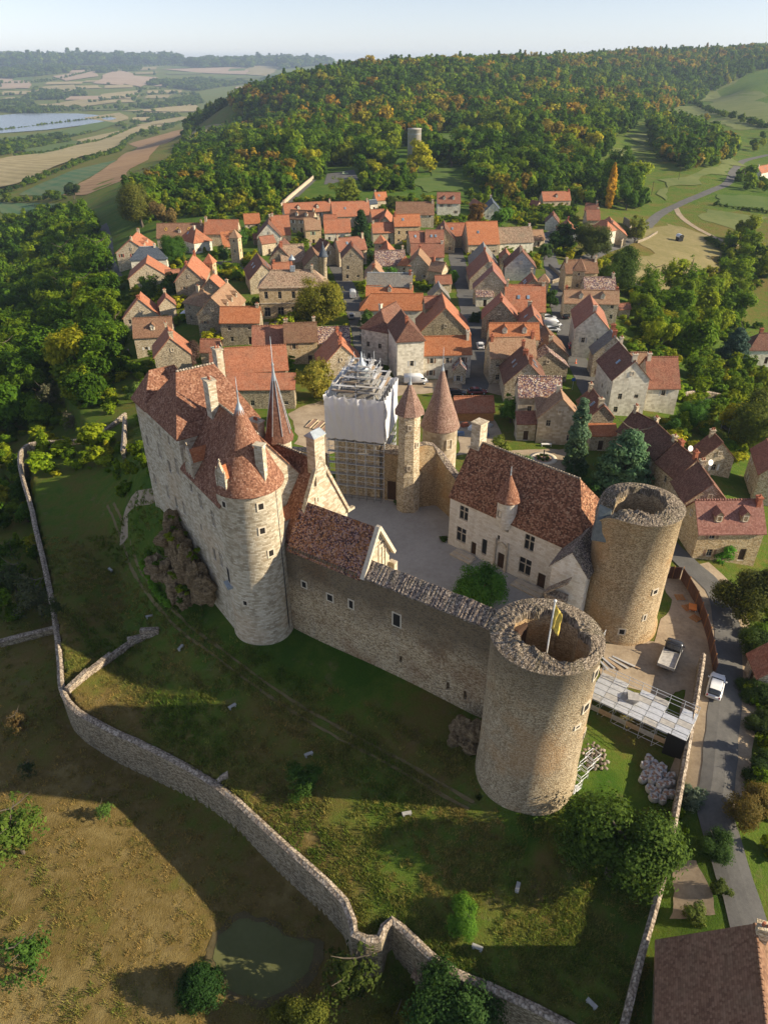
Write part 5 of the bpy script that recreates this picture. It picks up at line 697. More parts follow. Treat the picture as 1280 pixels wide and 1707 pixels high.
# ------------------------------------------------------------------ retaining walls
RW = []
for i in range(len(WALL)):
    a, b = WALL[max(i - 1, 0)], WALL[min(i + 1, len(WALL) - 1)]; dx, dy = b[0] - a[0], b[1] - a[1]; l_ = math.hypot(dx, dy); RW.append((WALL[i][0] + dy / l_ * 0.36, WALL[i][1] - dx / l_ * 0.36, max(WALL[i][2], float(terrain([WALL[i][0] + 0.0], [WALL[i][1]])[0]) if i < 3 else -99) + 0.45))
low = lambda x, y: float(terrain([x], [y])[0]) - 6.5
free_wall('retaining_wall', 'long winding retaining wall between the castle lawn and the dry lower field', RW, 0.68, low, S['ret'], S['cap'], 1.2, jag=0.07)
VILLAGE = [
(-96.2,288.1,-4.9,1.671,15,6,10,5.6,'g','T','c',2,2,'cream stone house with red shutters at the left edge of the village'),
(-85.3,268.5,-3.3,0.167,5.9,3.34,8.5,5.18,'h','S','w',1,0,'white house with blue slate hipped roof beside the red shuttered house'),
(-81.5,253.4,-3.2,1.794,11.7,6.6,7.5,2.88,'g','T','c',0,0,'cream gabled barn in front of the blue slate roof'),
(-71.2,245.8,-1.9,0.365,4.5,1.57,4.5,2.92,'g','R','g',0,0,'low red link roof between the cream barn and the turreted house'),
(-82.9,306.9,-2.8,0.069,18.3,4.44,9,4.56,'g','B','c',1,1,'long brown roof with three yellow tile lozenges'),
(-74.6,295.8,-2.0,-0.827,3.2,3.94,8.5,4.56,'h','T','w',1,0,'orange hipped wing projecting from the long brown roof'),
(-65.7,306.3,-1.4,0.0,13.4,4.25,9,4.76,'g','T','c',1,0,'long streaky terracotta barn behind the dovecote'),
(-61.3,291.7,-1.1,0.281,4.1,7.31,7,2.98,'s','O','c',0,0,'steep orange lean-to against the dovecote'),
(-53.4,268.6,-0.7,-0.209,0,1.59,12,9.5,'p','N','o',0,0,'tall square dovecote tower with tan pyramid roof'),
(-58.6,336.1,-1.1,0.216,6.8,3.22,6,2.8,'g','O','c',0,0,'small orange open barn right of the streaky barn'),
(-41.8,305.0,-0.5,0.189,7.0,5.91,10,4.07,'g','T','c',1,0,'wide red-orange roof left of the ochre house with green shutters'),
(-45.9,301.8,-0.6,1.664,15,4.65,9,4.35,'g','D','w',1,0,'dark narrow roof with white wall left of the wide red-orange roof'),
(-50.4,301.9,-0.8,0.259,4.6,1.34,4,2.64,'g','R','g',0,0,'tiny red outbuilding beside the ivy wall'),
(-44.7,283.8,-0.6,0.602,5.8,1.92,6.5,4.6,'g','R','c',0,0,'low red roof over a stone wall with two dark windows'),
(-35.5,259.3,-0.4,1.584,15,3.65,9,5.35,'g','D','g',1,0,'dark gabled roof between the low red roof and the mottled tan roof'),
(-31.8,255.2,-0.3,0.236,8.1,4.55,9,4.47,'g','M','g',1,0,'mottled tan roof behind the town hall'),
(-39.7,235.2,-0.3,1.841,15,4.46,9,4.53,'g','D','c',0,0,'dark brown roof with two white skylights left of the town hall'),
(-32.1,231.2,-0.2,0.263,6.1,2.05,8.5,6.43,'g','T','o',1,0,'orange roof directly behind the town hall ridge'),
(-25.6,204.7,-0.1,0.056,12.1,3.47,12.5,9.01,'m','M','o',1,0,'large ochre town hall with hipped roof, arched windows and small belfry'),
(-23.8,249.3,-0.2,1.757,11.9,3.53,8.5,4.97,'g','B','c',1,0,'gabled brown house beside the round slate turret'),
(-21.3,266.4,-0.2,-1.027,7.0,2.73,8,5.28,'g','D','c',0,0,'dark twin-gabled roof behind the slate turret'),
(-34.0,338.5,0.1,0.299,21.3,3.13,9,5.86,'g','T','c',2,2,'long terracotta house with dormers at the back of the village'),
(-34.4,323.2,-0.1,-0.267,10.8,2.82,8.5,5.7,'g','B','c',1,2,'brown roofed house with white dormers in the back row'),
(-28.6,300.8,-0.2,0.207,6.2,3.4,9.5,6.07,'g','N','o',1,0,'ochre house with tan roof and green shutters'),
(-19.0,305.2,0.1,0.123,10.4,4.02,8,3.97,'g','T','w',0,0,'white walled house with plain red roof left of the dark fir'),
(-22.3,314.9,0.1,0.0,5.2,2.0,8,6.02,'g','T','c',0,0,'narrow red roof behind the white walled red-roofed house'),
(-14.9,335.3,0.5,0.192,16.4,4.83,9.5,4.7,'g','T','c',1,0,'big plain terracotta barn at the back of the village'),
(-1.9,375.4,1.0,0.326,5.8,2.81,7,4.2,'g','O','c',1,0,'small bright orange house with skylight at the wood edge'),
(-5.4,365.8,1.0,0.471,3.8,1.2,5,3.83,'g','S','w',0,0,'little white flat-looking house under the small orange one'),
(-2.9,330.2,0.6,0.252,5.9,2.67,7,4.33,'g','T','c',0,0,'low terracotta roof behind the little grey gable'),
(0.8,323.5,0.5,1.504,15,2.68,7,4.32,'g','T','g',0,0,'grey gable with pink verge left of the tall orange house'),
(-0.6,300.0,0.2,0.146,8.4,2.84,7.5,4.65,'g','T','c',1,0,'cream house with red roof right of the dark fir'),
(8.9,301.1,0.1,0.126,10.3,3.39,10.5,7.08,'g','O','o',1,0,'tall ochre house with orange roof and one skylight'),
(13.5,334.9,0.4,0.0,16.5,4.2,9.5,5.31,'g','B','c',1,0,'long brown roof with tall chimney below the green meadow'),
(30.6,364.9,-0.1,0.0,10.8,3.89,9.5,5.63,'g','R','w',0,2,'white house with two dormers at the top of the street'),
(51.3,363.7,-1.2,1.503,15,4.8,7.5,2.7,'g','S','w',1,0,'small black slate gabled house behind the round trees'),
(45.7,373.6,-0.8,1.758,15,2.01,5,3.0,'g','R','c',0,0,'low red shed beside the black slate house'),
(27.9,296.5,-0.3,0.0,7.8,3.74,8.5,4.76,'g','T','o',0,0,'red roofed house with a red garage door at the street end'),
(23.2,291.2,-0.2,1.521,15,4.19,9,4.81,'g','D','g',0,0,'dark cross wing of the house with red garage door'),
(37.0,287.0,-0.6,0.101,11.8,6.46,11,4.52,'g','O','c',0,0,'large square orange barn roof at the head of the street'),
(50.5,292.2,-1.1,0.174,13.6,4.38,8.5,4.1,'g','M','w',1,0,'mossy brown barn with white wall right of the orange barn'),
(61.8,303.4,-1.7,0.256,4.7,2.88,6,3.13,'g','N','c',0,0,'small tan roof at the right end of the mossy barn'),
(12.1,282.1,-0.1,0.193,5.8,3.22,8,4.8,'g','R','c',0,0,'red-brown roof with one skylight right of the tall orange house'),
(18.9,281.6,-0.1,0.0,6.7,3.72,8.5,4.76,'g','R','c',1,0,'red-brown roof with two blue skylights'),
(15.2,261.0,-0.1,0.0,11.4,3.49,8,4.52,'g','R','w',1,0,'broad plain red-brown roof left of the street'),
(-1.2,268.9,-0.1,-0.209,0,1.89,9.5,7,'p','T','c',0,0,'small square tower with red pyramid roof'),
(1.1,261.9,-0.1,-1.541,12.6,4.43,7.5,3.07,'g','T','c',0,0,'red roof slope right behind the pyramid tower'),
(1.9,247.7,-0.1,0.09,9.9,3.61,8.5,4.87,'g','L','c',1,0,'mottled brown roof in front of the pyramid tower'),
(7.0,244.8,-0.1,-0.209,0,2.03,7.5,5,'p','O','c',0,0,'little orange pyramid roof over a courtyard tree'),
(-10.7,246.0,-0.1,1.657,8.2,3.44,11,7.56,'g','D','g',1,0,'tall house with pale rendered gable facing the town hall tree'),
(-12.3,266.0,-0.1,0.399,10.5,3.35,9,5.65,'g','R','c',2,0,'red-brown roof with skylight behind the pale gable'),
(-2.9,233.7,-0.0,1.581,10.3,3.14,7.5,4.36,'g','N','c',1,0,'tan gabled house above the grey mossy roof'),
(1.7,211.2,-0.0,-0.054,12.9,2.72,10,7.28,'g','G','c',1,0,'long grey mossy roof with a red brick chimney'),
(1.6,208.6,-0.0,0.0,13.4,1.88,7,5.11,'g','O','c',1,1,'orange roof strip under the grey mossy roof'),
(3.5,196.8,-0.0,0.0,14.2,3.17,8,4.81,'a','O','w',0,0,'bright orange hipped roof above the white corner house'),
(4.7,159.8,0.2,1.741,9.1,3.03,13,9.97,'a','D','w',1,0,'tall white house with dark hipped roof facing the scaffolded tower'),
(1.1,171.2,0.1,1.056,7.4,3.6,12,8.4,'a','D','w',1,0,'white corner house with hipped roof and arched doorway'),
(14.1,157.8,0.1,0.077,10.9,2.9,9,6.1,'g','O','w',1,0,'white house with patchy orange roof and stone chimney'),
(17.1,153.0,0.1,1.482,3.5,1.39,5,3.61,'g','L','c',0,0,'small stone porch house with lauze roof and flower box'),
(12.7,188.8,-0.0,0.134,4.2,2.06,9.5,7.42,'g','R','g',0,0,'grey stone house with flat parapet and small red roof'),
(15.3,183.6,-0.0,1.572,13.0,6.57,10,3.43,'g','T','g',0,0,'large stone barn with salmon roof left of the middle street'),
(14.7,180.3,-0.0,-1.53,5.6,3.2,7,3.8,'g','T','g',1,0,'low stone wing with salmon lean roof below the large stone barn'),
(16.0,209.9,-0.0,1.586,6.6,2.82,7,4.18,'g','G','c',0,0,'greenish metal roof by the middle street'),
(18.5,228.6,-0.0,0.148,5.0,1.77,5,3.23,'g','R','c',0,0,'small pink-brown outbuilding by the middle street hedge'),
(11.7,247.0,-0.1,1.468,9.8,4.06,8.5,4.45,'g','N','c',1,0,'tan gabled house left of the street with dark left slope'),
(17.7,238.3,-0.1,-0.534,4.8,2.2,7,4.81,'g','N','c',1,0,'low tan house with two dark windows by the street'),
(34.2,254.5,-0.2,1.5,13.1,4.68,8.5,3.82,'g','G','c',0,0,'grey metal barn roof in front of the orange barn'),
(33.0,238.1,-0.0,1.534,15,5.44,9,3.55,'g','R','c',1,0,'red roof in the middle of the row right of the street'),
(32.1,216.5,0.2,1.474,5.8,5.17,10,4.83,'g','P','c',1,0,'brown stone gable with one small window right of the street'),
(29.8,214.2,0.1,0.0,5.0,2.58,4.5,3.09,'s','L','w',0,0,'little white lean-to under the brown stone gable'),
(45.5,246.3,-0.1,1.475,9.0,5.01,9.5,4.5,'g','D','b',1,0,'blue-grey rendered gable house with satellite dish'),
(42.1,256.5,-0.3,1.459,6.5,1.89,7,5.1,'g','R','c',0,0,'small gable tucked behind the blue-grey house'),
(44.4,217.8,0.3,1.508,6.4,4.2,7.5,3.3,'g','R','c',1,0,'brown roof with two skylights below the blue-grey house'),
(46.6,211.6,0.4,-0.209,0,1.5,9.5,7.5,'p','N','o',0,0,'slim ochre tower with tan pyramid roof by the right street'),
(38.5,196.9,0.3,-0.057,10.7,5.31,10,4.67,'g','T','c',2,0,'wide red two-tone roof with blue skylight'),
(30.4,186.1,0.2,1.452,7.8,4.4,10,5.6,'g','R','g',1,0,'broad dark stone gable below the wide red roof'),
(37.6,180.1,0.2,1.46,9.3,3.05,8.5,5.45,'g','R','c',1,0,'gabled house between the stone gable and the parked cars'),
(30.1,162.6,0.1,0.0,11.3,2.56,10.5,7.94,'g','O','c',0,2,'vivid orange roof with two small dormers'),
(28.6,155.4,0.1,0.08,10.2,3.16,9.5,6.35,'g','N','c',2,0,'cream house with tan roof below the vivid orange roof'),
(30.2,146.3,0.1,1.522,10.7,4.42,9,4.58,'g','D','c',3,0,'dark brown gable with brick chimneys and two skylights'),
(30.2,130.6,0.2,-0.038,8.1,2.73,10,7.28,'g','L','t',0,0,'tan house with brightly mottled stone tile roof'),
(31.5,126.8,0.1,0.057,5.1,3.6,7.5,5.53,'s','N','t',0,0,'lower tan wing with striped tile roof and slit windows'),
(27.1,125.3,0.3,0.0,3.5,2.46,5,3.64,'s','R','t',0,0,'brown tiled porch of the mottled roof house'),
(33.0,123.8,0.1,1.461,4.6,3.86,9.5,5.64,'g','N','t',1,0,'tan end house with pale pink roof behind the tall spruce'),
(40.8,126.7,-0.2,1.592,8.3,2.36,8,5.64,'g','D','g',2,0,'dark red gabled house between spruce and cedar'),
(40.9,121.7,-0.1,0.0,4.8,2.28,4.5,3.25,'s','O','c',0,0,'orange tiled open shed beside the tall spruce'),
(36.9,163.5,0.0,-0.209,0,2.2,7,4.6,'p','L','g',0,0,'ruined stone hut with rough lauze roof'),
(39.0,165.1,-0.0,1.544,11.0,4.17,7.5,3.96,'g','B','g',1,0,'brown gabled house beside the row of parked cars'),
(36.8,155.8,-0.0,1.581,4.0,4.87,7,3.59,'g','L','g',0,0,'open timbered barn with lauze roof by the right street'),
(61.5,230.3,-0.2,0.078,10.2,2.91,9.5,6.57,'g','B','o',2,0,'ochre house with brown roof beside the big green tree'),
(58.7,219.8,-0.0,-0.209,0,1.66,12.5,9.3,'p','B','o',1,0,'square stone tower with brown pyramid roof'),
(63.8,215.3,-0.7,0.0,9.1,2.79,8.5,5.73,'g','L','c',1,0,'mottled pink lauze roof below the square tower'),
(58.2,201.8,-0.4,-0.083,14.9,2.63,8,5.38,'g','N','c',2,2,'tan roofed house with two dark dormers'),
(51.8,177.4,-0.4,1.411,15,3.89,11.5,7.6,'g','R','w',1,0,'big pale gabled house with half grey half red roof'),
(70.9,210.6,-2.2,0.191,3.5,1.2,3.5,2.54,'g','R','c',0,0,'small red shed on the terrace'),
(52.5,160.1,-0.9,1.489,5.1,3.96,10,6.04,'g','G','c',2,0,'grey-brown roofed house above the long cream house'),
(50.2,142.3,-0.9,1.595,11.2,3.73,12,8.28,'g','D','w',2,0,'long cream house with dark red tiles and big gable'),
(59.0,145.4,-1.8,0.0,6.6,4.72,10.5,5.78,'g','R','w',1,0,'cream wing with speckled red roof right of the big gable'),
(56.1,151.3,-1.4,0.0,3.5,2.6,9,6.6,'g','N','c',0,0,'small tan roof wedged behind the long cream house'),
(47.0,117.5,-0.3,2.031,5.7,3,8,5,'g','D','c',2,0,'dark roof at the head of the row behind the cedar'),
(47.7,108.9,-0.2,1.706,7.0,2.83,9,6.15,'g','D','c',1,0,'second dark roof of the row behind the cedar'),
(48.7,102.0,-0.2,1.798,5.6,2.84,9,6.17,'g','D','c',2,0,'third dark tiled roof in the row with white dish'),
(49.0,94.9,-0.2,1.536,6.4,3.15,9,5.86,'g','D','c',1,0,'last dark tiled house in the row, gable towards the ruined tower'),
(49.9,87.9,-0.3,0.017,9.5,3.2,8.5,5.31,'g','P','o',1,2,'ochre house with purple-red roof and two dormers by the lane'),
(60.0,115.3,-1.8,1.598,4.1,3.01,6.5,3.48,'g','D','c',1,0,'small dark barn behind the row'),
(67.4,110.3,-3.6,1.286,9.8,1.83,8,6.16,'g','R','c',0,0,'stone house cut by the right edge of the picture'),
(111.5,202.0,-12.8,0.0,5.1,3.45,8,4.54,'h','D','w',1,0,'dark roofed house beside the blue spruce'),
(26.7,23.5,-2.4,1.253,11.9,5.77,8,2.23,'g','B','c',2,0,'large dark brown roof in the bottom right corner'),
(45.1,60.5,-0.9,1.44,3.8,1.72,5,3.27,'g','R','c',0,0,'little red roof at the right edge by the lane'),
(-71.2,208.9,-3.8,1.757,7.0,5.19,8,2.81,'g','T','c',1,0,'cream gable with arched scar and brick chimney'),
(-64.2,210.6,-2.5,1.888,5.3,2.32,6.5,4.19,'g','R','c',1,0,'small half-timbered gable house'),
(-61.0,185.5,-3.6,0.159,9.8,3.65,8.5,4.84,'g','B','c',0,1,'sunlit brown roof with one arched dormer'),
(-51.3,166.2,-2.6,1.869,8.8,4.15,10,5.85,'g','T','g',2,0,'grey stone gable with red roof and two chimneys'),
(-60.1,228.7,-1.3,1.676,15,4.43,11,6.57,'g','T','g',2,0,'tall grey gable house beside the stair turret'),
(-56.5,238.3,-0.9,-0.209,0,1.5,10.5,8,'p','T','o',0,0,'slim square stair turret with pink pyramid roof'),
(-51.8,219.7,-0.9,1.488,5.7,3.6,8,4.6,'g','T','g',1,0,'small dark gable between turret and dormered roof'),
(-51.5,202.4,-1.4,-0.564,2.3,3.11,9,5.91,'h','N','g',1,0,'tan hipped roof with grey wall above the parked white van'),
(-44.0,192.7,-0.8,1.474,15,4.4,11,6.6,'g','N','g',1,3,'long pink roof with dormers and blank grey gable'),
(-36.9,182.4,-0.4,0.0,10.0,2.86,9,6.15,'g','O','g',1,0,'bright orange roof over grey wall with brown shutter'),
(-42.8,170.8,-1.0,0.0,4.6,2.16,5,2.86,'g','R','c',0,0,'little red roofed garden shed'),
(-39.1,161.7,-0.6,0.109,3.8,1.41,4.5,3.1,'g','R','c',0,0,'low red outbuilding beside the big tiled barn'),
(-28.1,169.1,-0.1,0.064,7.2,3.23,8,4.78,'g','R','o',0,0,'plain red-brown roof left of the shuttered ochre house'),
(-20.1,167.8,-0.0,0.12,7.7,3.19,9,5.81,'g','B','o',2,0,'ochre house with brown roof and white shutter'),
(-12.3,169.6,0.0,0.12,7.7,2.67,7.5,4.83,'g','L','o',0,0,'patchwork orange and yellow roof beside the street'),
(-10.3,156.9,0.1,1.779,9.7,4.84,9,4.17,'g','T','c',3,0,'red-orange gable with creeper and three brick chimneys'),
(-28.5,152.6,0.0,0.178,13.3,3.92,8.5,4.57,'g','T','c',0,0,'wide red tiled barn behind the castle spire'),
(-25.6,141.0,0.2,0.025,13.9,3.6,6.6,4.62,'s','T','g',0,0,'lower red tiled barn roof nearest the castle spire'),
(18.1,134.0,0.4,0.04,7.8,2.75,4.2,2.28,'g','T','k',0,0,'timber hut with red roof below the castle'),
(90.7,408.2,-3.4,0.135,15.1,3.56,7,3.43,'g','T','c',1,1,'long low red house among trees at the back'),
(76.4,344.1,-2.7,1.348,10.8,2.91,6.5,3.59,'g','D','w',1,0,'small white gable with dark door near the back trees'),
(79.7,326.4,-3.1,1.44,14.9,4.22,6,3.04,'g','T','w',1,0,'little orange roof beside the dark round tree'),
(96.7,353.1,-4.3,0.0,6.1,3.54,8,4.45,'g','R','c',1,0,'red roof at the front of the hamlet cluster on the right'),
(100.6,370.9,-4.4,-0.307,5.7,2.54,8,5.44,'g','R','c',1,0,'red roof at the back of the hamlet cluster on the right'),
(94.6,324.8,-5.0,-0.969,3.3,2.95,9,6.04,'h','T','w',0,0,'tall cream house with windows facing the meadow road'),
(100.2,334.8,-5.4,1.389,15,7.02,8,3.09,'g','T','c',1,0,'long sloping red roof beside the walled garden'),
(77.8,393.7,-2.7,-0.838,5.0,1.6,4,2.42,'g','R','c',0,0,'tiny garden shed among the back trees'),
(275.7,567.9,-9.5,0.771,30.2,3.6,8,4.39,'g','T','w',1,0,'white farmhouse by the far right road'),
(251.6,545.1,-7.8,-1.656,9.7,1.89,6,4.11,'g','D','c',0,0,'small dark barn by the far right road'),
]
# ------------------------------------------------------------------ village
def village_house(row, idx):
    mx, my, zg, ang, L, hw, hr, he, ty, rf, wl, nch, ndm, lab = row; rr = random.Random(idx * 31 + 5); cat = 'house'
    for k in ('barn', 'tower', 'shed', 'hut', 'town hall', 'porch'):
        if k in lab: cat = k; break
    W = 2 * hw; wallm, roofm = S[wl], T[rf]; ca, sa_ = math.cos(ang), math.sin(ang)
    def orig(x, y): return (mx + x * ca - y * sa_, my + x * sa_ + y * ca)
    name = {'town hall': 'town_hall', 'porch': 'porch_house', 'tower': 'house_tower'}.get(cat, cat)
    shc = {'c': [None, None, 'brownshut', 'white', 'greyshut'], 'o': ['green', None, 'brownshut'], 'w': ['brownshut', 'greyshut', None], 'g': [None, 'brownshut'], 't': [None], 'b': [None], 'k': [None]}[wl]
    sh = rr.choice(shc)
    if 'red shutters' in lab: sh = 'red'
    if 'green shutters' in lab: sh = 'green'
    def wins(Lx, gable=False):
        out = []
        if Lx < 2.6: return out
        n = max(1, int(Lx / 3.4)); st = 1 if he < 4.4 else 2
        for s_ in range(st):
            zc = 1.5 + s_ * 2.9
            if zc + 0.7 > he - 0.15: continue
            for i in range(n):
                if rr.random() < (0.45 if gable else 0.22): continue
                x = Lx * (i + 0.5) / n + rr.uniform(-0.3, 0.3)
                if s_ == 0 and i == n // 2 and not gable: out.append((x, 1.08, 1.0, 2.1, 'door'))
                else: out.append((x, zc, 0.85, 1.25 if rr.random() < 0.75 else 0.8, 'plain', sh))
        return out
    if ty == 'p':
        a = 2 * hw; root = empty(name, (*orig(-hw, -hw), zg), ang, lab, cat); m = MB(); hl = [(hw, he - 1.3, 0.6, 0.8), (hw, he * 0.5, 0.7, 1.1)]
        for p0, p1, rz in (((0, 0), (a, 0), 0), ((a, 0), (a, a), math.pi / 2), ((a, a), (0, a), math.pi), ((0, a), (0, 0), -math.pi / 2)):
            facade(m, p0, p1, -1.5, he, hl if rz in (0, math.pi / 2) else [])
        m.build('wall', wallm, root); e = 0.3; s_ = (hr - he) / hw; m = MB(); z = he - e * s_ * 0.5
        for p, q in (((-e, -e), (a + e, -e)), ((a + e, -e), (a + e, a + e)), ((a + e, a + e), (-e, a + e)), ((-e, a + e), (-e, -e))): m.extrude_down([(*p, z), (*q, z), (hw, hw, hr)], 0.15)
        m.build('roof', roofm, root)
        for x, zc, w, h in hl: add_window(root, (x, 0.14, zc), 0, w, h, 'shut' if zc > he * 0.6 else 'plain'); add_window(root, (a - 0.14, x, zc), math.pi / 2, w, h)
        return root
    if ty == 's':   # lean-to: high wall at the back
        o = orig(-L / 2, -hw); root = empty(name, (*o, zg), ang, lab, cat); m = MB(); hl = wins(L)
        facade(m, (0, 0), (L, 0), -1.5, he, [h[:4] for h in hl]); m.face([(L, 0, -1.5), (L, hw, -1.5), (L, hw, hr), (L, 0, he)]); m.face([(0, hw, -1.5), (0, 0, -1.5), (0, 0, he), (0, hw, hr)]); m.face([(L, hw, -1.5), (0, hw, -1.5), (0, hw, hr), (L, hw, hr)]); m.build('wall', wallm, root)
        m = MB(); s_ = (hr - he) / hw; m.extrude_down([(-0.25, -0.3, he - 0.3 * s_ + 0.12), (L + 0.25, -0.3, he - 0.3 * s_ + 0.12), (L + 0.25, hw + 0.15, hr + 0.12), (-0.25, hw + 0.15, hr + 0.12)], 0.15); m.build('roof', roofm, root)
        for h in hl: add_window(root, (h[0], 0.14, h[1]), 0, h[2], h[3], h[4], h[5] if len(h) > 5 else None)
        return root
    ra, rb, Lt, x0 = 0.0, None, L, -L / 2
    if ty in ('h', 'm'): Lt = L + 2 * hw; x0 = -Lt / 2; ra, rb = hw, hw + L
    elif ty == 'a': Lt = L + hw * 0.9; x0 = -L / 2 - hw * 0.9; ra, rb = hw * 0.9, Lt
    if ty == 'm':
        n = 5; H = {'f': [(Lt * (i + 0.5) / n, 6.6, 1.0, 2.0, 'plain') for i in range(n)] + [(Lt * (i + 0.5) / n, 1.9, 1.7, 2.6, 'arch') for i in range(n)], 'l': wins(W), 'r': wins(W), 'b': wins(Lt)}
    else: H = {'f': wins(Lt), 'b': wins(Lt), 'l': wins(W, True), 'r': wins(W, True)}
    root = block(name, lab, cat, orig(x0, -hw), ang, Lt, W, zg, zg + he, zg + hr, ra, rb, roofm, wallm, H, ridge=roofm if rf not in 'SG' else S['lead'])
    tanp = (hr - he) / hw
    gz = he + (hr - he) * 0.3
    if hr - he > 2.6:
        if ra < 0.01: add_window(root, (-0.02, hw + rr.uniform(-.3, .3), gz), -math.pi / 2, 0.6, 0.75)
        if rb is None: add_window(root, (Lt + 0.02, hw + rr.uniform(-.3, .3), gz), math.pi / 2, 0.6, 0.75)
    brick = 'brick' in lab or rr.random() < 0.3
    lo_, hi_ = (ra, rb if rb else Lt)
    for k in range(nch):
        x = [lo_ + 0.5, hi_ - 0.5, (lo_ + hi_) / 2][k % 3] if nch > 1 else rr.choice([lo_ + 0.5, hi_ - 0.6]); chimney(root, x, hw + rr.choice([-.4, 0, .4]), hr - 1.3, hr + rr.uniform(0.7, 1.3), rr.uniform(0.6, 1.0), 0.6, S['brick'] if brick else (S['dress'] if wl in 'wt' else S['c']), rr.choice([1, 2, 2]), math.pi / 2 * rr.choice([0, 1]))
    for k in range(ndm):
        x = lo_ + (hi_ - lo_) * (k + 0.75) / (ndm + 0.5); y0 = hw * 0.3
        for sy in ((-1, 1) if 'dormers' in lab and abs(math.sin(ang)) > 0.7 else (-1,)): dormer(root, x, y0 if sy < 0 else W - y0, he + tanp * y0, sy, tanp, 1.15, 1.1, roofm, S['w'] if wl in 'wc' else wallm)
    nsk = 2 if 'two' in lab and 'skylight' in lab else (1 if 'skylight' in lab else (1 if rr.random() < 0.15 else 0))
    for k in range(nsk):
        x = Lt * (0.35 + 0.25 * k) + rr.uniform(-0.4, 0.4); y = hw * 0.5; k2 = ('sky',)
        if k2 not in _win: m = MB(); m.box((0, 0, 0), (0.78, 1.1, 0.1)); g = MB(); g.box((0, 0, 0.06), (0.6, 0.92, 0.03)); _win[k2] = (m.mesh('skylight', S['lead']), g.mesh('pane', glass_mat('skylight_glass', (0.10, 0.14, 0.18), 0.08)))
        for sgn in ((1, -1) if abs(math.sin(ang)) > 0.7 else (1,)):
            o = place('skylight', _win[k2][0], root, (x, y if sgn > 0 else W - y, he + tanp * y + 0.22)); o.rotation_euler = (sgn * math.atan(tanp), 0, 0); place('pane', _win[k2][1], o)
    if ty == 'm':
        bf = MB(); bf.box((Lt / 2, hw, hr + 0.5), (1.3, 1.3, 1.4)); b_ = bf.build('belfry', S['lead'], root)
        for s_ in (-1, 1):
            for q in (-1, 1): rod('post', (Lt / 2 + s_ * 0.5, hw + q * 0.5, hr + 1.2), (Lt / 2 + s_ * 0.5, hw + q * 0.5, hr + 3.0), 0.07, M['wood'], b_)
        m = MB(); m.lathe((Lt / 2, hw), [(1.0, hr + 2.95), (0.5, hr + 3.6), (0, hr + 4.4)], 8); m.build('belfry_cap', S['lead'], b_)
        m = MB(); m.box((Lt / 2, -0.06, 4.35), (Lt, 0.14, 0.22)); m.box((Lt / 2, -0.1, he - 0.2), (Lt + 0.1, 0.22, 0.25)); m.build('string_course', S['dress'], root)
    if 'lozenges' in lab:
        dm_ = plain_mat('glazed_yellow', (0.55, 0.36, 0.05), 0.4, 0.1)
        for i in range(3):
            m = MB(); x, y = Lt * (0.2 + 0.25 * i), hw * 0.55; s_ = tanp; q = lambda a, b: (x + a, y + b, he + s_ * (y + b) + 0.24)
            for a0, b0, a1, b1 in ((0, .55, .55, 0), (.55, 0, 0, -.55), (0, -.55, -.55, 0), (-.55, 0, 0, .55)): m.beam(q(a0, b0), q(a1, b1), 0.2, 0.05)
            m.build('lozenge', dm_, root)
    return root
for i_, row_ in enumerate(VILLAGE): village_house(row_, i_)
t = empty('round_turret', (-20.0, 243.0, 0), 0, 'round turret with pointed blue slate cone behind the town hall', 'turret'); m = MB(); m.lathe((0, 0), [(1.25, -0.5), (1.25, 7.6), (1.4, 7.7)], 20); m.build('wall', S['c'], t); cone_roof(t, (0, 0), 1.6, 7.65, 11.6, T['S'], 0.8, 20)
t = empty('water_tower', (20.8, 548.0, float(terrain([20.8], [548.0])[0])), 0, 'plain grey cylindrical water tower at the edge of the forest', 'water tower'); m = MB(); m.lathe((0, 0), [(4.6, -2), (4.6, 21.2), (4.8, 21.3), (4.8, 21.8), (0, 22.1)], 32); m.build('shaft', plain_mat('old_concrete', (0.36, 0.33, 0.28), 0.9, 0.2, 0.3), t); m = MB(); m.lathe((0, 0), [(4.65, 18.5), (4.72, 18.5), (4.72, 18.8), (4.65, 18.8)], 32); m.build('band', S['lead'], t)
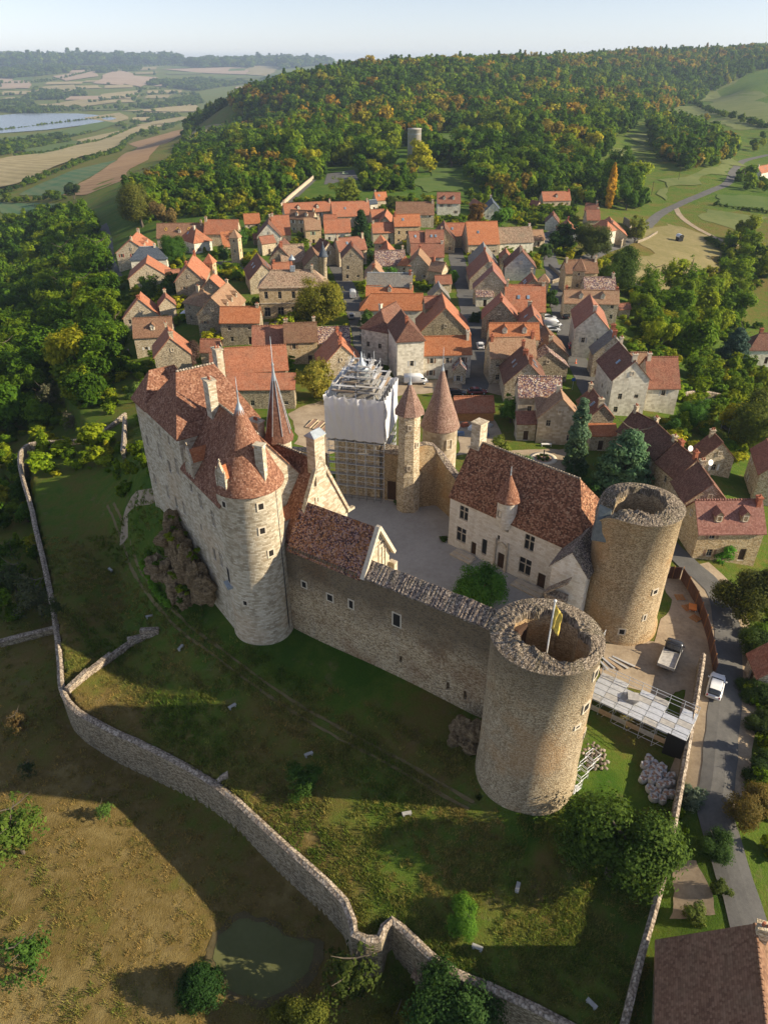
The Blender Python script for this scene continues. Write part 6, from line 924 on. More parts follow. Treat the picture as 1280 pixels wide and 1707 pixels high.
WOODS=[('left_slope', [(-297.1, 581.0), (-263.7, 570.7), (-244.1, 582.5), (-160.1, 421.9), (-121.1, 320.4), (-94.8, 248.0), (-77.5, 204.0), (-66.3, 166.2), (-60.2, 145.4), (-73.9, 152.7), (-88.4, 154.1), (-93.1, 154.3)], 8.6, 3.6, 6.6, 'slope'), ('left_slope_far', [(-357.5, 550.9), (-297.1, 581.0), (-93.1, 154.3), (-119.3, 156.7)], 9, 3.6, 6, 'slope'), ('behind_left', [(-166.3, 486.7), (-181.0, 621.2), (-228.0, 972.9), (-125.3, 687.7), (-70.7, 542.6), (-51.6, 459.6), (-53.2, 399.2), (-59.6, 389.4), (-78.4, 390.3), (-92.5, 421.6), (-113.1, 423.6), (-120.1, 401.7), (-125.9, 390.8)], 7.0, 3.0, 5.5, 'edge'), ('forest', [(-692.6, 3123.4), (-312.3, 1250.0), (-234.1, 1330.0), (-148.5, 1450.0), (0.0, 1550.0), (290.1, 1900.0), (717.6, 2250.0), (1139.8, 2500.0), (1555.9, 2500.0), (1050.0, 1900.0), (815.8, 1829.2), (632.2, 1607.7), (395.4, 1146.7), (293.5, 920.4), (234.0, 771.0), (167.6, 600.2), (139.6, 519.1), (157.1, 509.5), (154.3, 436.4), (134.7, 416.9), (124.5, 429.1), (118.8, 455.9), (93.4, 453.8), (75.4, 440.4), (60.7, 447.1), (50.8, 452.4), (55.2, 535.7), (19.4, 505.2), (5.7, 494.4), (-16.1, 526.7), (-42.0, 549.3), (-52.6, 486.9), (-70.7, 542.6), (-125.3, 687.7), (-228.0, 972.9), (-189.0, 665.3), (-251.9, 1080.0), (-216.4, 1188.3)], 12.2, 5.2, 8.8, 'forest'), ('forest_lobe', [(243.7, 776.2), (334.3, 959.5), (337.2, 818.3), (315.6, 716.1), (256.4, 587.8), (212.3, 542.1), (206.9, 583.4), (231.2, 686.3)], 11, 4.8, 7.6, 'forest'), ('right_wood', [(82.5, 236.5), (106.4, 265.2), (142.8, 309.6), (170.0, 367.6), (180.5, 374.9), (177.2, 339.8), (161.3, 303.9), (135.4, 275.5), (118.5, 228.8), (104.0, 214.0), (83.0, 185.0), (71.9, 177.6), (70.4, 193.9)], 8.2, 2.8, 5.2, 'right'), ('right_wood2', [(74.1, 163.6), (85.6, 182.7), (103.3, 194.7), (104.8, 182.6), (78.3, 128.5), (71.5, 129.4), (74.0, 146.5), (68.6, 147.0)], 5.5, 1.6, 3.0, 'right'), ('right_fill', [(238.6, 533.7), (292.5, 595.2), (240.4, 482.1), (222.8, 490.3)], 11, 2.4, 4.2, 'right'), ('back_gardens', [(46.3, 424.9), (73.0, 425.0), (82.2, 402.4), (103.2, 410.4), (96.9, 383.1), (80.2, 353.9), (64.5, 352.8), (46.1, 364.7)], 9.5, 1.8, 3.4, 'right'), ('lane_side', [(50.6, 78.4), (56.5, 79.6), (35.4, 35.1), (34.5, 36.6), (36.9, 45.0), (40.6, 54.9), (45.3, 66.6)], 2.5, 0.9, 1.7, 'right'), ('lane_side', [(29.6, 45.2), (31.5, 47.0), (30.1, 40.6), (27.0, 38.6)], 1.6, 0.4, 0.8, 'right'), ('lane_side', [(23.3, 32.6), (26.3, 38.1), (26.8, 38.0), (25.1, 33.9)], 1.5, 0.4, 0.7, 'right'), ('outer_scrub', [(-88.9, 145.3), (-82.1, 143.0), (-67.3, 114.1), (-56.8, 95.0), (-50.4, 82.5), (-54.0, 80.8), (-57.8, 80.8)], 4.4, 1.3, 2.9, 'slope'), ('terrace_shrubs', [(-53.8, 120.2), (-50.7, 123.4), (-42.2, 116.5), (-34.6, 94.2), (-39.9, 97.5), (-45.5, 103.1)], 2.6, 0.5, 1.1, 'right'), ('village_back', [(-166.3, 486.7), (-102.4, 421.1), (-54.6, 411.1), (-48.1, 376.8), (-57.6, 364.6), (-73.2, 387.4), (-88.6, 379.9), (-118.1, 394.2), (-123.1, 386.6), (-139.4, 413.6)], 6.4, 1.9, 3.6, 'right'), ('village_back', [(-15.8, 514.7), (19.4, 505.2), (16.9, 436.1), (3.3, 421.6), (-11.7, 430.6)], 7, 2.4, 4.2, 'edge'), ('village_back', [(61.4, 517.4), (139.7, 503.5), (124.1, 421.2), (95.2, 419.1), (80.1, 427.7), (67.8, 412.3), (54.8, 441.3)], 7.6, 2.6, 5, 'edge'), ('village_back', [(-67.7, 524.8), (-42.4, 556.1), (-36.7, 491.8), (-45.5, 452.2), (-55.0, 474.2)], 7.5, 3, 5, 'edge'), ('far_right', [(308.4, 862.6), (397.5, 994.3), (343.6, 772.5), (407.3, 851.2), (358.0, 739.2), (300.0, 674.8)], 26, 3, 4.6, 'forest')]
CLEARINGS=[[(43.7, 730.2), (96.9, 788.5), (81.4, 668.0), (48.2, 606.2), (38.4, 620.2)], [(15.7, 449.5), (25.0, 519.3), (55.5, 538.6), (48.5, 464.8), (37.3, 428.1), (19.4, 413.6)], [(158.9, 580.2), (232.2, 777.2), (273.5, 830.4), (233.3, 686.5), (173.3, 560.0)], [(-35.1, 453.8), (-37.6, 515.9), (-16.3, 532.9), (-13.8, 469.6)], [(6.1, 499.8), (9.6, 639.3), (34.9, 642.6), (30.1, 516.8)], [(101.4, 305.1), (122.0, 361.3), (149.7, 401.6), (159.6, 384.4), (157.8, 344.4), (143.8, 312.3), (110.1, 269.0), (88.4, 251.8)], [(-52.2, 386.5), (-49.2, 453.6), (-45.0, 495.0), (-39.7, 476.1), (-44.4, 421.9), (-47.4, 376.6)], [(101.7, 322.6), (129.5, 378.2), (155.6, 429.8), (187.4, 471.8), (185.3, 455.6), (153.0, 411.3), (124.9, 358.2), (103.9, 321.0)], [(183.2, 440.1), (211.8, 418.3), (185.2, 357.9), (176.1, 377.5), (171.1, 408.9)]]
HEDGES=[[(-405.9, 813.8), (-394.2, 847.9), (-390.8, 963.4), (-433.8, 1273.2), (-581.5, 1808.9), (-648.6, 2170.9), (-672.0, 2581.1)], [(-381.8, 761.6), (-332.8, 733.8), (-288.5, 694.2)], [(-626.6, 2042.8), (-715.4, 2836.5), (-686.8, 2992.4)], [(-260.7, 1015.2), (-296.2, 1231.7), (-302.1, 1288.3)], [(-845.2, 1748.3), (-859.8, 1970.4), (-855.4, 2337.3)], [(-617.8, 1334.2), (-701.3, 1788.4), (-693.6, 2010.8), (-848.7, 2824.8)], [(-1412.5, 3302.5), (-1257.7, 3488.9), (-1045.9, 3651.0), (-860.5, 3784.8)], [(-1405.7, 3917.9), (-1244.1, 4495.8), (-1000.4, 4427.8)], [(-2051.5, 4398.3), (-1874.1, 4518.5), (-1720.3, 4739.3)], [(192.1, 445.1), (205.1, 434.2), (215.6, 426.9)], [(87.4, 251.5), (95.8, 241.4), (102.1, 235.1)], [(103.8, 239.5), (114.6, 239.3), (128.2, 240.7)], [(546.3, 1464.0), (429.0, 1018.6), (422.6, 886.6)], [(158.2, 364.3), (157.4, 339.7), (148.2, 323.4)], [(-1182.0, 2476.7), (-1115.5, 2783.5), (-1031.0, 3099.5)], [(-1431.6, 4809.8), (-1146.2, 5101.1), (-943.4, 5435.5)], [(-2847.6, 6405.4), (-2478.2, 7069.7), (-1883.4, 7749.2), (-1034.8, 8528.6)], [(-2383.7, 5150.4), (-2186.5, 5217.0), (-2124.5, 5676.0), (-2267.9, 7205.0)]]
FARWOODS=[[(-1650.8, 3504.6), (-1595.0, 3746.9), (-1522.0, 4000.3), (-1376.4, 3916.1), (-1336.3, 3564.4), (-1432.2, 3234.4)], [(-1116.5, 3710.3), (-1000.4, 4427.8), (-861.4, 3921.2), (-984.5, 3521.5)], [(-2877.0, 6264.4), (-2809.1, 7011.8), (-2238.1, 6370.1), (-2376.1, 5691.4), (-2503.7, 5422.3)], [(-1528.6, 5284.6), (-1273.3, 5690.8), (-880.1, 5536.3), (-1081.4, 4801.7)], [(-1995.6, 4739.6), (-1654.0, 4547.9), (-1494.0, 4175.5), (-1805.1, 4115.2)], [(-1966.2, 8096.0), (-1068.5, 9363.9), (-438.3, 7669.5), (-846.3, 6948.1), (-1613.1, 7268.1)], [(-1902.4, 4062.8), (-1800.8, 4178.2), (-1624.9, 3820.0), (-1668.2, 3543.0)], [(-2301.7, 6168.3), (-2267.9, 7205.0), (-1882.3, 6913.4), (-2056.1, 6091.8)], [(-4415.2, 9673.0), (-2296.9, 9472.4), (-1922.4, 7912.5), (-3249.0, 7096.3)], [(-971.6, 2019.6), (-938.2, 2237.7), (-787.4, 2016.0), (-769.8, 1697.1), (-664.2, 1367.4)], [(-945.2, 3118.8), (-877.4, 3402.2), (-790.9, 3146.9), (-829.0, 2866.4)], [(-526.7, 1238.2), (-642.7, 1703.1), (-525.5, 1416.5), (-447.7, 1067.1)], [(-875.4, 5257.2), (-844.0, 5853.8), (-644.9, 6416.7), (-687.9, 5606.2)]]
TREES=[
(20.97,37.91,-2.16,4.97,'B',(0.045,0.085,0.014),'largest dense green tree between the nearest round tower and boundary wall'),
(7.15,34.06,-3.15,1.75,'B',(0.075,0.17,0.02),'bright green round shrub on the lower lawn'),
(-32.88,33.2,-10.1,2.68,'F',(0.05,0.11,0.02),'leafy green tree at the lower left edge'),
(-38.27,44.49,-9.23,3.65,'F',(0.07,0.12,0.02),'yellow-green tree cut by the left edge beside the dry field'),
(-30.97,48.4,-8.81,1.12,'F',(0.07,0.14,0.03),'small lone sapling in the dry field'),
(-41.52,53.87,-8.86,1.19,'F',(0.03,0.055,0.02),'thin dark sapling near the left edge'),
(-16.51,31.04,-9.87,2.25,'K',(0.018,0.05,0.012),'dark green rounded cone bush beside the pond'),
(-2.9,30.93,-9.72,3.29,'F',(0.05,0.075,0.015),'tree with yellowing twigs below the bastion'),
(6.35,28.34,-9.53,3.81,'B',(0.03,0.07,0.018),'dark glossy tree below the lower retaining wall'),
(-7.26,28.52,-10.27,2.47,'B',(0.1,0.12,0.02),'yellow-tipped bush at the bottom edge'),
(1.04,28.52,-9.89,2.08,'B',(0.1,0.105,0.02),'yellowish bush under the shed roof at the bottom edge'),
(-8.37,47.27,-2.44,1.8,'W',(0.045,0.1,0.02),'drooping green bush on the shaded lawn'),
(12.48,72.52,0.56,3.27,'B',(0.06,0.16,0.025),'rounded bright green courtyard tree behind the curtain wall'),
(2.23,97.88,1.17,0.73,'B',(0.05,0.12,0.02),'potted bush beside the scaffold entrance'),
(8.88,87.7,1.0,0.72,'B',(0.05,0.1,0.02),'small bush at the residence corner'),
(-17.36,192.41,-0.03,6.33,'B',(0.15,0.16,0.022),'yellow-green linden in front of the town hall'),
(-13.69,143.22,0.2,4.48,'W',(0.19,0.19,0.035),'pale yellow-green willow left of the scaffolding'),
(-8.38,275.98,-0.05,6.17,'C',(0.028,0.065,0.022),'dark green fir in the middle of the village'),
(34.24,112.67,0.23,2.42,'S',(0.09,0.16,0.1),'tall narrow spruce beside the tan house'),
(40.62,105.12,0.19,5.62,'D',(0.08,0.16,0.085),'spreading blue-green cedar behind the residence'),
(122.29,416.46,-6.01,2.42,'P',(0.4,0.27,0.03),'slim golden poplar behind the hamlet'),
(101.33,198.42,-11.29,4.82,'D',(0.045,0.09,0.075),'dense blue spruce near the right edge'),
(77.26,241.25,-3.09,7.13,'B',(0.045,0.085,0.014),'big round tree at the corner of the dry meadow'),
(70.85,294.08,-2.36,5.43,'B',(0.02,0.05,0.012),'dark round tree below the little orange roof'),
(81.73,290.38,-3.87,7.01,'B',(0.06,0.085,0.02),'loose grey-green tree beside the meadow road'),
(113.15,337.18,-7.61,5.12,'B',(0.12,0.15,0.02),'yellow-green tree by the road bend'),
(-77.42,273.05,-2.24,5.31,'B',(0.04,0.1,0.015),'round green tree in front of the long brown roof'),
(-122.72,383.71,-9.41,10.83,'B',(0.085,0.1,0.018),'large olive tree at the top left of the village'),
(-105.72,363.7,-6.25,6.03,'B',(0.14,0.11,0.04),'brownish tree beside the large olive tree'),
(-74.98,232.01,-3.24,3.48,'B',(0.06,0.11,0.02),'left bush below the cream gabled barn'),
(-67.21,229.75,-2.03,3.82,'B',(0.05,0.1,0.018),'right bush below the cream gabled barn'),
(-48.31,167.0,-2.0,3.37,'B',(0.085,0.06,0.055),'bare-looking purple shrub beside the grey stone gable'),
(-53.35,169.57,-3.07,1.79,'B',(0.08,0.16,0.02),'bright shrub beside the purple shrub'),
(-56.67,150.78,-3.98,2.32,'B',(0.12,0.19,0.04),'pale green fruit tree near the left castle end'),
(-41.66,174.66,-0.87,1.82,'B',(0.12,0.17,0.02),'yellow-green shrub below the grey wall with brown shutter'),
(-4.56,190.59,-0.01,2.44,'B',(0.05,0.1,0.02),'street hedge bush left of the white corner house'),
(1.57,238.02,-0.04,2.94,'B',(0.05,0.14,0.02),'green courtyard tree behind the grey mossy roof'),
(8.35,157.3,0.18,1.81,'B',(0.1,0.15,0.04),'climbing shrub on the white house'),
(5.06,159.14,0.19,1.69,'B',(0.1,0.16,0.02),'shrub at the foot of the tall white house'),
(49.88,327.79,-1.22,5.2,'B',(0.065,0.15,0.015),'bright green round tree above the orange barn'),
(41.91,337.65,-0.8,4.54,'B',(0.14,0.085,0.02),'rust-tinted tree above the orange barn'),
(21.9,236.66,-0.06,2.54,'B',(0.09,0.19,0.02),'vivid shrub by the middle street'),
(25.68,197.59,0.1,2.01,'B',(0.03,0.06,0.015),'dark shrub on the right of the middle street'),
(4.19,355.9,0.83,4.47,'B',(0.07,0.1,0.02),'tree behind the tall ochre house'),
(-19.41,384.39,0.85,6.57,'B',(0.12,0.16,0.02),'yellow-green bush by the car park'),
(60.33,277.54,-1.25,2.7,'B',(0.05,0.1,0.02),'tree beside the small tan roof'),
(49.26,211.15,0.34,2.48,'B',(0.03,0.07,0.015),'hedge tree by the right street'),
(25.46,131.02,0.3,2.52,'B',(0.08,0.18,0.025),'bright young tree beside the tan house porch'),
(22.06,118.57,0.5,1.89,'B',(0.12,0.16,0.03),'pale shrub on the building site bank'),
(22.97,107.9,0.56,2.59,'B',(0.04,0.11,0.02),'bushy shrub behind the residence ridge'),
(32.88,107.74,0.33,2.07,'B',(0.025,0.06,0.02),'dark dome shrub in the terrace garden'),
(34.6,102.79,0.36,1.8,'B',(0.03,0.08,0.02),'lower dome shrub beside the cedar'),
(63.73,134.66,-2.71,3.22,'B',(0.05,0.13,0.02),'shrub behind the dark roof row'),
(58.46,129.99,-1.77,2.05,'B',(0.045,0.11,0.02),'shrub beside the long cream house'),
(74.5,129.69,-5.12,6.59,'B',(0.08,0.11,0.02),'tall olive tree at the right edge above the dormer house'),
(49.76,85.75,-0.36,2.03,'B',(0.06,0.18,0.02),'green creeper on the dormer house'),
(47.6,73.17,-0.62,3.93,'B',(0.07,0.085,0.02),'big twiggy bush on the right of the lane'),
(46.05,64.67,-0.84,2.57,'B',(0.04,0.07,0.015),'dark hedge bush right of the lane'),
(43.04,58.61,-0.68,2.01,'B',(0.045,0.085,0.02),'hedge bush opposite the white car'),
(41.5,54.02,-0.73,1.72,'B',(0.035,0.06,0.015),'round bush below the hedge on the right'),
(38.54,47.79,-0.75,1.91,'B',(0.03,0.06,0.015),'dark round bush at the right edge by the sandy verge'),
(35.19,42.39,-0.61,2.24,'B',(0.12,0.1,0.03),'yellowish bush at the right edge'),
(30.79,39.33,-0.71,1.78,'B',(0.035,0.075,0.018),'dark tree over the lane below the verge'),
(30.93,44.58,-0.55,1.25,'B',(0.12,0.17,0.12),'silvery lavender bush beside the boundary wall'),
(27.27,39.19,-1.44,0.84,'B',(0.06,0.11,0.02),'small bush at the garden wall'),
(27.28,33.9,-1.61,1.0,'B',(0.09,0.13,0.03),'flower clump in the lower garden'),
(30.12,35.44,-0.95,0.91,'B',(0.06,0.09,0.02),'grassy clump by the garden path'),
(-271.06,673.71,-40.47,6.8,'B',(0.03,0.06,0.015),'lone dark tree between the green fields'),
(-52.04,83.21,-9.62,3.59,'F',(0.06,0.075,0.04),'thin grey-green tree outside the left wall'),
(-58.57,89.13,-10.44,3.31,'F',(0.05,0.075,0.03),'straggly tree at the left edge outside the wall'),
(-85.8,167.69,-14.17,3.8,'F',(0.09,0.1,0.06),'pale half-bare tree at the wood edge'),
(-72.6,151.18,-11.4,2.37,'F',(0.12,0.12,0.08),'small bleached tree near the wall corner'),
(-31.09,284.57,-0.35,1.38,'B',(0.05,0.1,0.02),'little tree behind the town hall roofs'),
(-56.97,288.91,-0.95,3.95,'B',(0.05,0.12,0.02),'ivy mound right of the dovecote'),
(-59.13,271.43,-0.92,2.65,'B',(0.04,0.09,0.02),'bush left of the dovecote'),
(-20.36,130.33,0.93,1.56,'B',(0.06,0.14,0.02),'green bush left of the vegetable beds'),
(-22.27,126.89,1.49,1.29,'B',(0.06,0.12,0.02),'low bush at the barn wall'),
(-45.62,76.03,-3.61,1.66,'F',(0.04,0.06,0.02),'scrub against the left wall'),
(-45.31,60.53,-8.95,1.71,'F',(0.1,0.075,0.03),'twiggy rust-tipped shrub at the left edge'),
]
BWALL=[(38.12,62.62,2.19),(35.36,56.91,2.14),(32.88,51.98,1.9),(30.1,46.34,1.35),(26.77,39.64,0.6),(23.98,34.47,-0.23),(21.3,29.96,-1.12),(18.63,25.1,-1.97)]
FENCE=[(41.73,79.4,0.27),(41.91,74.25,0.15),(40.91,67.27,0.01),(39.25,61.01,-0.01)]
FENCE2=[(39.48,79.72,0.34),(41.6,79.54,0.27)]
SLABS=[(-17.54,57.45,-1.37),(-32.24,74.9,-2.81),(-26.02,67.61,-1.74),(-8.16,51.08,-1.83),(2.28,43.8,-1.73),(12.24,36.59,-2.25),(8.13,32.02,-3.6),(-42.85,89.25,-5.62),(17.12,27.79,-3.98)]
LOWW=[(-30.19,71.64,-2.57),(-32.28,71.53,-3.64),(-34.05,70.87,-4.32),(-35.69,68.47,-4.41),(-37.52,65.22,-3.98),(-38.84,62.06,-3.67)]
SPUR=[(-16.65,49.15,-2.74),(-18.21,48.79,-4.06)]
HEDGE=[(-35.64,85.11,-1.33),(-33.54,80.9,-1.1),(-31.43,77.75,-0.76),(-29.37,75.27,-0.75)]
CARS=[('car', 'white', 38.52, 58.95, -0.0, 60, 'white estate car parked beside the lane'), ('truck', 'dark', 34.85, 63.73, 0.14, 58, 'dark flatbed truck on the gravel yard'), ('van', 'white', 7.2, 151.38, 0.26, 4, 'white van parked in front of the tall white house'), ('van', 'silver', -9.71, 222.66, -0.03, 93, 'grey van parked at the top of the left street'), ('car', 'silver', -9.26, 201.2, -0.01, 92, 'silver car below the grey van in the left street'), ('car', 'navy', -5.24, 183.45, 0.01, 100, 'dark blue car at the bottom of the left street'), ('car', 'white', 24.54, 175.9, 0.04, 87, 'white car parked in the middle street'), ('car', 'red', 48.04, 176.62, -0.21, 82, 'red car parked in the right street'), ('car', 'black', 51.46, 200.69, 0.14, 84, 'black car parked beside the big pale gabled house'), ('car', 'silver', 46.41, 198.56, 0.29, 5, 'farthest of the four cars parked in a row in the right street'), ('car', 'silver', 46.13, 195.4, 0.25, 4, 'second of the four cars parked in a row in the right street'), ('van', 'white', 45.94, 191.86, 0.21, 3, 'white van in the row of cars in the right street'), ('car', 'silver', 45.42, 188.4, 0.16, 2, 'nearest of the four cars parked in a row in the right street'), ('car', 'navy', 68.23, 320.58, -2.24, 70, 'blue car beside the small tan roof'), ('car', 'navy', 109.24, 346.55, -6.65, 20, 'dark car by the walled garden'), ('car', 'black', 15.74, 144.89, 0.26, 2, 'black car behind the timber hut, left one'), ('car', 'maroon', 20.42, 145.66, 0.22, 4, 'dark red car behind the timber hut, right one'), ('van', 'white', -57.8, 206.78, -1.91, 85, 'white van beside the grey hipped roof house'), ('car', 'white', -22.58, 195.33, -0.06, 10, 'white car in front of the town hall'), ('car', 'silver', -99.09, 463.35, -4.79, 10, 'silver car under the trees behind the village'), ('car', 'lime', -25.09, 502.55, 0.23, 15, 'pale green car in the car park')]
PLAT=[(22.62,55.96),(30.13,50.52),(33.8,55.08),(25.08,59.84)]
PT={'bags': (28.09,47.04,-1.01),'stair': (19.1,45.34,-0.63),'rubble': (22.35,49.64,-0.22),'bed': (29.17,115.35,0.34),'bench': (30.74,120.6,0.23),'loung': (72.48,151.56,-4.51),'tramp': (73.87,137.86,-4.87),'sign': (42.2,149.6,-0.44),'para': (-66.35,213.4,-2.68),'trailer': (140.01,354.28,-10.35),'shed': (2.74,31.73,-9.18),'cone': (46.72,165.95,-0.38),'pallets': (41.1,73.87,0.19),'rail': (-2.94,98.91,1.03),'beds': (-14.37,129.14,0.68),'site': (17.81,127.63,0.48),'planks': (27.01,63.39,0.46),'dish': (58.42,117.31,-1.6)}
TOPWALL=[(-51.59,382.65,1.59),(-50.43,404.08,1.72),(-47.71,440.01,1.72),(-44.13,486.49,1.52)]
GWALL=[(101.92,320.58,-3.47),(108.08,335.5,-3.95),(119.84,366.08,-4.44),(119.96,379.05,-3.97)]
RWALL=[(114.56,337.3,-6.89),(122.46,348.27,-7.53),(133.08,365.9,-8.26)]
TERR=[(-48.04,116.5,1.34),(-51.38,127.2,0.04),(-54.52,136.98,-1.24)]
GARD=[(-67.72,172.62,-4.82),(-68.85,179.85,-4.62),(-69.49,186.94,-4.18)]
LANEW=[(55.16,237.81,1.03),(59.76,245.4,0.68),(59.52,264.51,0.13)]
POLES=[(162.28,468.14,-6.82),(146.91,443.41,-7.36),(195.56,517.69,-4.9),(261.0,617.04,-5.71)]
GARDW=[(68.47,151.58,-2.0),(74.52,155.85,-3.35),(81.63,156.61,-5.19),(81.38,150.32,-5.15)]
LOWW2=[(-55.68,77.05,-9.0),(-52.43,77.85,-8.57),(-48.11,78.83,-7.94)]
# ------------------------------------------------------------------ vegetation
def leaf_material(name, forest=False):
    nb = NB(name)
    col = nb.n('Attribute', attribute_name='tint', attribute_type='INSTANCER').outputs['Color'] if forest else nb.n('ObjectInfo').outputs['Color']
    lv = nb.n('Attribute', attribute_name='lv').outputs['Fac']; k = nb.math('ADD', 0.7, nb.math('MULTIPLY', lv, 1.2))
    col = nb.mix(1.0, col, nb.n('CombineXYZ', {0: nb.math('MULTIPLY', k, nb.math('ADD', 0.9, nb.math('MULTIPLY', lv, 0.35))), 1: k, 2: nb.math('MULTIPLY', k, 0.9)}).outputs[0], 'MULTIPLY')
    d = nb.n('BsdfPrincipled', {'Base Color': col, 'Roughness': 0.75, 'Specular IOR Level': 0.1}); tr = nb.n('BsdfTranslucent', {'Color': nb.mix(1.0, col, (1.25, 1.2, 0.6), 'MULTIPLY')})
    nb.t.links.new(nb.n('MixShader', {0: 0.38, 1: d.outputs[0], 2: tr.outputs[0]}).outputs[0], nb.out.inputs[0]); return nb.m
LEAF, LEAFF = leaf_material('leaf'), leaf_material('leaf_forest', True); BARK = plain_mat('bark', (0.10, 0.08, 0.06), 0.95, 0.35, 5)
def leaf_mesh(name, cen, nrm, size, lv, mat, rs):
    n = len(cen); a = rs.normal(size=(n, 3)); t = np.cross(nrm, a); t /= np.linalg.norm(t, axis=1, keepdims=True) + 1e-9; b = np.cross(nrm, t); s = size[:, None]
    V = np.stack([cen - t * s, cen - b * s * 0.55, cen + t * s, cen + b * s * 0.55], 1).reshape(-1, 3); me = bpy.data.meshes.new(name)
    me.vertices.add(4 * n); me.vertices.foreach_set('co', V.astype('f').ravel()); me.loops.add(4 * n); me.loops.foreach_set('vertex_index', np.arange(4 * n, dtype='i')); me.polygons.add(n); me.polygons.foreach_set('loop_start', np.arange(0, 4 * n, 4, dtype='i')); me.polygons.foreach_set('loop_total', np.full(n, 4, 'i'))
    me.update(calc_edges=True); at_ = me.attributes.new('lv', 'FLOAT', 'FACE'); at_.data.foreach_set('value', lv.astype('f')); me.materials.append(mat); return me
def crown(name, seed, ncl, per, leaf, mat, shape='B'):
    """crown in unit size: radius about 1, ground at z = 0; leaves in clumps through an uneven volume"""
    rs = np.random.RandomState(seed); C_, R_ = [], []
    if shape in 'BFKW':
        zc, zr = {'B': (1.15, 0.95), 'F': (1.3, 1.1), 'K': (0.85, 1.05), 'W': (1.05, 0.95)}[shape]
        lobes = [(rs.uniform(-.6, .6), rs.uniform(-.6, .6), rs.uniform(-.55, .6), rs.uniform(.3, .58)) for _ in range(10)] if shape != 'K' else [(0, 0, 0, 0.95)]
        while len(C_) < ncl:
            d = rs.normal(size=3); d /= np.linalg.norm(d); l_ = lobes[rs.randint(len(lobes))]; r = l_[3] * (rs.uniform(0.55, 1.0) if shape != 'F' else rs.uniform(0.3, 1.0)); p = np.array([l_[0] + d[0] * r, l_[1] + d[1] * r, (l_[2] + d[2] * r) * zr + zc])
            if shape == 'K': k = max(0, 1 - (p[2] / 1.95)); p[:2] *= (0.35 + 0.9 * k ** 0.7)
            if p[2] > 0.12: C_.append(p); R_.append(rs.uniform(0.16, 0.3) * (0.75 if shape in 'FK' else 1))
    elif shape in 'CSD':
        H_ = {'C': 2.6, 'S': 5.4, 'D': 1.9}[shape]
        while len(C_) < ncl:
            z = rs.uniform(0.06, 1.0) ** 1.15; rad = {'C': (1 - z) ** 0.75, 'S': 0.25 + 0.75 * (1 - z) ** 0.6 if z < .93 else .2, 'D': (1 - z ** 1.7) ** 0.6}[shape] * (0.82 + 0.18 * math.sin(z * 26)); a = rs.uniform(0, 6.28); q = rad * math.sqrt(rs.uniform(0.25, 1.0)); C_.append(np.array([q * math.cos(a), q * math.sin(a), z * H_ + (-0.12 * q if shape != 'S' else -.2 * q)])); R_.append(rs.uniform(0.13, 0.24))
    elif shape == 'P':
        while len(C_) < ncl: z = rs.uniform(0.04, 1); a = rs.uniform(0, 6.28); q = math.sin(math.pi * min(1, z * .9 + .1)) ** 0.6 * rs.uniform(0.3, 0.95); C_.append(np.array([q * math.cos(a), q * math.sin(a), z * 9.0])); R_.append(0.3)
    C_, R_ = np.array(C_), np.array(R_)
    if shape in 'BF': C_[:, :2] *= 0.9 / np.percentile(np.hypot(C_[:, 0], C_[:, 1]), 95)
    ctr = C_.mean(0); n = len(C_) * per; ci = np.repeat(np.arange(len(C_)), per); dd = rs.normal(size=(n, 3)); dd /= np.linalg.norm(dd, axis=1, keepdims=True)
    fl = np.array([1, 1, 0.45 if shape == 'D' else 0.75]); off = dd * R_[ci][:, None] * rs.uniform(0.5, 1.0, (n, 1)) * fl
    if shape in 'W': off[:, 2] = -np.abs(off[:, 2]) * 3.2 * rs.uniform(0.2, 1, n)
    if shape == 'P': off[:, 2] *= 2.5
    cen = C_[ci] + off; out = cen - ctr; out /= np.linalg.norm(out, axis=1, keepdims=True) + 1e-9
    nr = 0.55 * dd + 0.75 * out + np.array([0, 0, 0.35]) + rs.normal(size=(n, 3)) * 0.35; nr /= np.linalg.norm(nr, axis=1, keepdims=True)
    clv = rs.uniform(0, 1, len(C_)); lv = np.clip(0.55 * clv[ci] + 0.45 * rs.uniform(0, 1, n), 0, 1); size = leaf * rs.uniform(0.6, 1.35, n)
    k = cen[:, 2] > 0.02; return leaf_mesh(name, cen[k], nr[k], size[k], lv[k], mat, rs)
def trunk(name, seed, h=1.2, r=0.075, limbs=6, spread=0.6):
    rr = random.Random(seed); m = MB(); P = [Vector((0, 0, -0.15))]
    for k in range(1, 5): P.append(Vector((rr.uniform(-.05, .05) * k, rr.uniform(-.05, .05) * k, h * k / 4)))
    def tube(a, b, ra, rb):
        d = (b - a).normalized(); x = d.cross(Vector((0.3, 1, 0.1))).normalized(); y = d.cross(x)
        for k in range(6):
            t0, t1 = k * math.pi / 3, (k + 1) * math.pi / 3; f = lambda c, r_, t: c + (x * math.cos(t) + y * math.sin(t)) * r_
            m.face([f(a, ra, t0), f(a, ra, t1), f(b, rb, t1), f(b, rb, t0)])
    for k in range(4): tube(P[k], P[k + 1], r * (1.25 if k == 0 else 1 - 0.2 * k), r * (1 - 0.2 * (k + 1)))
    for k in range(limbs):
        a0 = P[1 + k % 4]; an = k * 2.4 + rr.uniform(-.4, .4); b = a0 + Vector((math.cos(an) * spread * rr.uniform(.6, 1), math.sin(an) * spread * rr.uniform(.6, 1), rr.uniform(.25, .6))); mid = (a0 + b) / 2 + Vector((0, 0, -0.05)); tube(a0, mid, r * 0.45, r * 0.32); tube(mid, b, r * 0.32, r * 0.12)
    return m.mesh(name, BARK)
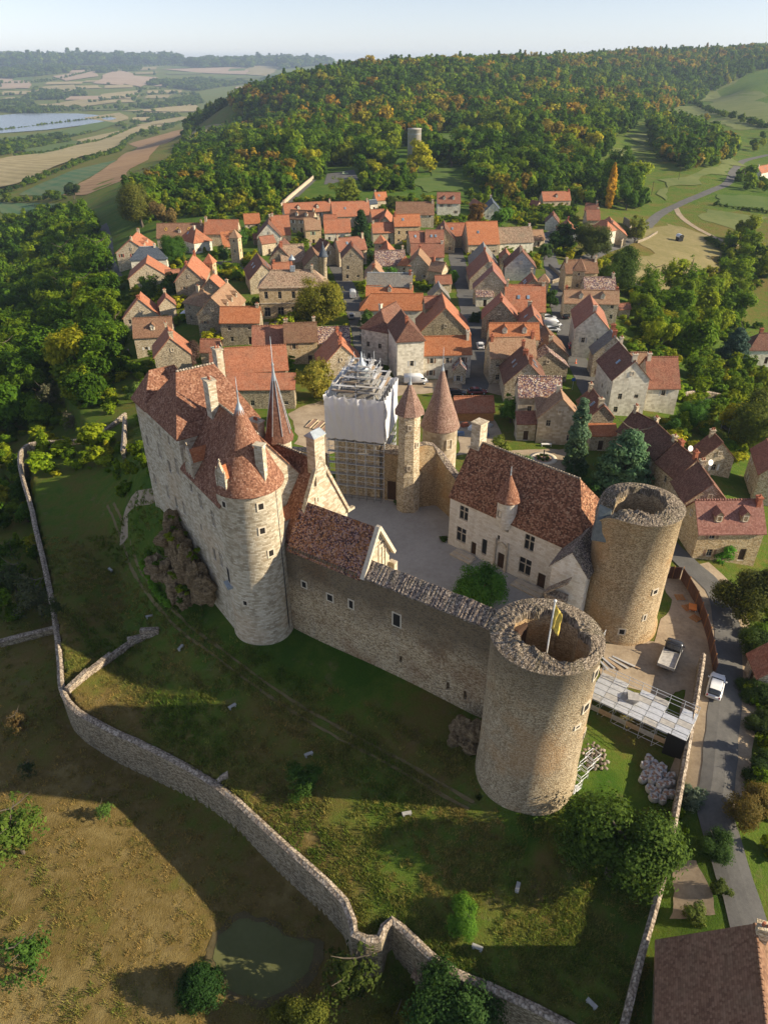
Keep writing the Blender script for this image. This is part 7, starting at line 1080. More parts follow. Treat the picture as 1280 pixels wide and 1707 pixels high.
PROT = {'near': [crown('crown', 11 + i, 520, 52, 0.036, LEAF, 'B') for i in range(3)], 'mid': [crown('crown', 31 + i, 230, 20, 0.085, LEAF, 'B') for i in range(6)], 'sparse': [crown('crown', 51 + i, 150, 14, 0.06, LEAF, 'F') for i in range(2)],
        'K': [crown('crown', 61, 500, 26, 0.045, LEAF, 'K')], 'W': [crown('crown', 63, 240, 42, 0.05, LEAF, 'W')], 'C': [crown('crown', 64, 300, 24, 0.08, LEAF, 'C')], 'S': [crown('crown', 65, 520, 24, 0.1, LEAF, 'S')], 'D': [crown('crown', 66, 420, 34, 0.055, LEAF, 'D')], 'P': [crown('crown', 67, 260, 20, 0.2, LEAF, 'P')]}
TRK = [trunk('trunk', 80 + i) for i in range(4)]; TRKS = trunk('trunk', 90, 1.9, 0.05, 10, 0.7)
def tree(x, y, z, r, kind, col, label, group=None, near=False, sq=1.0, rr=rng):
    bush = r < 2.2 and kind == 'B'; nm = {'B': 'shrub' if bush else 'broadleaf_tree', 'F': 'sparse_tree', 'K': 'cone_bush', 'W': 'weeping_tree', 'C': 'fir_tree', 'S': 'spruce_tree', 'D': 'cedar_tree', 'P': 'poplar_tree'}[kind]
    o = empty(nm, (x, y, z), rr.uniform(0, 6.28), label, 'shrub' if bush or kind == 'K' else 'tree', group)
    ms = PROT['near' if near else 'mid'] if kind == 'B' else PROT['sparse' if kind == 'F' else kind]; me = ms[rr.randrange(len(ms))]
    zs = sq * (0.82 if bush else 1.0); c_ = place('crown', me, o, (0, 0, -0.25 * r if bush else 0), 0, (r, r, r * zs)); c_.color = (*col, 1)
    t_ = place('trunk', TRKS if kind in 'FCSDP' else TRK[rr.randrange(4)], o, (0, 0, 0), 0, (r, r, r * zs)); return o
for x, y, z, r, k, c, l in TREES: tree(x, y, z - 0.05, r, k, c, l, near=(r / math.hypot(x, y, 62 - z) > 0.018))
# woods: the trees that show largest stand singly, the rest of the forest is one mass
def inside(poly, x, y):
    c = np.zeros(x.shape, bool); n = len(poly)
    for i in range(n):
        x0, y0 = poly[i - 1]; x1, y1 = poly[i]; k = (y0 > y) != (y1 > y); c ^= k & (x < (x1 - x0) * (y - y0) / (y1 - y0 + 1e-12) + x0)
    return c
rsf = np.random.RandomState(17); W_ = []
hx_ = np.array([[r[0], r[1], 0.5 * math.hypot(r[4] + 2, 2 * r[5])] for r in VILLAGE]); tx_ = np.array([[t[0], t[1], t[3]] for t in TREES])
rp_ = np.array([(q[0], q[1], w * 0.5 + 1.5) for n_, p_, w, m_, o_ in ROADS for q in resample(p_, 3.0)])
rp2_ = np.array([(q[0], q[1], w * 0.5) for n_, p_, w, m_, o_ in ROADS if n_ == 'lane' for q in resample(p_, 2.0)])
for wi, (n_, poly_, sp, r0, r1, pal) in enumerate(WOODS):
    px, py = np.array([p[0] for p in poly_]), np.array([p[1] for p in poly_]); gx, gy = np.meshgrid(np.arange(px.min(), px.max(), sp), np.arange(py.min(), py.max(), sp * 0.87)); gx = gx + (np.arange(gx.shape[0]) % 2)[:, None] * sp / 2
    x = gx.ravel() + rsf.uniform(-.42, .42, gx.size) * sp; y = gy.ravel() + rsf.uniform(-.42, .42, gx.size) * sp; k = inside(poly_, x, y)
    for c_ in CLEARINGS: k &= ~inside(c_, x, y)
    x, y = x[k], y[k]
    if len(x) == 0: continue
    nearm = y < 620
    bad = np.zeros(len(x), bool)
    for arr, ex in ((hx_, 0.5), (tx_, 0.0), (rp_, 0.6)) if n_ != 'lane_side' else ((hx_, -1.0), (rp2_, 0.3)):
        d = np.hypot(x[nearm][:, None] - arr[None, :, 0], y[nearm][:, None] - arr[None, :, 1]) - arr[None, :, 2] - ex; b_ = np.zeros(len(x), bool); b_[np.where(nearm)[0]] = (d < 0).any(1); bad |= b_
    x, y = x[~bad], y[~bad]; r = (r0 + (r1 - r0) * rsf.uniform(0, 1, len(x)) ** 1.5) * rsf.choice([.75, 1, 1, 1.12], len(x)); W_ += [(a, b, c, wi, n_, pal) for a, b, c in zip(x, y, r)]
WX, WY, WR = (np.array([w[i] for w in W_]) for i in range(3)); WZ = terrain(WX, WY); vis = WR / np.sqrt(WX ** 2 + WY ** 2 + (62 - WZ) ** 2) * (np.abs(WX) / (WY * .844 + 33) < 0.55) * (WR > 0.9)
_n2 = lambda x, y, s, ph: np.sin(x / s + ph) * np.cos(y / s * 1.13 + ph * 2) + 0.5 * np.sin((x + y) / s * 2.1 + ph * 3)
GRN = np.array([(.040, .092, .006), (.072, .138, .007), (.108, .172, .008), (.15, .20, .010), (.21, .225, .012)]); AUT = np.array([(.20, .18, .015), (.24, .17, .015), (.21, .11, .015), (.15, .07, .018), (.15, .10, .025)])
def tint(x, y, pal, rs):
    amt = {'forest': 0.12, 'edge': 0.08, 'slope': -0.12, 'right': -0.05}[pal] + (0.36 if pal == 'forest' else 0.1) * (_n2(x, y, 95.0, 1.3) + 0.6 * _n2(x, y, 37.0, 4.0))
    if pal == 'forest': amt -= 0.12 * (x < -120)
    if rs.uniform() < amt: c = AUT[rs.randint(5)] * (1 - rs.uniform(0, .45)) + GRN[3] * 0.35
    else: c = GRN[min(4, int(abs(rs.normal(0, 1.75)) + (1 if pal == 'right' else 0)))]
    return c * rs.uniform(0.8, 1.2)
order = np.argsort(-vis); NS = min(300, int((vis > 0).sum())); single = set(order[:NS].tolist())
GRP = {'left_slope': ('in left slope wood', 'trees on the left slope'), 'left_slope_far': ('in left slope wood', 'trees on the left slope'), 'behind_left': ('in grove behind the village', 'grove behind the village'), 'forest': ('at near forest edge', 'near trees of the forest'), 'forest_lobe': ('at near forest edge', 'near trees of the forest'), 'right_wood': ('in right-hand thicket', 'thicket right of the village'), 'right_wood2': ('in right-hand garden thicket', 'garden thicket on the right'), 'right_fill': ('by the far road', 'trees by the far road'), 'back_gardens': ('in the back gardens', 'trees in the back gardens'), 'village_back': ('behind top houses', 'trees behind the top row'), 'far_right': ('below far meadows', 'trees below the far meadows'), 'lane_side': ('right of the lane', 'bushes right of the lane'), 'outer_scrub': ('outside the left wall', 'scrub outside the left wall'), 'terrace_shrubs': ('on the left terrace', 'shrubs on the left terrace')}
rw = random.Random(5)
ORD = ['first', 'second', 'third', 'fourth', 'fifth', 'sixth', 'seventh', 'eighth', 'ninth', 'tenth', 'eleventh', 'twelfth', 'thirteenth', 'fourteenth', 'fifteenth', 'sixteenth']
def view_xy(i):
    d = WY[i] * math.cos(R(32.4)) + (62 - WZ[i]) * math.sin(R(32.4)); return WX[i] / d, (WY[i] * math.sin(R(32.4)) - (62 - WZ[i]) * math.cos(R(32.4))) / d
def hue(c):
    r, g, b = c; return 'rust-coloured' if r > g * 1.5 else 'golden' if r > g * 1.05 else 'yellow-green' if r > g * 0.78 else 'dark green' if g < 0.085 else 'bright green' if g > 0.15 else 'green'
byg = {}
for i in sorted(single): byg.setdefault(GRP[W_[i][4]][1], []).append(i)
for g_, idx in byg.items():
    idx.sort(key=lambda i: view_xy(i)[1]); per = max(8, -(-len(idx) // 15)); rows = [idx[k:k + per] for k in range(0, len(idx), per)]
    for rk, row in enumerate(rows):
        row.sort(key=lambda i: view_xy(i)[0])
        for k, i in enumerate(row):
            a, b, r, wi, n_, pal = W_[i]; c_ = tint(a, b, pal, rsf); place_ = GRP[n_][0]; l_ = '%s tree %s, %s from the left in %s row up' % (hue(c_), place_, ORD[k], ORD[rk]); tree(a, b, WZ[i] - 0.1, r, 'B' if rw.random() > 0.06 or pal == 'forest' else 'F', c_, l_, g_, False, rw.uniform(0.85, 1.2), rw)
kinds = bpy.data.collections.new('tree_kinds')
for i in range(6):
    o = bpy.data.objects.new('tree_kind_%d' % i, crown('forest_crown', 120 + i, 105, 13, 0.15, LEAFF, 'B' if i < 5 else 'C')); kinds.objects.link(o)
def scatter(name, pts, cols, scl, rot, kd, coll):
    me = bpy.data.meshes.new(name); me.from_pydata(pts.tolist(), [], []); n = len(pts)
    for nm, ty, arr in (('scl', 'FLOAT_VECTOR', scl), ('rot', 'FLOAT', rot), ('kd', 'INT', kd), ('tint', 'FLOAT_COLOR', np.column_stack([cols, np.ones(n)]))):
        at_ = me.attributes.new(nm, ty, 'POINT'); at_.data.foreach_set({'FLOAT_VECTOR': 'vector', 'FLOAT': 'value', 'INT': 'value', 'FLOAT_COLOR': 'color'}[ty], np.ascontiguousarray(arr, dtype='i' if ty == 'INT' else 'f').ravel())
    o = place(name, me); ng = bpy.data.node_groups.new(name + '_nodes', 'GeometryNodeTree'); ng.interface.new_socket('Geometry', in_out='INPUT', socket_type='NodeSocketGeometry'); ng.interface.new_socket('Geometry', in_out='OUTPUT', socket_type='NodeSocketGeometry'); N = ng.nodes; Lk = ng.links
    gi, go, ip, ci = N.new('NodeGroupInput'), N.new('NodeGroupOutput'), N.new('GeometryNodeInstanceOnPoints'), N.new('GeometryNodeCollectionInfo'); ci.inputs['Collection'].default_value = coll; ci.inputs['Separate Children'].default_value = True; ci.inputs['Reset Children'].default_value = True; ip.inputs['Pick Instance'].default_value = True
    def na(nm, ty): q = N.new('GeometryNodeInputNamedAttribute'); q.data_type = ty; q.inputs['Name'].default_value = nm; return q.outputs['Attribute']
    cx = N.new('ShaderNodeCombineXYZ'); Lk.new(na('rot', 'FLOAT'), cx.inputs[2]); Lk.new(gi.outputs[0], ip.inputs['Points']); Lk.new(ci.outputs[0], ip.inputs['Instance']); Lk.new(na('kd', 'INT'), ip.inputs['Instance Index']); Lk.new(cx.outputs[0], ip.inputs['Rotation']); Lk.new(na('scl', 'FLOAT_VECTOR'), ip.inputs['Scale']); Lk.new(ip.outputs[0], go.inputs[0])
    md = o.modifiers.new('scatter', 'NODES'); md.node_group = ng; return o
def mass(name, label, X, Y, Rr, cols, cat='forest', zs=(0.9, 1.25), kd=None):
    n = len(X); z = terrain(X, Y) - 0.3; s = np.column_stack([Rr, Rr, Rr * rsf.uniform(*zs, n)]); return tag(scatter(name, np.column_stack([X, Y, z]), np.array(cols), s, rsf.uniform(0, 6.28, n), np.where(rsf.uniform(0, 1, n) < .05, 5, rsf.randint(0, 5, n)) if kd is None else kd, kinds), label, cat, None, 'stuff')
rest = [i for i in range(len(W_)) if i not in single]; ri = np.array(rest)
mass('forest', 'autumn forest covering the hill behind the village', WX[ri], WY[ri], WR[ri], [tint(W_[i][0], W_[i][1], W_[i][5], rsf) for i in rest])
# undergrowth between the single trees, hedgerows, distant woods
ux, uy, ur, uc = [], [], [], []
for n_, poly_, sp, r0, r1, pal in WOODS:
    if n_ not in ('left_slope', 'behind_left', 'right_wood', 'right_wood2', 'left_slope_far', 'back_gardens', 'village_back'): continue
    a = np.array(poly_); m_ = int((a[:, 0].max() - a[:, 0].min()) * (a[:, 1].max() - a[:, 1].min()) / 7.5); x = rsf.uniform(a[:, 0].min(), a[:, 0].max(), m_); y = rsf.uniform(a[:, 1].min(), a[:, 1].max(), m_); k = inside(poly_, x, y)
    for c_ in CLEARINGS: k &= ~inside(c_, x, y)
    x, y = x[k], y[k]; bad = np.zeros(len(x), bool)
    for arr, ex in ((hx_, 0.3), (rp_, 0.2)): bad |= ((np.hypot(x[:, None] - arr[None, :, 0], y[:, None] - arr[None, :, 1]) - arr[None, :, 2] - ex) < 0).any(1)
    for q, w in zip(x[~bad], y[~bad]): ux.append(q); uy.append(w); ur.append(rsf.uniform(0.7, 1.9)); uc.append(GRN[rsf.randint(0, 4)] * rsf.uniform(.7, 1.2))
hk = np.hypot(np.array(ux)[:, None] - tx_[None, :0, 0], 0) if 0 else None
mass('undergrowth', 'dense low undergrowth between the trees around the village', np.array(ux), np.array(uy), np.array(ur), uc, 'undergrowth', (0.5, 0.9))
# gardens and hedges inside the village
vx, vy, vr, vc = [], [], [], []
for _ in range(5600):
    x, y = rsf.uniform(-95, 95), rsf.uniform(118, 400)
    if (np.hypot(x - hx_[:, 0], y - hx_[:, 1]) - hx_[:, 2] - 0.2 < 0).any() or (np.hypot(x - rp_[:, 0], y - rp_[:, 1]) - rp_[:, 2] + 0.4 < 0).any() or (y < 150 and abs(x) < 30): continue
    if _n2(x, y, 9.0, 2.0) < -0.1: continue
    vx.append(x); vy.append(y); vr.append(abs(rsf.normal(1.0, 0.6)) + 0.35); vc.append(GRN[rsf.randint(1, 5)] * rsf.uniform(.8, 1.3))
mass('garden_plants', 'garden shrubs and plants between the village houses', np.array(vx), np.array(vy), np.array(vr), vc, 'plants', (0.5, 0.9))
bx_, by_, br_, bc_ = [], [], [], []
for h_ in HEDGES:
    if len(h_) < 2: continue
    dm = np.mean([q[1] for q in h_]); st = 2.0 if dm < 700 else (7.0 if dm < 3500 else 22.0)
    for q in resample(h_, st):
        bx_.append(q[0] + rsf.uniform(-.5, .5) * st); by_.append(q[1] + rsf.uniform(-.5, .5) * st); br_.append(rsf.uniform(0.55, 1.2) * (1.5 if dm < 700 else (4.2 if dm < 3500 else 10))); bc_.append(GRN[rsf.randint(0, 3)] * rsf.uniform(.7, 1.1))
mass('hedgerows', 'hedgerows between the fields', np.array(bx_), np.array(by_), np.array(br_), bc_, 'hedgerow', (0.6, 1.0))
fx_, fy_, fr_, fc_ = [], [], [], []
for p_ in FARWOODS:
    if len(p_) < 3: continue
    a = np.array(p_); sp = max(12.0, math.sqrt((a[:, 0].max() - a[:, 0].min()) * (a[:, 1].max() - a[:, 1].min()) / 900)); x = rsf.uniform(a[:, 0].min(), a[:, 0].max(), 1400); y = rsf.uniform(a[:, 1].min(), a[:, 1].max(), 1400); k = inside(p_, x, y)
    for q, w in zip(x[k], y[k]): fx_.append(q); fy_.append(w); fr_.append(sp * rsf.uniform(0.5, 0.8)); fc_.append(GRN[rsf.randint(0, 3)] * rsf.uniform(.6, 1))
for _ in range(1500):   # loose trees over the valley floor and far slopes
    Y_ = 1800 * math.exp(rsf.uniform(0, 1.8)); X_ = rsf.uniform(-.62, .05) * Y_
    if _n2(X_, Y_, Y_ * 0.06, 0.7) < 0.35: continue
    fx_.append(X_); fy_.append(Y_); fr_.append(rsf.uniform(5, 9) * (1 + Y_ / 7000)); fc_.append(GRN[rsf.randint(0, 3)] * .9)
fx_, fy_ = np.array(fx_), np.array(fy_); k = ~inside(LAKE, fx_, fy_)
for n_, p_, m_ in FIELDS: k &= ~inside(p_, fx_, fy_)
mass('distant_woods', 'distant woods and tree groups in the hazy valley', fx_[k], fy_[k], np.array(fr_)[k], np.array(fc_)[k], 'woods', (0.5, 0.8))
LG = np.repeat(np.array(LEDGE), 9, 0) + rsf.normal(0, .75, (len(LEDGE) * 9, 3)) * np.array([1, 1, .9]); nl = len(LG)
tag(scatter('ledge_plants', LG, np.array([GRN[rsf.randint(0, 4)] for _ in range(nl)]), np.column_stack([rsf.uniform(.25, .6, nl)] * 3) * np.array([1, 1, .8]), rsf.uniform(0, 6, nl), rsf.randint(0, 5, nl), kinds), 'small plants growing on the rock outcrop', 'plants', None, 'stuff')
# ------------------------------------------------------------------ vehicles
PAINT = {k: (lambda nb, c=c: nb.finish(c, 0.25, spec=0.6))(NB('paint_' + k)) for k, c in dict(white=(.72, .73, .74), silver=(.42, .44, .47), navy=(.035, .06, .11), red=(.42, .02, .03), black=(.018, .019, .022), maroon=(.16, .03, .035), lime=(.55, .68, .38), dark=(.035, .036, .04)).items()}
M['lamp'] = plain_mat('lamp_clear', (0.7, 0.7, 0.65), 0.2, 0.05); M['tail'] = plain_mat('lamp_red', (0.4, 0.02, 0.02), 0.3, 0.05); M['carglass'] = glass_mat('car_glass', (0.012, 0.015, 0.02), 0.05)
def loft(sections, n=10, mat=None):
    """sections: (x, half_width, z_low, z_high); rounded-box rings"""
    m = MB(); rings = []
    for x, hw, z0, z1 in sections:
        zc, hh = (z0 + z1) / 2, (z1 - z0) / 2; ring = []
        for k in range(16):
            a = 2 * math.pi * (k + 0.5) / 16; c_, s_ = math.cos(a), math.sin(a); p = 0.45; ring.append((x, hw * math.copysign(abs(c_) ** p, c_), zc + hh * math.copysign(abs(s_) ** p, s_)))
        rings.append(ring)
    for a, b in zip(rings[:-1], rings[1:]):
        for k in range(16): m.face([a[k], a[(k + 1) % 16], b[(k + 1) % 16], b[k]], smooth=True)
    m.face(rings[0]); m.face(rings[-1][::-1]); return m
_car = {}
def vehicle(kind, colr, x, y, z, yaw, label):
    o = empty({'car': 'parked_car', 'van': 'parked_van', 'truck': 'flatbed_truck'}[kind], (x, y, z + 0.08), R(yaw), label, {'car': 'car', 'van': 'van', 'truck': 'truck'}[kind], 'vehicles parked in the village' if kind != 'truck' else None); P_ = PAINT[colr]
    if kind == 'car':
        b = loft([(-2.1, .72, .42, .72), (-2.05, .82, .3, .86), (-1.3, .87, .25, .92), (0, .88, .24, .9), (1.2, .87, .25, .88), (1.85, .82, .28, .76), (2.15, .68, .36, .64)]); g_ = loft([(-1.95, .62, .82, 1.02), (-1.6, .7, .82, 1.36), (-.6, .72, .82, 1.46), (.3, .7, .82, 1.4), (1.05, .66, .8, .92)]); rf = loft([(-1.55, .6, 1.3, 1.43), (-.7, .64, 1.36, 1.5), (.2, .6, 1.34, 1.45)]); wx, wr, gl = (1.32, -1.3), .33, 2.13
    elif kind == 'van':
        b = loft([(-2.75, .92, .4, 2.2), (-2.7, .98, .35, 2.36), (0.8, .98, .32, 2.38), (1.5, .95, .32, 1.95), (2.0, .92, .32, 1.2), (2.65, .8, .38, .95)]); g_ = loft([(.95, .97, 1.25, 1.9), (1.5, .965, 1.22, 1.85), (2.02, .9, 1.15, 1.28)]); rf = None; wx, wr, gl = (1.75, -1.7), .36, 2.62
    else:
        b = loft([(.7, .95, .5, 1.15), (.9, 1.0, .5, 1.9), (1.7, 1.0, .5, 1.95), (2.2, .97, .5, 1.2), (2.6, .9, .55, 1.0)]); g_ = loft([(1.1, 1.01, 1.25, 1.8), (1.75, 1.01, 1.2, 1.8), (2.22, .92, 1.12, 1.3)]); rf = None; wx, wr, gl = (1.75, -1.5), .4, 2.58
    b.build('body', P_, o); g_.build('windows', M['carglass'], o)
    if rf: rf.build('car_roof', P_, o)
    if kind == 'truck':
        m = MB(); m.box((-1.1, 0, .85), (3.3, 2.0, .12)); [m.box((-1.1, s_ * .97, 1.05), (3.3, .06, .35)) for s_ in (-1, 1)]; m.box((-2.75, 0, 1.05), (.06, 1.9, .35)); m.build('cargo_bed', deck, o)
        m = MB(); m.box((-.9, 0, .6), (3.4, .8, .3)); m.build('chassis', M['iron'], o); m = MB(); [m.beam((.55, s_ * .8, .9), (.55, s_ * .8, 2.0), .08) for s_ in (-1, 0, 1)]; m.beam((.55, -.85, 2.0), (.55, .85, 2.0), .08); m.build('headboard', M['iron'], o)
    if kind not in _car:
        t_ = MB(); t_.lathe((0, 0), [(0, -.1), (wr * .6, -.11), (wr, -.08), (wr, .08), (wr * .6, .11), (0, .1)], 14); h_ = MB(); h_.lathe((0, 0), [(0, -.125), (wr * .55, -.12), (wr * .55, .12), (0, .125)], 10); _car[kind] = (t_.mesh('wheel', M['rubber']), h_.mesh('hub', M['steel']))
    hw = {'car': .8, 'van': .9, 'truck': .92}[kind]
    for a in wx:
        for s_ in (-1, 1): w_ = place('wheel', _car[kind][0], o, (a, s_ * hw, wr), rot=(math.pi / 2, 0, 0)); place('hub', _car[kind][1], w_)
    for s_ in (-1, 1):
        m = MB(); m.box((gl - .07, s_ * .55, .68 if kind == 'car' else .8), (.08, .28, .14)); m.build('headlight', M['lamp'], o); m = MB(); m.box((-2.09 if kind == 'car' else -2.74, s_ * .66, .75 if kind == 'car' else 1.0), (.06, .14, .24)); m.build('tail_light', M['tail'], o)
        m = MB(); m.box((.75 if kind == 'car' else 1.55, s_ * (hw + .17), .95 if kind == 'car' else 1.35), (.12, .18, .13)); m.build('mirror', P_, o)
for k_, c_, x_, y_, z_, yw, l_ in CARS: vehicle(k_, c_, x_, y_, z_, yw, l_)
# ------------------------------------------------------------------ walls and fences
gz = lambda x, y: float(terrain([x], [y])[0]) - 0.6
free_wall('boundary_wall', 'tall boundary wall with pale coping between castle lawn and lane', BWALL, 0.5, lambda x, y: gz(x, y) - 1.5, S['ret'], S['cap'], 1.5, jag=0.06)
for nm, lb, pts, th in (('white_wall', 'long white wall beside the road at the top of the village', TOPWALL, .5), ('garden_wall', 'high walled garden corner beside the hamlet road', GWALL, .5), ('roadside_wall', 'low stone wall at the bend of the meadow road', RWALL, .5), ('terrace_wall', 'stone terrace wall beside the left end of the castle', TERR, .7), ('garden_wall', 'pale garden wall curving below the sunlit brown roof', GARD, .5), ('garden_wall', 'low wall around the plot by the right street', LANEW, .4), ('garden_wall', 'stone wall behind the sun loungers', GARDW, .5), ('field_wall', 'crumbling low wall outside the left retaining wall', LOWW2, .8)):
    free_wall(nm, lb, pts, th, gz, S['t'] if nm == 'white_wall' else S['ret'], S['cap'], 2.0, jag=0.05)
lw = empty('low_wall', LOWW[0], 0, 'stepped low pale stone wall crossing the castle lawn', 'wall'); o_ = Vector(LOWW[0])
for i in range(len(LOWW) - 1):
    a, b = Vector(LOWW[i]) - o_, Vector(LOWW[i + 1]) - o_; m = MB(); zt = max(a.z, b.z) + .75; c_ = (a + b) / 2; rz = math.atan2(b.y - a.y, b.x - a.x); m.box((c_.x, c_.y, zt - 1.4), ((b - a).length + .1, .62, 2.8), rz); m.build('wall_step', S['cap'], lw)
free_wall('wall_spur', 'short wall stub inside the retaining wall', [(a, b, c_ + .6) for a, b, c_ in SPUR], .6, gz, S['ret'], S['cap'], 1.0)
brown = plain_mat('brown_sheet_metal', (0.085, 0.042, 0.03), 0.5, 0.15, 1)
for lb, F_ in (('brown sheet-metal fence curving beside the lane', FENCE), ('brown sheet-metal gate behind the golden round tower', FENCE2)):
    f_ = empty('metal_fence', F_[0], 0, lb, 'fence'); o_ = Vector(F_[0]); s_ = resample(F_, 2.0)
    for a, b in zip(s_[:-1], s_[1:]):
        a, b = Vector(a) - o_, Vector(b) - o_; c_ = (a + b) / 2; rz = math.atan2(b.y - a.y, b.x - a.x); L_ = (b - a).length; m = MB()
        for k in range(8): m.box((c_.x + math.cos(rz) * L_ * ((k + .5) / 8 - .5), c_.y + math.sin(rz) * L_ * ((k + .5) / 8 - .5), c_.z + 1.05), (L_ / 8 * .96, .05 + .03 * (k % 2), 2.1), rz)
        m.build('panel', brown, f_); rod('post', (a.x, a.y, a.z - .3), (a.x, a.y, a.z + 2.3), .05, S['timber'], f_)
# ------------------------------------------------------------------ yard scaffold platform
P0, P1, P3 = Vector((*PLAT[0], 0)), Vector((*PLAT[1], 0)), Vector((*PLAT[3], 0)); pa = math.atan2(P1.y - P0.y, P1.x - P0.x); PL = (P1 - P0).length + 1.5; pd = 4.6
sp = empty('scaffold_platform', (P0.x, P0.y, -0.2), pa, 'low scaffold platform with shiny decks between the nearest tower and boundary wall', 'scaffold'); alu = plain_mat('aluminium_deck', (0.66, 0.67, 0.68), 0.3, 0.2, 2, 0.4)
nx = 7
for i in range(nx + 1):
    x_ = PL * i / nx
    for j in range(4): rod('standard', (x_, pd * j / 3, -1.5), (x_, pd * j / 3, 3.4 if j in (0, 3) else 2.4), .035, M['steel'], sp)
    for z_ in (0.9, 2.25): rod('transom', (x_, 0, z_), (x_, pd, z_), .03, M['steel'], sp)
for j in range(4):
    for z_ in (0.2, 1.2, 2.25) + ((2.9, 3.35) if j in (0, 3) else ()): rod('ledger', (0, pd * j / 3, z_), (PL, pd * j / 3, z_), .03, M['steel'], sp)
for i in range(nx):
    for j in range(5):
        if (i, j) in ((5, 3), (5, 4), (2, 4)): continue
        slab('deck_board', (PL * (i + .5) / nx, pd * (j + .5) / 5, 2.33 + .01 * ((i + j) % 2)), (PL / nx * .96, pd / 5 * .92, .06), 0, alu if (i * 3 + j) % 4 else deck, sp)
    rod('brace', (PL * i / nx, -.04, -.4), (PL * (i + 1) / nx, -.04, 2.2), .026, M['steel'], sp)
    slab('toe_board', (PL * (i + .5) / nx, -.05, 1.15), (PL / nx * .95, .05, .7), 0, ora if i % 2 else deck, sp)
m = MB(); m.box((PL - .9, -.12, 0.9), (1.9, .06, 3.4)); m.build('black_netting', M['rubber'], sp)
for i in range(5): slab('board_stack', (PL * .38 + .05 * i, pd * .55, 2.42 + .1 * i), (1.2, 1.6 - .1 * i, .08), .1 * i, deck, sp)
# ------------------------------------------------------------------ site odds and ends
bagm = plain_mat('woven_bag', (0.50, 0.48, 0.46), 0.8, 0.15, 4); bx0 = PT['bags']; rb_ = random.Random(4)
def bag_mesh(seed):
    rr = random.Random(seed); m = MB(); ph = rr.uniform(0, 6); m.lathe((0, 0), [(0.0, 0), (.38, .02), (.46, .25), (.44, .5), (.4, .66), (.42, .74), (.3, .66), (.0, .58)], 14, rf=lambda th, k: 1 + .12 * math.sin(2 * th + ph) + .07 * math.sin(5 * th + k), zf=lambda th, k: .09 * math.sin(3 * th + ph) * (k > 3)); return m.mesh('bag', [bagm])
bms = [bag_mesh(i) for i in range(4)]; fillm = plain_mat('rubble_fill', (.30, .19, .13), .95, .4, 8); fm = MB(); fm.lathe((0, 0), [(.36, .6), (.2, .68), (0, .7)], 10, rf=lambda th, k: 1 + .1 * math.sin(3 * th)); fmesh = fm.mesh('rubble', fillm)
for i in range(22):
    a, r_ = i * 2.4, .42 * math.sqrt(i); x_, y_ = bx0[0] + r_ * math.cos(a) * .8, bx0[1] + r_ * math.sin(a) * 1.35; b_ = empty('rubble_bag', (x_, y_, gz(x_, y_) + .6 + (.35 if i < 6 else 0)), a, 'white woven rubble bag in the heap beside the boundary wall', 'bag', 'rubble bags in a heap'); place('bag', bms[i % 4], b_); place('rubble', fmesh, b_)
rp = empty('rubble_pile', PT['rubble'], 0, 'heap of broken pinkish stones behind the nearest tower', 'rubble')
for i in range(34): a, r_ = i * 2.4, .21 * math.sqrt(i); rock(rp, 'stone', (r_ * math.cos(a) * 1.1, r_ * math.sin(a) * 1.5, .28 * math.exp(-r_)), (.24, .2, .17), 300 + i % 7, S['cap'], 1)
st = empty('scaffold_stair', PT['stair'], R(38), 'galvanised stair cages stacked beside the nearest round tower', 'stair')
for i in range(4):
    x0_ = i * 1.35; w_ = 1.0
    for a in (0, 1.2):
        for b in (0, w_): rod('upright', (x0_ + a, b + .3 * i, 0), (x0_ + a, b + .3 * i, 1.3), .035, M['steel'], st)
    for z_ in (.1, .7, 1.3):
        for b in (0, w_): rod('rail', (x0_, b + .3 * i, z_), (x0_ + 1.2, b + .3 * i, z_), .03, M['steel'], st)
        for a in (0, 1.2): rod('rail', (x0_ + a, .3 * i, z_), (x0_ + a, w_ + .3 * i, z_), .03, M['steel'], st)
    slab('tread', (x0_ + .6, w_ / 2 + .3 * i, .12), (1.15, .95, .05), 0, M['steel'], st)
sm_ = plain_mat('pale_block', (.36, .35, .32), .8, .15, 3); where = ('left of the wheel tracks below the curtain wall', 'near the end of the stepped low wall', 'between the stepped low wall and the round corner tower', 'behind the drooping bush', 'on the lit lawn left of the nearest tower', 'beside the biggest tree', 'near the bright green round shrub', 'on the upper lawn by the long left wall', 'in the bottom right corner of the lawn')
for (x_, y_, z_), w_ in zip(SLABS, where):
    b_ = empty('stone_bench', (x_, y_, z_), rb_.uniform(0, 3), 'small pale stone bench ' + w_, 'bench'); m = MB(); m.box((0, 0, .36), (.95, .36, .1)); m.build('seat', sm_, b_)
    for s_ in (-1, 1): m = MB(); m.box((s_ * .32, 0, .14), (.16, .3, .34)); m.build('leg', sm_, b_)
hd = empty('low_hedge', HEDGE[0], 0, 'bright green low hedge along the lawn below the rocks', 'hedge'); o_ = Vector(HEDGE[0])
for i, q in enumerate(resample(HEDGE, .8)): c_ = place('bush', PROT['mid'][i % 6], hd, Vector(q) - o_ - Vector((0, 0, .25)), i * 1.7, (.75, .75, .55)); c_.color = (.11, .24, .02, 1)
pt = PT['rail']; rl = empty('courtyard_railing', (pt[0], pt[1], COURT), R(-13), 'thin metal railing in front of the scaffold', 'railing')
for i in range(6): rod('post', (-3.5 + i * 1.2, 0, 0), (-3.5 + i * 1.2, 0, 1.0), .03, M['iron'], rl)
for z_ in (.5, 1.0): rod('rail', (-3.5, 0, z_), (2.5, 0, z_), .025, M['iron'], rl)
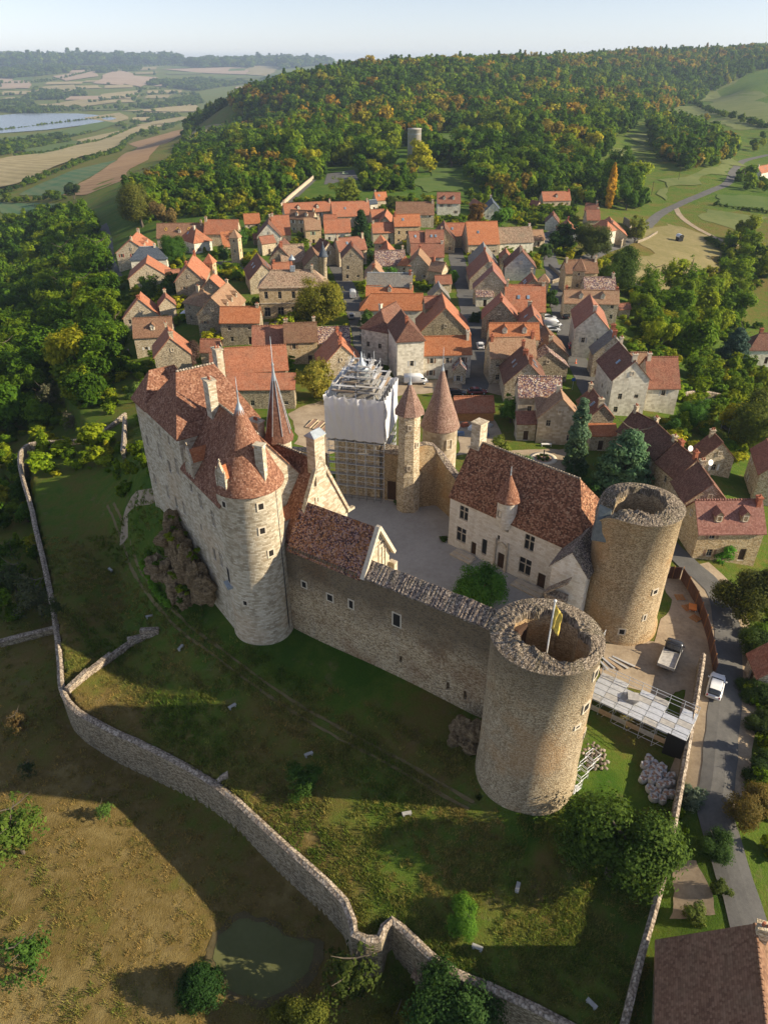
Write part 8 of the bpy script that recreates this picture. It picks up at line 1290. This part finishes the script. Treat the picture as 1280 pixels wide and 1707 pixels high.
pt = PT['bed']; fb = empty('round_flower_bed', pt, 0, 'round flower bed ringed by pale stone in the terrace garden', 'flower bed'); m = MB(); m.lathe((0, 0), [(1.6, .02), (1.6, .16), (2.5, .16), (2.5, .02)], 36); m.build('stone_ring', S['dress'], fb); m = MB(); m.lathe((0, 0), [(1.6, .12), (.8, .25), (0, .3)], 20); m.build('soil', fillm, fb)
for i in range(7): c_ = place('plant', PROT['mid'][i % 6], fb, (.9 * math.cos(i * .9), .9 * math.sin(i * .9), 0), i, (.4, .4, .3)); c_.color = (.06, .11, .02, 1)
m = MB(); m.box((0, 0, .9), (.18, .18, 1.8)); m.build('sundial', M['iron'], fb)
pt = PT['bench']; b_ = empty('garden_bench', pt, 0, 'white bench behind the round flower bed', 'bench'); m = MB(); m.box((0, 0, .5), (1.9, .6, .1)); m.build('seat', M['white'], b_); [slab('leg', (s_ * .85, 0, .24), (.1, .5, .44), 0, M['white'], b_) for s_ in (-1, 1)]
pt = PT['loung']
for i, (dx, dy, nm) in enumerate(((-1.6, -.6, 'leftmost white sun lounger on the walled lawn'), (1.2, .8, 'cream sun lounger on the walled lawn'), (2.6, 1.4, 'white sun lounger beside the cream one'), (1.0, -1.4, 'nearest white sun lounger on the walled lawn'))):
    b_ = empty('sun_lounger', (pt[0] + dx, pt[1] + dy, gz(pt[0] + dx, pt[1] + dy) + .65), .4 * i, nm, 'lounger'); m = MB(); m.box((-.3, 0, .3), (1.2, .6, .07)); m.build('seat', M['white'], b_); m = MB(); m.beam((.3, 0, .3), (.85, 0, .75), .6, .07); m.build('backrest', M['white'], b_); [slab('leg', (a_, 0, .12), (.06, .5, .3), 0, M['white'], b_) for a_ in (-.7, .2)]
pt = PT['tramp']; tr_ = empty('trampoline', pt, 0, 'round netted trampoline in the garden on the right', 'trampoline'); m = MB(); m.lathe((0, 0), [(0, .8), (1.7, .8), (1.75, .9), (1.95, .9), (1.95, .78)], 24); m.build('jumping_mat', M['rubber'], tr_)
for i in range(6): rod('pole', (1.95 * math.cos(i * 1.047), 1.95 * math.sin(i * 1.047), 0), (1.95 * math.cos(i * 1.047), 1.95 * math.sin(i * 1.047), 2.4), .04, M['steel'], tr_)
pt = PT['sign']; b_ = empty('road_sign', pt, 0, 'blue road sign at the corner of the right street', 'sign'); rod('post', (0, 0, 0), (0, 0, 2.6), .04, M['steel'], b_); m = MB(); m.box((0, -.05, 2.5), (.75, .04, .75)); m.build('panel', plain_mat('sign_blue', (.03, .12, .42), .4, .05), b_)
pt = PT['cone']; b_ = empty('traffic_marker', pt, 0, 'orange traffic marker standing in the right street', 'traffic marker'); m = MB(); m.lathe((0, 0), [(.3, 0), (.3, .08), (.16, .1), (.1, 1.1), (0, 1.12)], 10); m.build('cone', plain_mat('marker_orange', (.7, .13, .03), .5, .05), b_); m = MB(); m.lathe((0, 0), [(.137, .55), (.12, .75), (.12, .75)], 10); m.build('band', M['white'], b_)
pt = PT['para']; b_ = empty('garden_parasol', pt, 0, 'white garden parasol beside the half-timbered house', 'parasol'); rod('pole', (0, 0, 0), (0, 0, 2.4), .04, M['wood'], b_); m = MB(); m.lathe((0, 0), [(1.6, 2.0), (0, 2.6)], 8, smooth=False); m.build('canopy', M['white'], b_)
pt = PT['trailer']; b_ = empty('stock_trailer', pt, R(100), 'small dark livestock shelter with pale curved roof in the dry meadow', 'trailer'); m = MB(); m.box((0, 0, 1.1), (3.0, 2.2, 1.8)); m.build('body', M['iron'], b_); m = MB(); m.lathe((0, 0), [(1.25, -1.7), (1.25, 1.7)], 10, 0, math.pi); c_ = m.build('curved_roof', M['steel'], b_, (0, 0, 2.0)); c_.rotation_euler = (math.pi / 2, 0, math.pi / 2)
for s_ in (-1, 1): place('wheel', _car['van'][0], b_, (0, s_ * 1.15, .34), rot=(math.pi / 2, 0, 0))
pt = PT['shed']; block('garden_shed', 'small shed with mossy sloping roof below the bastion', 'shed', (pt[0], pt[1]), R(-35), 3.6, 3.0, pt[2], pt[2] + 1.9, pt[2] + 2.6, roof=T['M'], wall=S['g'], holes={'f': [(1.8, 1.0, .8, 1.6, 'door')]})
pt = PT['pallets']
for i in range(3):
    x_, y_ = pt[0] - .9 + .3 * i, pt[1] + 1.6 - 2.1 * i; b_ = empty('wooden_pallet', (x_, y_, gz(x_, y_) + .62), .3 * i, ('far', 'middle', 'near')[i] + ' wooden pallet beside the brown fence', 'pallet')
    for k in range(5): slab('slat', (0, -.5 + .25 * k, .14), (1.2, .14, .03), 0, S['timber'], b_)
    for k in range(3): slab('bearer', (-.5 + .5 * k, 0, .06), (.1, 1.1, .11), 0, S['timber'], b_)
x_, y_ = pt[0] - .2, pt[1] - 1.0; b_ = empty('site_barrow', (x_, y_, gz(x_, y_) + .6), R(70), 'orange wheelbarrow beside the brown fence', 'wheelbarrow'); m = MB(); m.quadbox([(-.4, -.3, .35), (.4, -.3, .35), (.4, .3, .35), (-.4, .3, .35)], [(-.75, -.5, .8), (.6, -.5, .8), (.6, .5, .8), (-.75, .5, .8)]); m.build('tray', plain_mat('barrow_orange', (.65, .2, .03), .5, .1), b_); [rod('handle', (.4, s_ * .3, .4), (-1.1, s_ * .35, .7), .03, M['steel'], b_) for s_ in (-1, 1)]; place('wheel', _car['car'][0], b_, (.75, 0, .2), rot=(math.pi / 2, 0, 0), scale=(.6, .6, .6))
pt = PT['planks']
for i in range(7): x_, y_ = pt[0] - 1.5 + .7 * i, pt[1] - .8 + .25 * (i % 3); b_ = slab('scaffold_plank', (x_, y_, gz(x_, y_) + .72 + .04 * (i % 2)), (.24, 2.4 + .2 * (i % 3), .06), .25 + .13 * i, alu if i % 3 else ora, None); tag(b_, 'loose scaffold plank lying on the gravel behind the nearest tower', 'plank', 'loose planks in the yard')
for i in range(6):
    x_, y_ = PT['planks'][0] - 2.6 + .55 * i, PT['planks'][1] + 1.2 + .3 * i; b_ = empty('scaffold_rack', (x_, y_, gz(x_, y_) + .6), .5 + .1 * i, ('first', 'second', 'third', 'fourth', 'fifth', 'last')[i] + ' upright scaffold frame from the left in the rack behind the nearest tower', 'scaffold frame')
    for s_ in (-1, 1): rod('upright', (s_ * .5, 0, 0), (s_ * .5, 0, 2.0), .04, M['steel'], b_)
    for z_ in (.15, .8, 1.4, 1.95): rod('rung', (-.5, 0, z_), (.5, 0, z_), .03, M['steel'], b_)
pt = PT['beds']; nbm = plain_mat('bed_timber', (.45, .36, .24), .8, .2, 3)
for i in range(4):
    b_ = empty('raised_bed', (pt[0] + 1.5 * i, pt[1] - .8 * i, pt[2]), R(70), ('first', 'second', 'third', 'last')[i] + ' timber-edged vegetable bed from the left, beside the scaffolded tower', 'garden bed')
    for c_, d_ in (((0, -.5, .2), (4, .08, .4)), ((0, .5, .2), (4, .08, .4)), ((-2, 0, .2), (.08, .92, .4)), ((2, 0, .2), (.08, .92, .4))): slab('edging', c_, d_, 0, nbm, b_)
    slab('soil', (0, 0, .16), (3.9, .9, .3), 0, fillm, b_)
for i, q in enumerate(POLES): b_ = empty('utility_pole', q, 0, ('utility pole nearest the hamlet', 'utility pole beside the road bend', 'utility pole on the far meadow', 'farthest utility pole by the right road')[i], 'pole'); rod('pole', (0, 0, -.3), (0, 0, 7.5), .13, M['wood'], b_); rod('crossarm', (-.8, 0, 7), (.8, 0, 7), .07, M['wood'], b_)
for i, (x_, y_, z_) in enumerate(((48.9, 101.5, 9.6), (50.3, 96.8, 9.6))):
    b_ = empty('satellite_dish', (x_, y_, z_), 0, ('smaller', 'larger')[i] + ' white satellite dish on the row of dark roofs', 'satellite dish'); rod('mast', (0, 0, -1.2), (0, 0, .2), .03, M['steel'], b_); m = MB(); m.lathe((0, 0), [(0, 0), (.3, .04), (.5, .12), (.5, .13), (.3, .06), (0, .02)], 16); d_ = m.build('dish', M['white'], b_); d_.rotation_euler = (R(65), 0, R(20))
# building site behind the castle
pt = PT['site']; bl = plain_mat('tarp_blue', (.10, .16, .26), .5, .15); 
for i in range(6): x_, y_ = pt[0] - 3 + 1.2 * i, pt[1] - 3 + 2.3 * ((i * 7) % 4) * .6; m = MB(); m.box((0, 0, .3), (1.5, .9, .5)); m.box((.1, .05, .62), (1.2, .7, .14)); b_ = m.build('material_stack', (bl, S['brick'], M['white'], S['brick'], bl, deck)[i], None, (x_, y_, gz(x_, y_) + .62), .5 * i); tag(b_, ('blue wrapped', 'red brick', 'white', 'second red brick', 'second blue wrapped', 'grey')[i] + ' material stack on the building site behind the castle', 'material stack')
# ------------------------------------------------------------------ grass
tuft = bpy.data.collections.new('tuft_kinds'); rt_ = np.random.RandomState(9)
for i in range(4):
    n = 34; base = rt_.normal(0, .16, (n, 2)); an = rt_.uniform(0, 6.28, n); ln = rt_.uniform(.12, .34, n); V, F_ = [], []
    for k in range(n):
        b0 = np.array([base[k, 0], base[k, 1], -.03]); d = np.array([math.cos(an[k]), math.sin(an[k]), 0]); w = np.array([-d[1], d[0], 0]) * .028; tip = b0 + d * ln[k] * .6 + np.array([0, 0, ln[k]]); V += [b0 - w, b0 + w, tip]; F_.append((3 * k, 3 * k + 1, 3 * k + 2))
    me = bpy.data.meshes.new('tuft'); me.from_pydata([tuple(v) for v in V], [], F_); at_ = me.attributes.new('lv', 'FLOAT', 'FACE'); at_.data.foreach_set('value', rt_.uniform(0, 1, n).astype('f')); me.materials.append(LEAFF); o = bpy.data.objects.new('tuft_kind_%d' % i, me); tuft.objects.link(o)
NT = 52000; Yt = 18 + 80 * rt_.uniform(0, 1, NT) ** 1.3; Xt = rt_.uniform(-.62, .45, NT) * (Yt * .844 + 33); keep = np.ones(NT, bool); keep &= ~((Xt > 20 + (Yt - 25) * .45) & (Yt < 70)) & ~((Yt > 56 - Xt * .62) & (Xt > -24) & (Yt > 45)) & ~((np.hypot(Xt - 14.65, Yt - 48.1) < 5.4)) & ~((np.hypot(Xt + 15.5, Yt - 70.2) < 4.2)) & ~((Xt > 19) & (Yt > 44)) & ~((Yt > 64 - (Xt + 12) * .62 + 6.5) & (Xt > -30))
keep &= ~inside(PATCHES[-1][1], Xt, Yt); keep &= (_n2(Xt, Yt, 2.1, .4) + .7 * _n2(Xt, Yt, .8, 1.9) + rt_.normal(0, .6, NT)) > -.2; sdv, _p = wall_side(Xt, Yt); keep &= (np.abs(sdv - .4) > .7) & ((sdv < 0) | (rt_.uniform(0, 1, NT) < .3))
Xt, Yt = Xt[keep], Yt[keep]; dr = idw(Xt, Yt, _d) + .32 * _n2(Xt, Yt, 5.0, 3.1) + rt_.normal(0, .16, len(Xt)); dr = np.clip(dr * 1.1 - .06, 0, 1)[:, None]
ct = (1 - dr) * np.array([.07, .13, .018]) + dr * np.array([.23, .185, .07]); ct *= rt_.uniform(.75, 1.2, (len(Xt), 1)); s_ = rt_.uniform(.4, .95, len(Xt)) * (1 + .5 * (1 - dr[:, 0]))
tag(scatter('lawn_grass', np.column_stack([Xt, Yt, terrain(Xt, Yt)]), ct, np.column_stack([s_ * 1.3, s_ * 1.3, s_]), rt_.uniform(0, 6.28, len(Xt)), rt_.randint(0, 4, len(Xt)), tuft), 'rough grass tufts on the castle lawn and dry field', 'grass', None, 'stuff')
# ------------------------------------------------------------------ haze
m = MB(); m.box((0, 7310, 10), (23400, 14800, 280)); hz = m.mesh('haze', bpy.data.materials.new('haze_air')); hm = hz.materials[0]; hm.use_nodes = True; hm.node_tree.nodes.clear(); ho = hm.node_tree.nodes.new('ShaderNodeOutputMaterial'); hv = hm.node_tree.nodes.new('ShaderNodeVolumePrincipled'); hv.inputs['Color'].default_value = (0.62, 0.78, 1.0, 1); hv.inputs['Density'].default_value = 0.00008; hv.inputs['Anisotropy'].default_value = 0.2
hm.node_tree.links.new(hv.outputs[0], ho.inputs['Volume']); tag(place('haze', hz), 'pale blue haze over the valley', 'haze', None, 'stuff')
